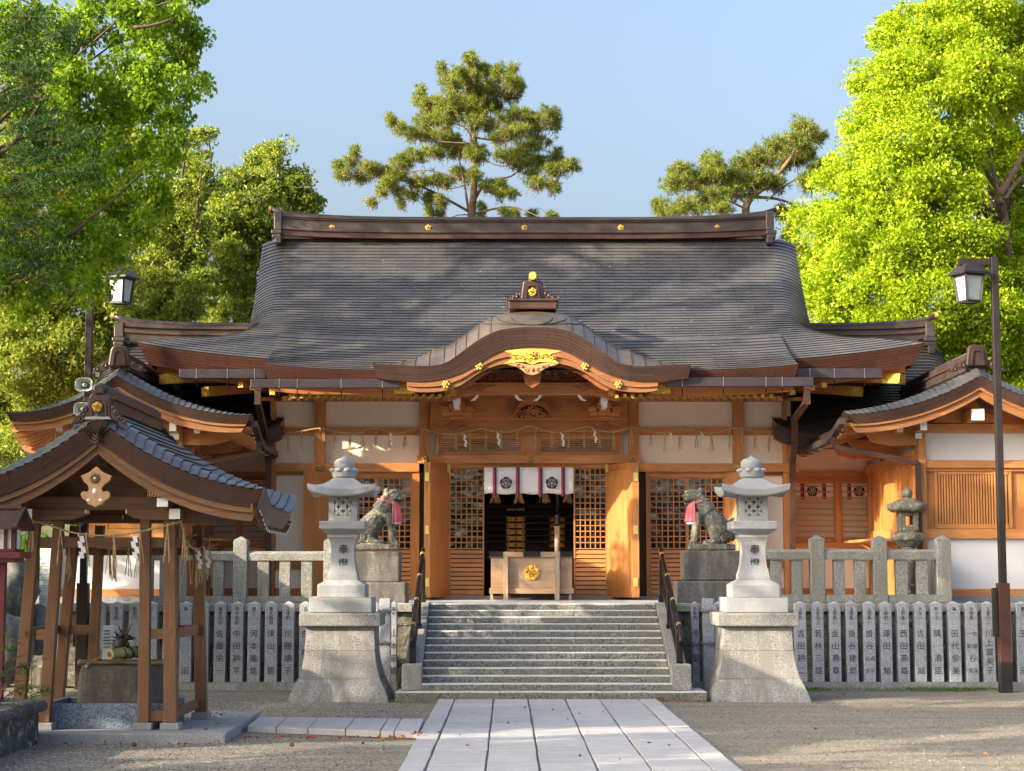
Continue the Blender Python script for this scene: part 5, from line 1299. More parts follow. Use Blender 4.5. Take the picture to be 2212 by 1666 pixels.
# sacred rope across the front ------------------------------------------
rY = 42.6; zr = lambda y: zz(y, rY)
rope_pts = [(592, 928), (622, 934), (645, 933), (692, 925.5), (722, 932), (765, 937.5), (805, 925), (835, 931.5), (858, 936), (905, 924.5), (925, 930), (960, 936.5), (1000, 935), (1040, 926), (1062, 931), (1105, 933), (1143, 921), (1180, 931), (1215, 934), (1265, 922), (1290, 929), (1325, 933), (1369, 923), (1400, 931), (1430, 935), (1480, 924), (1510, 932), (1545, 935), (1592, 923.5), (1625, 931), (1655, 933.5), (1692, 927)]
rope = thing('sacred_rope', 'long thin straw rope looped along the front wall of the worship hall', 'rope', at(1143, 930, rY))
pp = smooth_pts([at(x, y, rY) for x, y in rope_pts], 5); MB().tube(pp, .019, 6).build('rope', M['straw'], rope, smooth=True)
def tassel(par, p, L, n=6, seed=0, spread=.05, name='straw_tassel'):
    rq = random.Random(seed); mb = MB()
    for i in range(n):
        dx = rq.uniform(-spread, spread); mb.tube([p, p+Vector((dx*.5, -.01, -L*.4)), p+Vector((dx, 0, -L*rq.uniform(.75, 1.05)))], .0055, 4)
    mb.tube([p+Vector((0, 0, .02)), p+Vector((0, 0, -.09))], .014, 5); return mb.build(name, M['straw'], par)
def shide(par, p, L, seed=0, w=.045):
    """zig-zag paper streamer"""
    rq = random.Random(seed); mb = MB(); n = 4; h = L/n; x = 0
    mb.tube([p, p+Vector((0, 0, -.05))], .006, 4)
    for i in range(n):
        z0 = p.z-.04-i*h*.8; x += w*.55*(1 if i % 2 == 0 else -1.0)+.012; dx = .02
        mb.prism([(p.x+x-w*.5, z0), (p.x+x+w*.5, z0), (p.x+x+w*.5+dx, z0-h), (p.x+x-w*.5+dx, z0-h)], 'y', p.y-.012-i*.004, p.y-.009-i*.004)
    return mb.build('paper_streamer', M['paper'], par)
tx_ = [622, 652, 692, 724, 756, 783, 813, 843, 875, 911, 944, 985, 1016, 1050, 1083, 1117, 1158, 1191, 1228, 1262, 1294, 1326, 1364, 1405, 1437, 1469, 1505, 1537, 1577, 1604, 1631, 1662]
rx_ = [p[0] for p in rope_pts]; ry_ = [p[1] for p in rope_pts]
for i, x in enumerate(tx_): tassel(rope, at(x, float(np.interp(x, rx_, ry_)), rY-.02), .46+.06*math.sin(i*2.1), 6, i)
for i, x in enumerate((765, 840, 1000, 1072, 1211, 1281, 1445, 1513)): shide(rope, at(x, float(np.interp(x, rx_, ry_)), rY-.03), .34, i)
# ------------------------------------------------------------------ corridor wings left and right of the hall
def wing(sg, label):
    Ye, Yr = 42.2, 46.6; ze = zz(938, Ye); zr_ = zz(742, Yr)
    if sg < 0: x_out, x_in = at(229, 760, Yr).x, at(606, 900, Ye).x
    else: x_out, x_in = at(2043, 760, Yr).x, at(1678, 900, Ye).x
    t = thing('corridor_wing', label, 'building', ((x_out+x_in)/2, 44.5, ZP), 'lower wings flanking the worship hall')
    xc_ = (x_out+x_in)/2; hw_ = abs(x_out-x_in)/2
    def f(s, u):
        d = max(0, (abs(u)*hw_-(hw_-.6))/.6); a = abs(u)
        return (xc_+u*hw_*(1-.03*s), Ye+(Yr-Ye)*s, ze+(zr_-ze)*(.72*s+.28*s*s)-.28*d**2.3*min(1, s*2)+.22*a**7*(1-s)**2)
    us = [k/24 for k in range(-24, 25)]; us = sorted(set(us+[.93, .96, .98, -.93, -.96, -.98]))
    courses(f, 34, us, .03, parent=t, name='roof', mats=[M['roof_t'], M['roof_edge']])
    courses(lambda s, u: (lambda p: (p[0], 2*Yr-p[1], p[2]))(f(s, u)), 10, [-1, 0, 1], .05, parent=t, name='rear_roof')
    for s_ in (-1, 1):
        ss = [k/10 for k in range(11)]; A = [f(s, s_) for s in ss]; B = [(p[0], 2*Yr-p[1], p[2]) for p in A[::-1]][1:]; MB().add(A+B, [tuple(range(len(A)+len(B)))]).build('gable_wall', M['woodred_z'], t)
    top = [Vector(f(0, u)) for u in us]; bot = [p+Vector((0, .1, -.34)) for p in top]; eave_face(top, bot, t, 'fascia_dk')
    for e in (0, -1):
        a, b_ = top[e], bot[e]; eave_face([a, Vector(f(.5, us[e]))], [b_, Vector(f(.5, us[e]))-Vector((0, 0, .34))], t, 'fascia_dk')
    MB().grid([bot, [p+Vector((0, 2.2, .25)) for p in bot]]).build('soffit', M['woodred_y'], t)
    # ridge
    a, b_ = (at(262, 740, Yr).x, XC-5) if sg < 0 else (XC+5, at(2004, 740, Yr).x)
    xo = a if sg < 0 else b_; xi = b_ if sg < 0 else a
    def zrs(x): u = abs((x-xi)/(xo-xi)); return .16*u**6
    X_ = [a+(b_-a)*k/30 for k in range(31)]
    for (y0, y1, dp, mt) in ((741, 728, .26, 'ridge'), (728, 724.5, .32, 'ridge_red'), (724.2, 715, .22, 'ridge'), (715, 711.5, .30, 'ridge'), (711.2, 707, .2, 'ridge_red')):
        MB().band([(x, zz(y1, Yr)+zrs(x)) for x in X_], [(x, zz(y0, Yr)+zrs(x)*.6) for x in X_], Yr-dp, Yr+dp).build('ridge_course', M[mt], t)
    pts = [Vector((x, Yr, zz(703.5, Yr)+zrs(x))) for x in ([xo+sg*.22]+(X_ if sg > 0 else X_)[::-1] if sg > 0 else [xo-.22]+X_)]
    pts[0].z += .05
    MB().tube(pts, .07, 10).build('ridge_cap', M['gutter'], t, smooth=True)
    MB().tube([pts[0]+Vector((-sg*.03, 0, 0)), pts[0]+Vector((sg*.05, 0, .01))], .085, 12).build('ridge_tip', M['gold_p'], t)
    mb = MB(); e = xo
    for (w, y0, y1, d) in ((.12, 732, 700, .34), (.16, 741, 732.3, .38), (.13, 750, 741.3, .36), (.09, 768, 750.3, .44)): mb.box(e-w, e+w, Yr-d, Yr+.34, zz(y0, Yr), zz(y1, Yr))
    mb.build('ridge_end_ornament', M['ridge'], t, bevel=.02)
    # front wall
    Yw = 44.3
    if sg < 0: xa, xb = 452, 584
    else: xa, xb = 1710, 1882
    P_ = lambda x0, x1, y0, y1, m_, n_, Y=Yw, d=.08: MB().pbox(x0, x1, y0, y1, Y, d).build(n_, M[m_], t)
    P_(xa, xb, 955, 1020, 'plaster', 'plaster_panel', Yw+.05); P_(xa-12, xb+12, 1019, 1029, 'wood_x', 'lintel_beam', Yw-.05, .14); P_(xa-12, xb+12, 1029.4, 1038.5, 'woodred_x', 'window_head', Yw-.02, .1)
    P_(xa-12, xb+12, 1172, 1183, 'wood_x', 'window_sill', Yw-.06, .16); P_(xa-12, xb+12, 1183.3, 1284, 'plaster', 'plaster_panel', Yw+.05); P_(xa-12, xb+12, 1271, 1289, 'woodred_x', 'ground_sill', Yw-.04, .1)
    P_(xa-8, xa+3, 955, 1288, 'wood_z', 'pillar', Yw-.1, .2); P_(xb-3, xb+8, 955, 1288, 'wood_z', 'pillar', Yw-.1, .2)
    spans = ((xa+4, (xa+xb)/2-2), ((xa+xb)/2+2, xb-4)) if sg < 0 else ((1714, 1806), (1815, 1880))
    P_(spans[0][1], spans[1][0], 1038.7, 1171.8, 'wood_z', 'mullion', Yw-.03, .12)
    for (w0, w1) in spans:
        o = MB().pbox(w0, w0+4, 1039, 1171.6, Yw, .05).pbox(w1-4, w1, 1039, 1171.6, Yw, .05).pbox(w0+4.2, w1-4.2, 1039, 1044, Yw, .05).pbox(w0+4.2, w1-4.2, 1166, 1171.6, Yw, .05).build('window', M['wood_door'], t)
        mb = MB()
        for j in range(10): y = 1049+j*12.3; mb.pbox(w0+4.2, w1-4.2, y, y+2.6, Yw+.01, .02)
        mb.build('slat', M['wood_x'], o); MB().pbox(w0+4, w1-4, 1075, 1166, Yw+.07, .01).build('blind', M['blind'], o); MB().pbox(w0+4, w1-4, 1044, 1075, Yw+.06, .01).build('window_curtain', M['linen'], o)
        for xs_ in (w0+15, w0+62):
            if xs_+8 < w1-4: MB().pbox(xs_, xs_+4.5, 1045, 1079, Yw+.045, .008).build('red_strap', M['redstrap'], o); MB().pbox(xs_+4.7, xs_+8.5, 1045, 1079, Yw+.045, .008).build('navy_strap', M['navystrap'], o)
        if w1-w0 > 60: mon(o, at(w0+41, 1061, Yw+.05), 12*Yw/F, Yw+.05)
    MB().box(min(x_out+sg*-.6, x_in), max(x_out+sg*-.6, x_in), Yw+.2, 48, ZP, ze+.1).build('inner_wall', M['plaster'], t) if 0 else None
    MB().pbox(xa-12, xb+12, 1288, 1297, Yw-.2, .5).build('plinth', M['granite'], t)
    return t
wing(-1, 'low copper roofed corridor wing to the left of the worship hall, ridge behind its eave')
wing(1, 'low copper roofed corridor wing to the right of the worship hall, ridge behind its eave')

# ------------------------------------------------------------------ gable roof with its ridge along Y
def gable_roof(par, apx, apy, le, ri, Yf, Yb, le_b, ri_b, fas, brd, mats, ncourse=20, thick=.3, up=.3):
    """apx,apy picture apex; le/ri picture corner tops at the front plane; *_b depth-independent eave height (picture y at Yb)"""
    xa = at(apx, apy, Yf).x; za = zz(apy, Yf); out = {}; DR = .22
    for sg, c, ye in ((-1, le, le_b), (1, ri, ri_b)):
        xe = at(c[0], c[1], Yf).x; zc = zz(c[1], Yf); zl = zz(ye[0], ye[1])-DR; L = xe-xa
        def f(s, t, xe=xe, zc=zc, zl=zl, L=L):
            y = Yf+(Yb-Yf)*t; tf = max(0, 1-t*3.2); tb = max(0, (t-.72)/.28)
            z = zl+(za-zl)*(.62*s+.38*s*s)+(zc-zl)*(tf**2+tb**2*.7)*(1-s)**1.6
            # rounded verge: the sheets roll over towards the gable edge
            v = max(0, 1-t*(Yb-Yf)/.45); z += DR*(1-v**2)
            return (xe-L*s, y, z)
        out[sg] = f
        T = [0, .006, .013, .02, .03, .04, .055, .07, .11, .16, .22, .3, .4, .5, .6, .7, .8, .88, .94, 1] if 1 else 0
        courses(f, ncourse, T, .022, parent=par, name='roof_slope', mats=mats)
        top = [Vector(f(0, t)) for t in T]; bot = [p+Vector((-sg*.10, 0, -thick)) for p in top]; eave_face(top, bot, par, fas, 'eave_fascia')
        gut = [p+Vector((sg*.03, 0, -thick*.5)) for p in top]
    S_ = [k/16 for k in range(17)]
    topl = [Vector(out[-1](s, 0)) for s in S_]+[Vector(out[1](s, 0)) for s in S_[::-1]][1:]
    def shrink(p, dz, kx=.04): 
        u = abs(p.x-xa); return Vector((xa+(p.x-xa)*(1-kx), p.y, p.z-dz))
    fb = [shrink(p, thick*(1+.25*(1-abs(p.x-xa)/abs(topl[0].x-xa))), .035)+Vector((0, .07, 0)) for p in topl]
    eave_face(topl, fb, par, fas, 'gable_fascia')
    return out, topl, fb, xa, za
def mid(P, Q, u): return [p.lerp(q, u) for p, q in zip(P, Q)]

# side buildings with gable fronts ---------------------------------
def side_building(sg, label):
    if sg < 0: Yf, Yb, ap, le, ri = 39.2, 44.9, (252, 811), (13, 891.5), (542, 898)
    else: Yf, Yb, ap, le, ri = 37.7, 44.9, (2118, 811), (1829, 896), (2402, 896)
    ctr = at(ap[0], 1300, Yf+1)
    t = thing('side_building', label, 'building', (ctr.x, Yf+1, ZP), 'gabled side buildings facing the forecourt')
    eb = (972 if sg < 0 else 966, Yb-.5)
    out, topl, fb, xa, za = gable_roof(t, ap[0], ap[1], le, ri, Yf, Yb, eb, eb, 'fascia_dk', None, [M['roof_t'], M['roof_edge']], 22, .17, .3)
    # bargeboard, wood, in two steps
    b1 = [p+Vector((0, .06, 0)) for p in fb]; hh = lambda p: .215*(1-.15*abs(p.x-xa)/3)
    b2 = [Vector((xa+(p.x-xa)*.955, p.y, p.z-hh(p))) for p in b1]; bm_ = mid(b1, b2, .3)
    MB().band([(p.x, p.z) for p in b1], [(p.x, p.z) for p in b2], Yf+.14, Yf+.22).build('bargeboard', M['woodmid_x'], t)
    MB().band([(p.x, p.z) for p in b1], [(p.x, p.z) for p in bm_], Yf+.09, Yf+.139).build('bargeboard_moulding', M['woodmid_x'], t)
    # boarded underside and rafters
    for s_ in (-1, 1):
        f = out[s_]; G = [[Vector(f(s, tt_))+Vector((-s_*.1, .0, -.24)) for s in (0, .33, .66, 1)] for tt_ in (.03, .3, .6, 1)]
        MB().grid(G).build('soffit', M['woodred_x'], t)
        n = 26
        r0 = None
        for k in range(n):
            tt_ = .05+.93*k/n; a = Vector(f(.0, tt_))+Vector((-s_*.02, 0, -.27)); b_ = Vector(f(.42, tt_))+Vector((0, 0, -.29))
            MB().beam(a, b_, .055, .07, up=(0, 0, 1)).build('rafter', M['wood_x'], t)
            MB().beam(a-(b_-a).normalized()*.004, a-(b_-a).normalized()*.012, .05, .065).build('rafter_end', M['white'], t) if k % 1 == 0 and s_ == -sg else None
    # ridge with end ornament
    k = Yf/F; Y0 = Yf+.35; zt = za+.16
    for (a, b_, w, m_) in ((-.02, .16, .2, 'ridge'), (.16, .2, .24, 'ridge_red'), (.2, .34, .15, 'ridge')): MB().box(xa-w, xa+w, Y0, Yb-.2, zt+a, zt+b_).build('ridge_course', M[m_], t)
    MB().tube([Vector((xa, Y0, zt+.38)), Vector((xa, Yb-.2, zt+.38))], .06, 8).build('ridge_cap', M['gutter'], t, smooth=True)
    o1 = MB().prism([(xa+a, zt+b_) for a, b_ in ((-.24, .06), (-.19, .42), (-.14, .5), (.14, .5), (.19, .42), (.24, .06))], 'y', Y0-.14, Y0).build('ridge_end_tile', M['onigawara'], t, bevel=.03)
    MB().band([(xa+a, zt+b_) for a, b_ in ((-.15, .08), (-.12, .36), (-.08, .41), (.08, .41), (.12, .36), (.15, .08))], [(xa+a, zt+b_) for a, b_ in ((-.11, .08), (-.085, .33), (-.06, .37), (.06, .37), (.085, .33), (.11, .08))], Y0-.17, Y0-.141).build('tile_moulding', M['onigawara'], t)
    for s_ in (-1, 1):
        mb = MB(); mb.prism([(xa+s_*a, zt+b_) for a, b_ in ((.22, .06), (.24, .2), (.34, .14), (.46, .1), (.52, .02), (.60, -.03), (.5, -.06), (.3, .0))], 'y', Y0-.12, Y0-.02)
        scroll(mb, (xa+s_*.33, Y0-.13, zt+.08), .06, 1.2, .016, s_, 1); scroll(mb, (xa+s_*.5, Y0-.13, zt-.0), .05, 1.2, .014, s_, 1); mb.build('ornament_wing', M['onigawara'], t)
    MB().tube([Vector((xa, Y0-.3, zt+.02)), Vector((xa, Y0-.3, zt-.02))], .01, 4)
    MB().box(xa-.5, xa+.5, Yf+.02, Y0+.3, zt-.08, zt-.005).build('ornament_base', M['roof_t'], t) if 0 else None
    # walls: the gable front and the flank towards the hall
    Yw = Yf+1.15; bx = lambda x0, x1, y0, y1, m_, n_, Y=Yw, d=.1: MB().pbox(x0, x1, y0, y1, Y, d).build(n_, M[m_], t)
    if sg < 0:
        xin = 389; xout = at(30, 1200, Yw).x
        L_, R_ = 118, 389
    else: L_, R_ = 1989, 2290
    bx(L_, R_, 935, 994.6, 'plaster_w', 'plaster_panel', Yw+.03)
    bx(L_-(14 if sg > 0 else 0), R_+(0 if sg > 0 else 0), 916, 935, 'wood_x', 'wall_plate', Yw-.06, .24)
    xl_, xr_ = at(L_, 900, Yw).x, at(R_, 900, Yw).x
    zb_ = zz(916, Yw)
    MB().prism([(xl_, zb_), (xa-2.0, zb_+.15), (xa, za-.55), (xa+2.0, zb_+.15), (xr_, zb_)], 'y', Yw+.05, Yw+.12).build('gable_panel', M['woodred_x'], t)
    MB().prism([(xa-.75, zb_+.02), (xa-.55, zb_+.2), (xa-.3, zb_+.3), (xa-.18, zb_+.5), (xa+.18, zb_+.5), (xa+.3, zb_+.3), (xa+.55, zb_+.2), (xa+.75, zb_+.02)], 'y', Yw-.03, Yw+.04).build('frog_leg_strut', M['wood_x'], t, bevel=.02)
    MB().box(xa-.13, xa+.13, Yf+.3, Yw+.1, za-.9, za-.66).build('ridge_beam', M['wood_y'], t); MB().box(xa-.125, xa+.125, Yf+.27, Yf+.298, za-.895, za-.665).build('white_beam_end', M['white'], t)
    bx(L_, R_, 995, 1010.5, 'wood_x', 'lintel_beam', Yw-.08, .16); bx(L_, R_, 1011, 1018, 'woodred_x', 'window_head', Yw-.03, .1)
    bx(L_, R_, 1143, 1163, 'wood_x', 'waist_beam', Yw-.07, .16); bx(L_, R_, 1163.3, 1272.5, 'plaster_w', 'plaster_panel', Yw+.03); bx(L_, R_, 1272.6, 1287, 'wood_x', 'ground_sill', Yw-.03, .12); bx(L_-6, R_+6, 1287.3, 1306, 'granite', 'plinth', Yw-.08, .3)
    wx = ((2019, 2186),) if sg > 0 else ((228, 370),)
    bx(L_, R_, 1018.3, 1142.8, 'wood_door', 'board_panel', Yw+.04, .06)
    for (a, b_) in wx:
        o = MB().pbox(a, a+7, 1019, 1142, Yw-.02, .06).pbox(b_-7, b_, 1019, 1142, Yw-.02, .06).pbox(a+7.2, b_-7.2, 1019, 1025, Yw-.02, .06).pbox(a+7.2, b_-7.2, 1132, 1142, Yw-.03, .08).build('window', M['wood_door'], t)
        mb = MB(); nb = int((b_-a-14)/6)
        for j in range(nb): x = a+9+j*6; mb.pbox(x, x+3.6, 1025.2, 1131.8, Yw-.01, .03)
        mb.build('bar', M['wood_z'], o); MB().pbox(a+7.2, b_-7.2, 1025.2, 1131.8, Yw+.025, .01).build('dark_pane', M['dark_wood'], o)
    for a, b_ in ((L_-0, L_+12), (R_-12, R_)): bx(a-1.5, b_+1.5, 917, 1287.2, 'wood_z', 'pillar', Yw-.12, .24)
    # flank towards the hall
    xs_ = at(1988, 1150, Yw).x if sg > 0 else at(389, 1150, Yw).x
    zt_, zm = zz(1010, Yw)+.28, zz(1160, Yw)
    for (z0, z1, m_, nm, pr) in ((zz(1285, Yw)-.1, zm, 'wood_door', 'board_panel', .0), (zm, zm+.22, 'wood_y', 'waist_beam', .06), (zm+.222, zt_-.15, 'wood_door', 'board_panel', 0), (zt_-.148, zt_+.06, 'wood_y', 'lintel_beam', .06), (zt_+.062, zz(935, Yw), 'plastic', 'clear_sheet', .0), (zz(935, Yw)+.002, zz(916, Yw), 'wood_y', 'wall_plate', .06)):
        MB().box(xs_-.04-pr, xs_+.04+pr, Yw+.14, Yb-.6, z0, z1).build(nm, M[m_], t)
    for j in range(9):
        y = Yw+.3+j*(Yb-1.2-Yw)/8; MB().box(xs_-.065, xs_+.065, y-.018, y+.018, zm+.224, zt_-.152).build('batten', M['wood_z'], t)
    for y in (Yw+1.9, Yw+3.7): MB().box(xs_-.08, xs_+.08, y-.08, y+.08, zz(1285, Yw)-.1, zz(936, Yw)).build('pillar', M['wood_z'], t) if y < Yb-.7 else None
    # shelf beside the flank
    MB().box(*sorted((xs_-sg*.05, xs_-sg*.75)), Yw+1.2, Yb-1.2, zm-.06, zm-.0).build('counter_shelf', M['wood_y'], t, bevel=.01)
    for y in (Yw+1.5, Yw+3.2): MB().beam((xs_-sg*.05, y, zm-.45), (xs_-sg*.6, y, zm-.08), .06, .08).build('shelf_bracket', M['wood_y'], t)
    # purlins with white ends
    Ls = ((1123, 1170, 1298, 1363, 0), (1143, 1190, 1378, 1420, .6), (1287, 1327, 1340, 1380, .2), (370, 415, 1300, 1365, 0)) if sg < 0 else None
    if sg < 0: rc = [(a*.3254, b_*.3254, 488+c*.3254, 488+d*.3254, e) for a, b_, c, d, e in Ls]
    else: rc = [(1680.7+a*.3254, 1680.7+b_*.3254, 488+c*.3254, 488+d*.3254, e) for a, b_, c, d, e in ((943, 990, 1291, 1356, 0), (910, 957, 1373, 1414, .6), (788, 830, 1332, 1371, .2), (1700, 1745, 1291, 1356, 0))]
    for (a, b_, c, d, e) in rc:
        Y = Yf+.35+e; MB().pbox(a, b_, c, d, Y+.012, Yw-Y).build('purlin', M['wood_y'], t); MB().pbox(a+.3, b_-.3, c+.3, d-.3, Y, .011).build('white_beam_end', M['white'], t)
    # curved bracket arms on the corner
    for s_ in ((sg,) if 0 else (-sg,)):
        xq = at(R_ if sg < 0 else L_, 950, Yw).x
        for (z, L) in ((zz(948, Yw), 1.15),): MB().prism([(xq, z-.14), (xq+s_*L*.6, z-.14), (xq+s_*L*.9, z-.06), (xq+s_*L, z+.12), (xq+s_*L, z+.2), (xq, z+.2)], 'y', Yw-.05, Yw+.12).build('bracket_arm', M['wood_x'], t, bevel=.01)
        for y_ in (Yw+2.0, Yw+3.9): MB().prism([(xq, z-.2), (xq+s_*L*.6, z-.2), (xq+s_*L*.9, z-.1), (xq+s_*L, z+.06), (xq+s_*L, z+.12), (xq, z+.12)], 'y', y_-.09, y_+.09).build('bracket_arm', M['wood_x'], t, bevel=.01)
    # gutter along the inner eave with hooks, and its pipe
    s_ = -sg; f = out[s_]; gp = [Vector(f(0, .03+.95*k/14))+Vector((s_*.05, 0, -.19)) for k in range(15)]
    mb = MB()
    for a, b_ in zip(gp[:-1], gp[1:]): mb.beam(a, b_, .13, .13)
    o = mb.build('gutter', M['ridge'], t)
    for k in range(1, 14, 2): p = gp[k]; MB().tube([p+Vector((s_*.07, 0, -.03)), p+Vector((s_*.05, 0, -.1)), p+Vector((-s_*.1, 0, -.12)), p+Vector((-s_*.16, 0, -.05))], .012, 5).build('gutter_hook', M['iron'], o)
    p = gp[2]; q_ = at(R_+2 if sg < 0 else L_-6, 1006 if sg > 0 else 957, Yw-.2); q_.z = p.z-.75
    pts = [p, p+Vector((0, 0, -.28)), q_+Vector((s_*.0, 0, .12)), q_, Vector((q_.x, q_.y, ZP))]
    mb = MB()
    for a, b_ in zip(pts[:-1], pts[1:]): mb.beam(a, b_, .10, .10, up=(0, 1, 0.01))
    mb.build('downpipe', M['pipe'], t)
    return t
side_building(-1, 'timber side building with copper gable roof left of the hall, behind the water pavilion')
side_building(1, 'timber side building with copper gable roof on the far right behind the lamp post')
# ------------------------------------------------------------------ water pavilion (temizuya)
wp = thing('water_pavilion', 'open timber water pavilion with curved copper gable roof at the left front', 'pavilion', (-5.5, 26.7, .1))
mb = MB(); mb.prism([(-6.95, 25.06), (-3.76, 25.02), (-3.84, 29.15), (-6.95, 29.15)], 'z', -.05, .10); mb.build('floor_slab', M['slab'], wp, bevel=.012)
Yf, Yb = 24.8, 28.9
out, topl, fb, xa, za = gable_roof(wp, 208, 903, (-140, 1058), (567, 1058.4), Yf, Yb, (1106, 27.0), (1106, 27.0), 'fascia_dk', None, [M['roof_t'], M['roof_edge']], 18, .23, .2)
b1 = [p+Vector((0, .06, 0)) for p in fb]; b2 = [Vector((xa+(p.x-xa)*.96, p.y, p.z-.185)) for p in b1]; bm_ = mid(b1, b2, .42)
MB().band([(p.x, p.z) for p in b1], [(p.x, p.z) for p in b2], Yf+.15, Yf+.21).build('bargeboard', M['wooddk_x'], wp)
MB().band([(p.x, p.z) for p in b1], [(p.x, p.z) for p in bm_], Yf+.10, Yf+.149).build('bargeboard_moulding', M['wooddk_x'], wp)
for s_ in (-1, 1):
    f = out[s_]; G = [[Vector(f(s, tt_))+Vector((-s_*.1, .0, -.25)) for s in (0, .33, .66, 1)] for tt_ in (.04, .3, .6, 1)]
    MB().grid(G).build('soffit', M['wooddk_x'], wp)
    for k in range(22):
        tt_ = .05+.93*k/22; a = Vector(f(.0, tt_))+Vector((-s_*.06, 0, -.30)); b_ = Vector(f(.95, tt_))+Vector((0, 0, -.29)); m_ = Vector(f(.45, tt_))+Vector((0, 0, -.33))
        r_ = MB().beam(a, m_, .045, .05).beam(m_, b_, .045, .05).build('rafter', M['wooddk_x'], wp)
        MB().beam(a, a+Vector((s_*.006, 0, 0)), .044, .05).build('rafter_end', M['white'], r_)
    e0, e1 = Vector(f(0, .02))+Vector((-s_*.16, 0, -.255)), Vector(f(0, 1))+Vector((-s_*.16, 0, -.255))
    pl = [Vector(f(0, q_))+Vector((-s_*.14, 0, -.245)) for q_ in (.0, .05, .1, .2, .35, .5, .7, .85, .95, 1)]; mb = MB()
    for a, b_ in zip(pl[:-1], pl[1:]): mb.beam(a, b_, .03, .12)
    mb.build('eave_board', M['wooddk_y'], wp)
# rear gable board
MB().band([(p.x, p.z) for p in b1], [(p.x, p.z) for p in b2], Yb-.2, Yb-.12).build('bargeboard', M['wooddk_x'], wp)
# ridge and its end tiles
Y0 = Yf+.12
for (a, b_, w, m_) in ((-.06, .09, .17, 'ridge'), (.09, .12, .21, 'ridge_red'), (.12, .22, .13, 'ridge')): MB().box(xa-w, xa+w, Y0+.1, Yb-.15, za+.18+a, za+.18+b_).build('ridge_course', M[m_], wp)
MB().tube([Vector((xa, Y0+.1, za+.44)), Vector((xa, Yb-.1, za+.44))], .055, 10).build('ridge_cap', M['gutter'], wp, smooth=True)
k = Yf/F
OX = lambda x: at(x, 880, Yf).x; OZ = lambda y: zz(y, Yf)
for (ya, nm) in ((Y0-.02, 'front'), (Yb-.2, 'rear')):
    MB().prism([(OX(a), OZ(b_)) for a, b_ in ((183, 900), (187, 858), (193, 848), (226, 848), (233, 858), (238, 900))], 'y', ya, ya+.12).build('ridge_end_tile', M['onigawara'], wp, bevel=.02)
    MB().prism([(OX(a), OZ(b_)) for a, b_ in ((200, 850), (200, 832), (204, 829), (216, 829), (220, 832), (220, 850))], 'y', ya-.03, ya+.14).build('tile_peg', M['onigawara'], wp, bevel=.015)
    MB().band([(OX(a), OZ(b_)) for a, b_ in ((192, 900), (195, 866), (200, 860), (221, 860), (226, 866), (229, 900))], [(OX(a), OZ(b_)) for a, b_ in ((196, 900), (199, 868), (203, 864), (218, 864), (222, 868), (225, 900))], ya-.025, ya-.001).build('tile_moulding', M['onigawara'], wp)
    for s_ in (-1, 1):
        mb = MB(); mb.prism([(OX(211+s_*a), OZ(b_)) for a, b_ in ((26, 900), (25, 874), (33, 880), (38, 888), (41, 893), (50, 898), (58, 908), (60, 920), (52, 916), (44, 912), (34, 908))], 'y', ya, ya+.07)
        for (a, b_, r_) in ((32, 883, .035), (37, 892, .035), (47, 903, .04), (56, 914, .03)): scroll(mb, (OX(211+s_*a), ya-.012, OZ(b_)), r_, 1.3, .011, s_, 1)
        mb.build('ornament_wing', M['onigawara'], wp)
crest(wp, at(210.5, 879, Yf+.07), 11*k, 'gold')
MB().prism([(OX(a), OZ(b_)) for a, b_ in ((186, 900.5), (236, 900.5), (240, 906), (183, 906))], 'y', Yf+.0, Yf+.3).build('tile_base', M['steel'], wp)
mb = MB()
for i, w_ in enumerate((34, 28, 22)): mb.band([(OX(207+a), OZ(b_-i*7)) for a, b_ in ((-w_, 922), (-w_*.6, 934), (-w_*.25, 950), (0, 955), (w_*.25, 950), (w_*.6, 934), (w_, 922))], [(OX(207+a*.8), OZ(b_+5-i*7)) for a, b_ in ((-w_, 922), (-w_*.6, 934), (-w_*.25, 950), (0, 955), (w_*.25, 950), (w_*.6, 934), (w_, 922))], Yf-.03+i*.012, Yf+.05)
mb.build('verge_apex_plate', M['ridge_red'], wp)
# pendant
gY = Yf+.05; gx = lambda x: at(x*.3417, 1050, gY).x; gz_ = lambda y: zz(921.7+y*.3417, gY)
pd = [(605, 250), (650, 290), (705, 312), (690, 345), (655, 372), (640, 395), (655, 415), (680, 405), (697, 425), (690, 455), (665, 470), (650, 492), (622, 500), (605, 512), (588, 500), (560, 492), (545, 470), (520, 455), (510, 425), (525, 408), (548, 415), (562, 400), (555, 372), (525, 345), (508, 312), (560, 290)]
MB().prism([(gx(a), gz_(b_)) for a, b_ in pd], 'y', gY, gY+.06).build('gable_pendant', M['wood_pale'], wp, bevel=.008)
mb = MB(); 
for a, b_, r1_, r2_ in ((597, 408, 14, 20), (560, 465, 12, 10), (637, 465, 12, 10)): mb.ell((gx(a), gY-.002, gz_(b_)), (r1_*.3417*k, .012, r2_*.3417*k), 10, 6)
mb.build('pendant_hole', M['white'], wp)
mb = MB(); c_ = (gx(600), gY-.01, gz_(327))
for q_ in range(8): a = q_*math.pi/4; mb.ell((c_[0]+math.cos(a)*.045, c_[1], c_[2]+math.sin(a)*.045), (.026, .02, .026), 8, 5)
mb.build('pendant_flower', M['wooddk_z'], wp); MB().ell((c_[0], c_[1]-.02, c_[2]), .018, 10, 8).build('flower_centre', M['white'], wp)
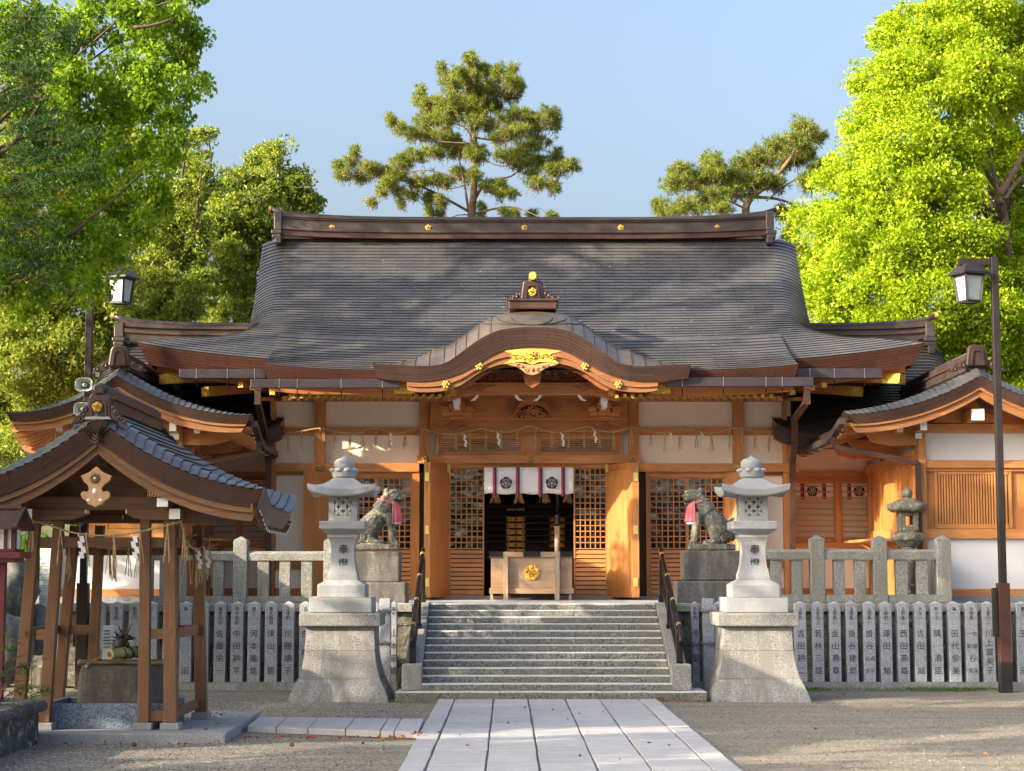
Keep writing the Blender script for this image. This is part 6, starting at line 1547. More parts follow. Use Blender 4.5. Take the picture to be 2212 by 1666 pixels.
# beams
pw, pd_ = 25.62, 27.6
zb2 = zz(1101, 25.1); zt2 = zz(1073, 25.1); 
def fb_(x0, x1, y0, y1, Y, d, nm='beam', m_='wooddk_x', **kw): return MB().pbox(x0, x1, y0, y1, Y, d).build(nm, M[m_], wp, **kw)
fb_(52, 415, 1073, 1101, 25.6, .14, 'tie_beam'); 
for pts_ in ([(52, 1101.3), (185, 1101.3), (185, 1109), (172, 1117), (150, 1123), (52, 1123)], [(415, 1101.3), (272, 1101.3), (272, 1109), (285, 1117), (306, 1123), (415, 1123)]):
    MB().prism([(at(x, y, 25.57).x, zz(y, 25.57)) for x, y in pts_], 'y', 25.57, 25.76).build('bracket_arm', M['wooddk_x'], wp)
for x in (184.6, 272.4): MB().pbox(x-1.2, x+1.2, 1101.5, 1110, 25.56, .21).build('white_beam_end', M['white'], wp)
for Yk in (27.55,):
    fb_(95, 440, 1088, 1112, Yk, .14, 'tie_beam'); fb_(110, 425, 1112.3, 1130, Yk-.02, .16, 'bracket_arm')
    for x in (265, 155): MB().pbox(x-1.2, x+1.2, 1112.5, 1122, Yk-.03, .2).build('white_beam_end', M['white'], wp)
for xc_ in (-6.53, -4.52):           # long beams front to back with white ends
    for dx, za_, zb_, y0_ in ((0, 2.96, 3.10, 25.2), (-.12 if xc_ < -5.5 else -.14, 3.12, 3.24, 25.05)):
        MB().box(xc_+dx-.075, xc_+dx+.075, y0_+.011, 28.3, za_, zb_).build('purlin', M['wooddk_y'], wp); MB().box(xc_+dx-.074, xc_+dx+.074, y0_, y0_+.01, za_+.001, zb_-.001).build('white_beam_end', M['white'], wp, bevel=.0)
MB().box(xa-.07, xa+.07, 25.3, 28.4, za-.62, za-.47).build('ridge_beam', M['wooddk_y'], wp); MB().box(xa-.5, xa+.5, 25.75, 25.85, 3.2, 3.75).build('gable_board', M['wooddk_x'], wp)
MB().prism([(xa-.16, 3.24), (xa-.1, 3.6), (xa+.1, 3.6), (xa+.16, 3.24)], 'y', 26, 26.15).build('king_post', M['wooddk_z'], wp)
# posts: four corner posts leaning inwards, each with an inner companion
ztp = zz(1123, 25.7)
P_ = [((-6.70, 25.72), (-6.53, 25.72), .155), ((-6.33, 25.70), (-6.20, 25.70), .15), ((-6.62, 27.6), (-6.42, 27.6), .15), ((-6.13, 27.6), (-6.05, 27.6), .14),
      ((-4.97, 25.68), (-5.0, 25.68), .15), ((-4.60, 25.68), (-4.67, 25.70), .17), ((-4.50, 27.6), (-4.60, 27.6), .16), ((-4.92, 27.6), (-4.95, 27.6), .14)]
for (b_, t_, w) in P_:
    A = Vector((b_[0], b_[1], .20)); B = Vector((t_[0], t_[1], ztp+.04 if b_[1] < 26 else ztp-.03)); mb = MB().beam(A, B, w*1.04, w*1.04, up=(0, 1, 0), w1=w*.92, h1=w*.92); mb.build('post', M['wooddk_z'], wp, bevel=.008)
    MB().box(b_[0]-.13, b_[0]+.13, b_[1]-.13, b_[1]+.13, .101, .20).build('post_base', M['slab'], wp, bevel=.012)
MB().box(-6.47, -6.2, 25.66, 25.74, 1.32, 1.46).build('tie_rail', M['wooddk_x'], wp)
for (x0, x1, y, z0, z1) in ((-4.97, -4.6, 25.68, 1.33, 1.47), (-6.62, -6.13, 27.6, 1.33, 1.47), (-4.95, -4.5, 27.6, 1.33, 1.47), (-4.97, -4.6, 25.68, .22, .36), (-6.7, -6.3, 25.71, .22, .36), (-6.6, -4.6, 25.72, zz(1183, 25.7), zz(1161, 25.7)), (-6.55, -4.55, 27.6, zz(1200, 27.6), zz(1176, 27.6))):
    MB().box(x0, x1, y-.035, y+.035, z0, z1).build('tie_rail', M['wooddk_x'], wp)
for (x, z0) in ((-4.63, zz(1183, 25.7)), (-6.6, zz(1183, 25.7)), (-4.57, 1.33), (-6.66, 1.33), (-4.55, .25)): MB().box(x-.035, x+.035, 25.72, 27.6, z0+.01, z0+.14).build('tie_rail', M['wooddk_y'], wp)
for (x, y) in ((-4.63, 1365), (-6.63, 1368), (-4.64, 1172), (-6.57, 1172)): MB().pbox(proj((x, 25.6, 1))[0]-5, proj((x, 25.6, 1))[0]+5, y-6, y+6, 25.592-.0, .012).build('tenon_end', M['wooddk_x'], wp)

# rope round the pavilion
r2 = thing('sacred_rope', 'twisted straw rope with zig-zag papers hung round the water pavilion posts', 'rope', at(230, 1150, 25.5))
def twisted(par, pts, r):
    P = smooth_pts(pts, 10); L = 0; mb = MB()
    for ph in (0, math.pi):
        q_ = []; L = 0
        for i, p in enumerate(P):
            if i: L += (p-P[i-1]).length
            a = L*70+ph; q_.append(p+Vector((0, math.cos(a)*r*.5, math.sin(a)*r*.5)))
        mb.tube(q_, r*.65, 5)
    return mb.build('rope', M['straw'], par, smooth=True)
fr_ = [at(64, 1124, 25.55), at(95, 1131, 25.5), at(150, 1149, 25.5), at(212, 1157, 25.5), at(275, 1154, 25.5), at(340, 1140, 25.5), at(391, 1126, 25.5)]
twisted(r2, fr_, .018)
sd_ = [at(391, 1126, 25.5), Vector((-4.5, 25.95, zz(1165, 25.95))), Vector((-4.46, 26.5, zz(1186, 26.5))), Vector((-4.44, 27.1, zz(1180, 27.1))), Vector((-4.40, 27.55, zz(1157, 27.55)))]
twisted(r2, sd_, .018)
bk_ = [at(120, 1150, 27.4), at(200, 1180, 27.4), at(280, 1186, 27.4), at(340, 1180, 27.4), at(425, 1155, 27.4)]; twisted(r2, bk_, .016)
fx = [proj(p)[0] for p in fr_]; fy = [proj(p)[1] for p in fr_]
for i, x in enumerate((71, 131, 186, 246, 303, 362)): tassel(r2, at(x, float(np.interp(x, fx, fy)), 25.46), .50, 5, i+50, .06)
for i, x in enumerate((169, 284)): shide(r2, at(x, float(np.interp(x, fx, fy)), 25.44), .36, i, .06)
for i, u in enumerate((.1, .3, .5, .62, .75, .9)):
    P = smooth_pts(sd_, 10); p = P[int(u*(len(P)-1))]; tassel(r2, p+Vector((.02, 0, 0)), .55, 6, i+70, .07)
for i, u in enumerate((.45, .72)): P = smooth_pts(sd_, 10); shide(r2, P[int(u*(len(P)-1))]+Vector((.05, 0, 0)), .3, i, .045)
for i, x in enumerate((150, 236, 247, 278, 300)): tassel(r2, at(x, 1182, 27.38), .5, 6, i+90, .06)

# basin, kerb, bamboo, dragon --------------------------------------
kb_ = thing('basin_surround', 'blue grey polished granite surround box under the stone water basin', 'basin surround', (-5.55, 26.5, .1))
x0, x1 = at(118, 1545, 25.82).x, at(315, 1545, 25.82).x
mb = MB(); mb.box(-6.35, -4.80, 25.84, 25.94, .102, .44); mb.build('front_slab', M['granite_blue'], kb_, bevel=.008)
MB().box(-4.80+.002, -4.70, 25.84, 27.3, .102, .44).build('side_slab', M['granite_blue'], kb_, bevel=.008); MB().box(-6.45, -6.352, 25.84, 27.3, .102, .44).build('side_slab', M['granite_blue'], kb_, bevel=.008); MB().box(-6.35, -4.8, 27.2, 27.3, .102, .44).build('rear_slab', M['granite_blue'], kb_)
bs = thing('stone_basin', 'rounded dark boulder water basin inside the pavilion', 'water basin', at(262, 1517, 26.5))
bm0 = at(163, 1480, 26.5).x; bm1 = at(365, 1480, 26.5).x; zt_ = zz(1437, 26.4); rows = []
for j in range(12):
    v = j/11; row = []
    for i in range(41):
        th = i/40*2*math.pi; z = .2+(zt_-.2)*v; rr_ = 1-.13*v**3-.05*(1-v); e = 2.6
        ct, st_ = math.cos(th), math.sin(th); q_ = (abs(ct)**e+abs(st_)**e)**(-1/e)
        n_ = noise.noise((ct*2, st_*2, z*3))*.04
        row.append(((bm0+bm1)/2+(bm1-bm0)/2*ct*q_*(rr_+n_), 26.6+.55*st_*q_*(rr_+n_), z+(noise.noise((ct*3, st_*3, 9))*.02 if j == 11 else 0)))
    rows.append(row)
for kx, dz in ((.82, .005), (.74, -.03), (.72, -.16)): rows.append([((bm0+bm1)/2+(p[0]-(bm0+bm1)/2)*kx, 26.6+(p[1]-26.6)*kx, zt_+dz) for p in rows[11]])
mb = MB().grid(rows); mb.build('boulder', M['boulder'], bs, smooth=True)
wm, nt, b = nmat('basin_water'); b.inputs['Base Color'].default_value = (.02, .03, .03, 1); b.inputs['Roughness'].default_value = .03
MB().add([((bm0+bm1)/2+(p[0]-(bm0+bm1)/2)*.97, 26.6+(p[1]-26.6)*.97, zt_-.08) for p in rows[13][:-1]], [tuple(range(40))]).build('water', wm, bs)
bY = 26.25
for i, (x0, x1, y, Y, r_, lab) in enumerate(((168, 366, 1427, 26.3, .030, 'long brown bamboo pole lying across the front of the basin'), (170, 360, 1421, 26.85, .028, 'long brown bamboo pole lying across the rear of the basin'))):
    p, q_ = at(x0, y, Y), at(x1, y, Y); p.z = q_.z = zt_+.035; o = thing('bamboo_pole', lab, 'bamboo pole', p, 'bamboo poles on the basin'); N_ = 8
    pts = []; rs = []
    for j in range(N_*3+1): u = j/(N_*3); pts.append(p.lerp(q_, u)); rs.append(r_*(1.12 if j % 3 == 0 else 1))
    MB().tube(pts, rs, 10).build('culm', M['bamboo_br'], o, smooth=True)
for i, (a, b_, lab) in enumerate((((186, 1437, 26.15), (215, 1427, 26.9), 'short thin bamboo crosspiece at the left of the basin'), ((310, 1436, 26.15), (322, 1424, 26.9), 'short thin bamboo crosspiece near the middle right of the basin'))):
    p, q_ = at(*a), at(*b_); p.z = zt_+.0; q_.z = zt_+.08; o = thing('bamboo_pole', lab, 'bamboo pole', p); MB().tube([p, p.lerp(q_, .5), q_], [.026, .024, .022], 10).build('culm', M['bamboo'], o, smooth=True)
    MB().tube([p+Vector((0, -.004, 0)), p+Vector((0, .002, 0))], .02, 10).build('cut_end', M['bamboo_end'], o)
p, q_ = at(237, 1414, 26.1), at(298, 1408, 26.6); o = thing('bamboo_spout', 'thick green bamboo tube tied above the basin with its cut end showing', 'bamboo spout', p); d = (q_-p)
MB().tube([p, p+d*.02, p+d*.5, p+d*.52, p+d*.54, q_], [.072, .073, .072, .078, .072, .07], 18).build('culm', M['bamboo'], o, smooth=True)
dn = d.normalized(); MB().tube([p-dn*.006, p+dn*.002], .066, 18).build('cut_end', M['bamboo_end'], o); MB().tube([p-dn*.009, p-dn*.005], .044, 18).build('hollow', M['bamboo_br'], o)
for u in (.42, .68, .92):
    c_ = p+d*u; s1 = dn.cross(Vector((0, 0, 1))).normalized(); s2 = s1.cross(dn); MB().tube([c_+(s1*math.cos(a)+s2*math.sin(a))*.08+dn*a*.004 for a in [2*math.pi*j/14 for j in range(15)]], .010, 5, cap=False).build('binding', M['iron'], o)
dr = thing('dragon_spout', 'dark bronze dragon head with open jaws and long whiskers above the basin', 'dragon figure', at(270, 1405, 26.45))
dY = 26.45; D_ = lambda x, y, d=0: at(x*.25124, 1247+y*.25124, dY)+Vector((0, d, 0)); u_ = .25124*dY/F
mb = MB(); mb.tube([D_(1035, 640), D_(1020, 590), D_(1045, 545), D_(1085, 525)], [u_*60, u_*55, u_*45, u_*36], 10); mb.tube([D_(1075, 520), D_(1110, 522), D_(1150, 530)], [u_*34, u_*24, u_*12], 10); mb.tube([D_(1080, 560), D_(1105, 592), D_(1132, 600)], [u_*24, u_*15, u_*8], 8)
mb.ell(D_(1098, 505, -.02), (u_*14, .02, u_*12)); mb.ell(D_(1150, 520), (u_*12, .02, u_*9))
mb.build('head', M['bronze'], dr, smooth=True)
mb = MB()
for a, b_, c_, e in (((1060, 500), (1030, 450), (1008, 400), 9), ((1090, 495), (1110, 450), (1133, 398), 9), ((1050, 510), (1010, 490), (975, 470), 7), ((1140, 515), (1165, 520), (1158, 575), 5), ((1120, 505), (1128, 480), (1150, 500), 4)):
    mb.tube([D_(*a), D_(*b_), D_(*c_)], [u_*e, u_*e*.7, u_*2], 6)
rq = random.Random(9)
for i in range(34):
    a = rq.uniform(1.4, 4.6); c_ = D_(1040+rq.uniform(-25, 30), 560+rq.uniform(-50, 60), rq.uniform(-.05, .05)); L = u_*rq.uniform(50, 90)
    mb.tube([c_, c_+Vector((math.cos(a)*L*.6, rq.uniform(-.03, .03), math.sin(a)*L*.6+.01)), c_+Vector((math.cos(a)*L, 0, math.sin(a)*L+.03))], [u_*9, u_*6, u_*1.5], 5)
mb.build('mane_and_horns', M['bronze'], dr)
mb = MB()
for i in range(7): mb.tube([D_(1085+i*9, 540, -.012), D_(1086+i*9, 556, -.012)], [u_*4, u_*.8], 5)
for i in range(5): mb.tube([D_(1092+i*9, 590-i*-1.5, -.012), D_(1092+i*9, 577, -.012)], [u_*3.5, u_*.8], 5)
tag(mb.build('tooth', M['white'], dr), kind='stuff')

# ------------------------------------------------------------------ planter with shrub, front left
plt = thing('stone_planter', 'dark weathered low stone planter wall in the lower left corner', 'planter', (-6.3, 23, 0))
xr_ = -6.17; zc_ = zz(1488, 25.0)
mb = MB(); rows = []
def rough_wall(x, y0, y1, z0, z1, seed, amp=.02, axis='y', n=60):
    rows = []
    for j in range(8):
        z = z0+(z1-z0)*j/7; rows.append([(x+amp*noise.noise((seed, (y0+(y1-y0)*i/n)*4, z*5)), y0+(y1-y0)*i/n, z) for i in range(n+1)])
    return rows
mb.grid(rough_wall(xr_-.06, 18.5, 24.95, -.05, .40, 1, .03)); mb.grid([[(xr_-.07-2.2*i/20, 24.94+.02*noise.noise((i*.7, z*5, 3)), z) for i in range(21)] for z in (-.05, .1, .25, .4)])
mb.build('wall_face', M['planter'], plt, smooth=False)
mb = MB(); cpz = [.40, .41, .52, .56]
rows = []
for (dx, z) in ((-.07, .402), (.02, .408), (.035, .44), (.03, .50), (-.02, .545), (-.05, .55), (-.42, .56), (-.44, .40)):
    rows.append([(xr_+dx+(.018*noise.noise((z*9, y*6, 2)) if dx > -.04 else 0), y, z+.008*noise.noise((dx*9, y*4, 5))) for y in [18.5+6.53*i/70 for i in range(71)]])
mb.grid(rows); mb.add([r[-1] for r in rows], [tuple(range(8))]); mb.build('coping', M['planter'], plt, smooth=False)
MB().box(xr_-2.6, xr_-.43, 24.6, 25.02, .40, .56).build('coping', M['planter'], plt, bevel=.03); MB().box(xr_-2.9, xr_-.3, 18.5, 24.7, 0, .47).build('soil', M['joint'], plt)

# red lantern at the left edge
rl = thing('red_lantern', 'red painted wooden roadside lantern with small tiled roof at the left edge', 'lantern', at(-8, 1500, 24.2)); rl.location.z = 0
lY = 24.2; bx = lambda a, b_, c, d, Y, dd, nm, m_: MB().pbox(a, b_, c, d, Y, dd).build(nm, M[m_], rl)
bx(-12, 6, 1215, 1560, lY+.2, .12, 'post', 'redpaint'); bx(-45, 30, 1206, 1215, lY, .5, 'platform', 'redpaint'); bx(-55, 43, 1192, 1206, lY-.05, .6, 'platform', 'redpaint')
bx(-50, 24, 1143, 1186, lY+.03, .45, 'paper_box', 'white')
for a in (-50, 8, 26): bx(a, a+7, 1140, 1190, lY, .08, 'frame', 'redpaint')
bx(26, 33, 1140, 1190, lY+.4, .08, 'frame', 'redpaint'); bx(-50, 32, 1136, 1141, lY-.01, .5, 'frame', 'redpaint'); bx(-50, 32, 1186.2, 1191, lY-.01, .5, 'frame', 'redpaint')
mb = MB(); zt_, zm_ = zz(1096, lY), zz(1140, lY); xe = at(44, 1120, lY).x; xw = at(-70, 1120, lY).x
mb.prism([(lY-.22, zm_), (lY+.25, zt_), (lY+.72, zm_), (lY+.72, zm_-.03), (lY+.25, zt_-.04), (lY-.22, zm_-.03)], 'x', xw, xe); mb.build('roof', M['ridge_red'], rl)
bx(-70, 46, 1093, 1099, lY+.2, .1, 'roof_ridge', 'ridge_red')
for u in (0.02, .97): 
    for s_ in (-1, 1): x = xw+(xe-xw)*u; MB().beam((x, lY+.25, zt_+.0), (x, lY+.25+s_*.49, zm_-.01), .035, .05, up=(1, 0, 0)).build('verge_board', M['ridge_red'], rl)

# street lamps ------------------------------------------------------
def lamp_head(par, p, k, yaw=0.):
    """p: bottom centre of the lantern body; k size factor"""
    def fr(w, z): return [(p.x+(x*math.cos(yaw)-y*math.sin(yaw))*w, p.y+(x*math.sin(yaw)+y*math.cos(yaw))*w, p.z+z) for x, y in ((-1, -1), (1, -1), (1, 1), (-1, 1))]
    a, b_ = fr(.165*k, 0), fr(.22*k, .56*k)
    mb = MB()
    for i in range(4):
        mb.beam(a[i], b_[i], .045*k, .045*k); mb.beam(a[i], a[(i+1) % 4], .045*k, .05*k); mb.beam(b_[i], b_[(i+1) % 4], .045*k, .05*k)
    mb.build('lantern_frame', M['pole'], par)
    a2, b2 = fr(.152*k, .0), fr(.207*k, .56*k); MB().add(a2+b2, [(0, 1, 5, 4), (1, 2, 6, 5), (2, 3, 7, 6), (3, 0, 4, 7), (3, 2, 1, 0)]).build('frosted_pane', M['frost'], par)
    r0, r1_, r2_ = fr(.315*k, .57*k), fr(.315*k, .61*k), fr(.15*k, .79*k); r3 = fr(.09*k, .82*k)
    MB().add(r0+r1_+r2_+r3, [(3, 2, 1, 0)]+[(i, (i+1) % 4, 4+(i+1) % 4, 4+i) for i in range(4)]+[(4+i, 4+(i+1) % 4, 8+(i+1) % 4, 8+i) for i in range(4)]+[(8+i, 8+(i+1) % 4, 12+(i+1) % 4, 12+i) for i in range(4)]+[(12, 13, 14, 15)]).build('lantern_roof', M['pole'], par)
    return p.z+.82*k
Yp = 35.9; xb_ = at(2172, 1480, Yp).x; zt_ = zz(556, Yp)
l1 = thing('street_lamp', 'tall brown street lamp with square lantern on the right, near the frame edge', 'street lamp', (xb_, Yp, 0), 'brown street lamps')
MB().box(xb_-.068, xb_+.068, Yp-.068, Yp+.068, 1.9, zt_).build('pole', M['pole'], l1, bevel=.01); MB().box(xb_-.11, xb_+.11, Yp-.11, Yp+.11, .0, 2.05).build('pole_sleeve', M['pipe'], l1, bevel=.01); MB().box(xb_-.115, xb_+.115, Yp-.115, Yp+.115, -.05, .55).build('base_casing', M['pole'], l1, bevel=.01)
MB().box(xb_-.21, xb_-.115, Yp-.06, Yp+.06, zz(1375, Yp), zz(1270, Yp)).build('switch_box', M['pole'], l1, bevel=.01)
xh = at(2094, 650, Yp).x; z = zz(572, Yp); MB().box(xh-.2, xb_-.076, Yp-.05, Yp+.05, z, z+.12).build('arm', M['pole'], l1)
tp = lamp_head(l1, Vector((xh, Yp, zz(652, Yp))), .93, .35); MB().box(xh-.04, xh+.04, Yp-.04, Yp+.04, tp-.02, z).build('hanger', M['pole'], l1)
Yp = 36.6; xb_ = at(191, 800, Yp).x; zt_ = zz(560, Yp)
l2 = thing('street_lamp', 'tall brown street lamp with square lantern on the left behind the water pavilion roof', 'street lamp', (xb_, Yp, 0), 'brown street lamps')
MB().box(xb_-.068, xb_+.068, Yp-.068, Yp+.068, 1.9, zt_).build('pole', M['pole'], l2, bevel=.01); MB().box(xb_-.11, xb_+.11, Yp-.11, Yp+.11, -.05, 2.05).build('pole_sleeve', M['pole'], l2, bevel=.01)
xh = at(260, 650, Yp).x; z = zz(568, Yp); MB().box(xb_+.076, xh+.2, Yp-.05, Yp+.05, z, z+.12).build('arm', M['pole'], l2)
tp = lamp_head(l2, Vector((xh, Yp, zz(655, Yp))), .85, -.35); MB().box(xh-.04, xh+.04, Yp-.04, Yp+.04, tp-.02, z).build('hanger', M['pole'], l2)
# horn loudspeakers on the left pole
for (x, y, Ys, dx, lab) in ((181, 831, 36.2, 1, 'grey horn loudspeaker fixed to the left lamp post, upper one'), (178, 884, 36.3, 1, 'grey horn loudspeaker fixed to the left lamp post, lower one')):
    c_ = at(x, y, Ys); o = thing('horn_loudspeaker', lab, 'loudspeaker', c_); mb = MB(); rows = []
    for (r_, d) in ((.165, 0), (.155, .02), (.10, .12), (.05, .25), (.045, .3)): rows.append([(c_.x+math.copysign(abs(math.cos(a))**.6, math.cos(a))*r_*1.05, c_.y+d, c_.z+math.copysign(abs(math.sin(a))**.6, math.sin(a))*r_*.82) for a in [2*math.pi*i/28 for i in range(29)]])
    mb.grid(rows); mb.build('horn', M['speaker'], o, smooth=True).modifiers.new('s', 'SOLIDIFY').thickness = .01
    MB().tube([c_+Vector((0, .03, 0)), c_+Vector((0, .26, 0))], [.04, .03], 10).build('driver', M['speaker'], o, smooth=True); MB().beam(c_+Vector((0, .26, -.05)), Vector((xb_, 36.55, c_.z-.08)), .03, .03).build('bracket', M['steel'], o)

# notice board, cabinet, pipes behind the pavilion -------------------
nb = thing('notice_board', 'white notice board with rows of small text behind the pavilion posts', 'notice board', at(106, 1400, 32)); nb.location.z = 0
MB().pbox(84, 128, 1185, 1440, 32, .04).build('board', M['white'], nb)
mb = MB(); rq = random.Random(5)
for j in range(40):
    y = 1192+j*6; 
    if j % 4 == 3: continue
    mb.pbox(87, 87+rq.uniform(20, 37), y, y+1.6, 31.99, .008)
mb.build('text_lines', M['speaker'], nb)
for x in (88, 124): MB().pbox(x-2, x+2, 1440, 1500, 32.0, .04).build('leg', M['steel'], nb)
cb = thing('utility_cabinet', 'small grey green louvred cabinet behind the water basin', 'cabinet', at(231, 1400, 33)); cb.location.z = 0
MB().pbox(221, 240, 1352, 1470, 33, .3).build('body', M['speaker'], cb, bevel=.01); mb = MB()
for j in range(6): mb.pbox(223, 238, 1362+j*7, 1363.5+j*7, 32.985, .014)
mb.build('louvre', M['iron'], cb)
# ------------------------------------------------------------------ trees
def leaf_mesh(name, P, D, L, Wd, mat, parent, seed=0, bend=.25):
    """one folded diamond leaf per point: P centres, D leaf directions, L lengths, Wd widths"""
    r = np.random.default_rng(seed); n = len(P)
    D = D/np.linalg.norm(D, axis=1, keepdims=True); R_ = r.normal(size=(n, 3)); Sd = np.cross(D, R_); Sd /= np.linalg.norm(Sd, axis=1, keepdims=True)
    Nn = np.cross(D, Sd); L = L[:, None]; Wd = Wd[:, None]
    v = np.empty((n, 4, 3)); v[:, 0] = P-D*L*.5; v[:, 1] = P+Sd*Wd*.5+Nn*L*bend*.25; v[:, 2] = P+D*L*.5; v[:, 3] = P-Sd*Wd*.5+Nn*L*bend*.25
    o0 = origin_of(parent); v -= np.array([o0.x, o0.y, o0.z])
    me = bpy.data.meshes.new(name); me.vertices.add(n*4); me.vertices.foreach_set('co', v.reshape(-1).astype(np.float32))
    me.loops.add(n*4); me.loops.foreach_set('vertex_index', np.arange(n*4, dtype=np.int32)); me.polygons.add(n)
    me.polygons.foreach_set('loop_start', np.arange(n, dtype=np.int32)*4); me.polygons.foreach_set('loop_total', np.full(n, 4, dtype=np.int32))
    me.materials.append(mat); me.update(); me.validate()
    o = bpy.data.objects.new(name, me); C.objects.link(o); o.parent = parent; return o
def sph(n, r):
    v = r.normal(size=(n, 3)); return v/np.linalg.norm(v, axis=1, keepdims=True)
def crown_points(blobs, nsub, rsub, nleaf, seed, shell=.55, flat=1.0, up=0.0):
    """blobs: (centre, (rx,ry,rz)); each carries sub-clumps near its skin, each sub-clump carries leaves near its skin"""
    r = np.random.default_rng(seed); Ps = []; Ns = []
    for c, R_ in blobs:
        c = np.array(c); R_ = np.array(R_); m = max(3, int(nsub*(R_[0]*R_[2])/1.5)); d = sph(m, r); d[:, 2] = d[:, 2]*.95+up
        cc = c+d*R_*(r.uniform(shell, 1.0, (m, 1))); rs = r.uniform(rsub[0], rsub[1], m)
        for k in range(m):
            e = sph(nleaf, r); e[:, 2] = np.abs(e[:, 2])*np.where(r.random(nleaf) < .7, 1, -1)
            q = r.uniform(.45, 1.08, (nleaf, 1)); Ps.append(cc[k]+e*q*rs[k]*np.array([1, 1, flat])); Ns.append(e)
    return np.concatenate(Ps), np.concatenate(Ns)
def limbs(parent, base, tips, r0, mat, mb=None, seed=0, name='limb'):
    r = random.Random(seed)
    for t_ in tips:
        a = Vector(base); b_ = Vector(t_); L = (b_-a).length; pts = [a]
        for k in range(1, 5): u = k/5; pts.append(a.lerp(b_, u)+Vector((r.uniform(-1, 1), r.uniform(-1, 1), r.uniform(-.5, 1)))*L*.05+Vector((0, 0, L*.06*math.sin(u*3.1))))
        pts.append(b_); P = smooth_pts(pts, 3); n = len(P); MB().tube(P, [r0*(1-.85*i/(n-1)) for i in range(n)], 7, cap=False).build(name, mat, parent, smooth=True)
def pxblobs(lst, Y, dep=None, sq=1.0, jit=0, seed=0):
    r = random.Random(seed); out = []
    for b_ in lst:
        x, y, rp = b_[:3]; Yk = Y+(b_[3] if len(b_) > 3 else 0)+r.uniform(-jit, jit); c = at(x, y, Yk); R_ = rp*Yk/F; out.append(((c.x, c.y, c.z), (R_, R_*(dep or 1), R_*sq)))
    return out
def tree(name, label, cat, base, blobs, leafm, nsub, rsub, nleaf, L, Wr, seed, group=None, droop=.5, trunk_r=.4, bark='bark', shell=.55, flat=1.0, trunk_top=None, nlimb=14):
    t = thing(name, label, cat, base, group); P, Nn = crown_points(blobs, nsub, rsub, nleaf, seed, shell, flat)
    r = np.random.default_rng(seed+1); n = len(P); D = Nn*.6+r.normal(size=(n, 3))*.55; D[:, 2] -= droop
    Ls = L*r.uniform(.45, 1.35, n); leaf_mesh('crown', P, D, Ls, Ls*Wr, leafm, t, seed)
    top = Vector(trunk_top) if trunk_top else Vector((base[0], base[1], np.mean([b_[0][2] for b_ in blobs])))
    pts = smooth_pts([Vector(base)-Vector((0, 0, .2)), Vector(base).lerp(top, .35)+Vector((.15, 0, 0)), Vector(base).lerp(top, .7)-Vector((.12, .1, 0)), top], 6); m = len(pts)
    MB().tube(pts, [trunk_r*(1.25-.85*i/(m-1)) for i in range(m)], 10).build('trunk', M[bark], t, smooth=True)
    rr_ = random.Random(seed); bl = rr_.sample(blobs, min(nlimb, len(blobs)))
    for b_ in bl: q_ = pts[int(rr_.uniform(.35, .95)*(m-1))]; limbs(t, q_, [b_[0]], trunk_r*.36, M[bark], seed=rr_.randint(0, 999))
    return t
# big bright camphor on the right
RB = [(2110, 40, 110, 0), (2200, 60, 110, 1), (1985, 75, 62, -.5), (1925, 70, 40, 0), (2040, 120, 90, -1), (1870, 175, 42, 0), (1925, 190, 75, -1.5), (2010, 230, 100, -2), (2120, 190, 90, -2), (2200, 200, 80, -1), (1885, 290, 72, -1),
      (1960, 330, 95, -2.5), (1840, 360, 60, 0), (2060, 330, 70, -2), (1905, 420, 90, -2.5), (1815, 430, 62, -1), (2000, 440, 95, -3), (2105, 560, 85, -2.5), (1775, 470, 52, .5), (1850, 520, 85, -2.5), (1950, 550, 95, -3), (2050, 530, 70, -3),
      (1760, 560, 50, 0), (1810, 620, 72, -1.5), (1900, 640, 85, -3), (2010, 650, 95, -3.5), (2110, 680, 90, -3), (2200, 640, 80, -2), (1765, 650, 45, 0), (2190, 560, 60, -1), (1830, 690, 60, -1), (2060, 760, 80, -2), (2150, 800, 80, -2.5), (2215, 740, 70, -2),
      (2230, 330, 60, 2), (2150, 400, 80, 3), (2050, 420, 50, 3), (2200, 480, 70, 3), (2120, 300, 70, 3), (2230, 870, 80, -2), (1970, 740, 60, 0), (2290, 200, 90, 0), (2300, 500, 100, 0), (2300, 700, 100, 0)]
rb = pxblobs(RB, 55, .9)
tree('camphor_tree', 'huge bright yellow green camphor tree behind the right side building', 'tree', (at(2180, 1200, 56).x, 56, 0), rb, M['leaf_r'], 30, (.32, .78), 400, .115, .62, 21, droop=.25, trunk_r=.55, trunk_top=at(2165, 420, 55.5), nlimb=10, shell=.62, flat=.8)
ct = [o for o in C.objects if o.name.startswith('camphor_tree')][0]
for pts_, r_ in (([(2185, 620), (2178, 540), (2172, 470), (2160, 420), (2128, 365), (2112, 310), (2100, 285)], .28), ([(2165, 440), (2150, 385), (2135, 330), (2128, 300)], .2), ([(2160, 420), (2190, 370), (2212, 330), (2240, 280)], .3), ([(2170, 430), (2195, 395), (2225, 370)], .2), ([(2130, 210), (2165, 205), (2200, 192), (2230, 185)], .1)):
    P = smooth_pts([at(x, y, 52.9+.3*i) for i, (x, y) in enumerate(pts_)], 4); MB().tube(P, [.42*r_*(1-.6*i/len(P)) for i in range(len(P))], 8).build('limb', M['bark_pine'], ct, smooth=True)
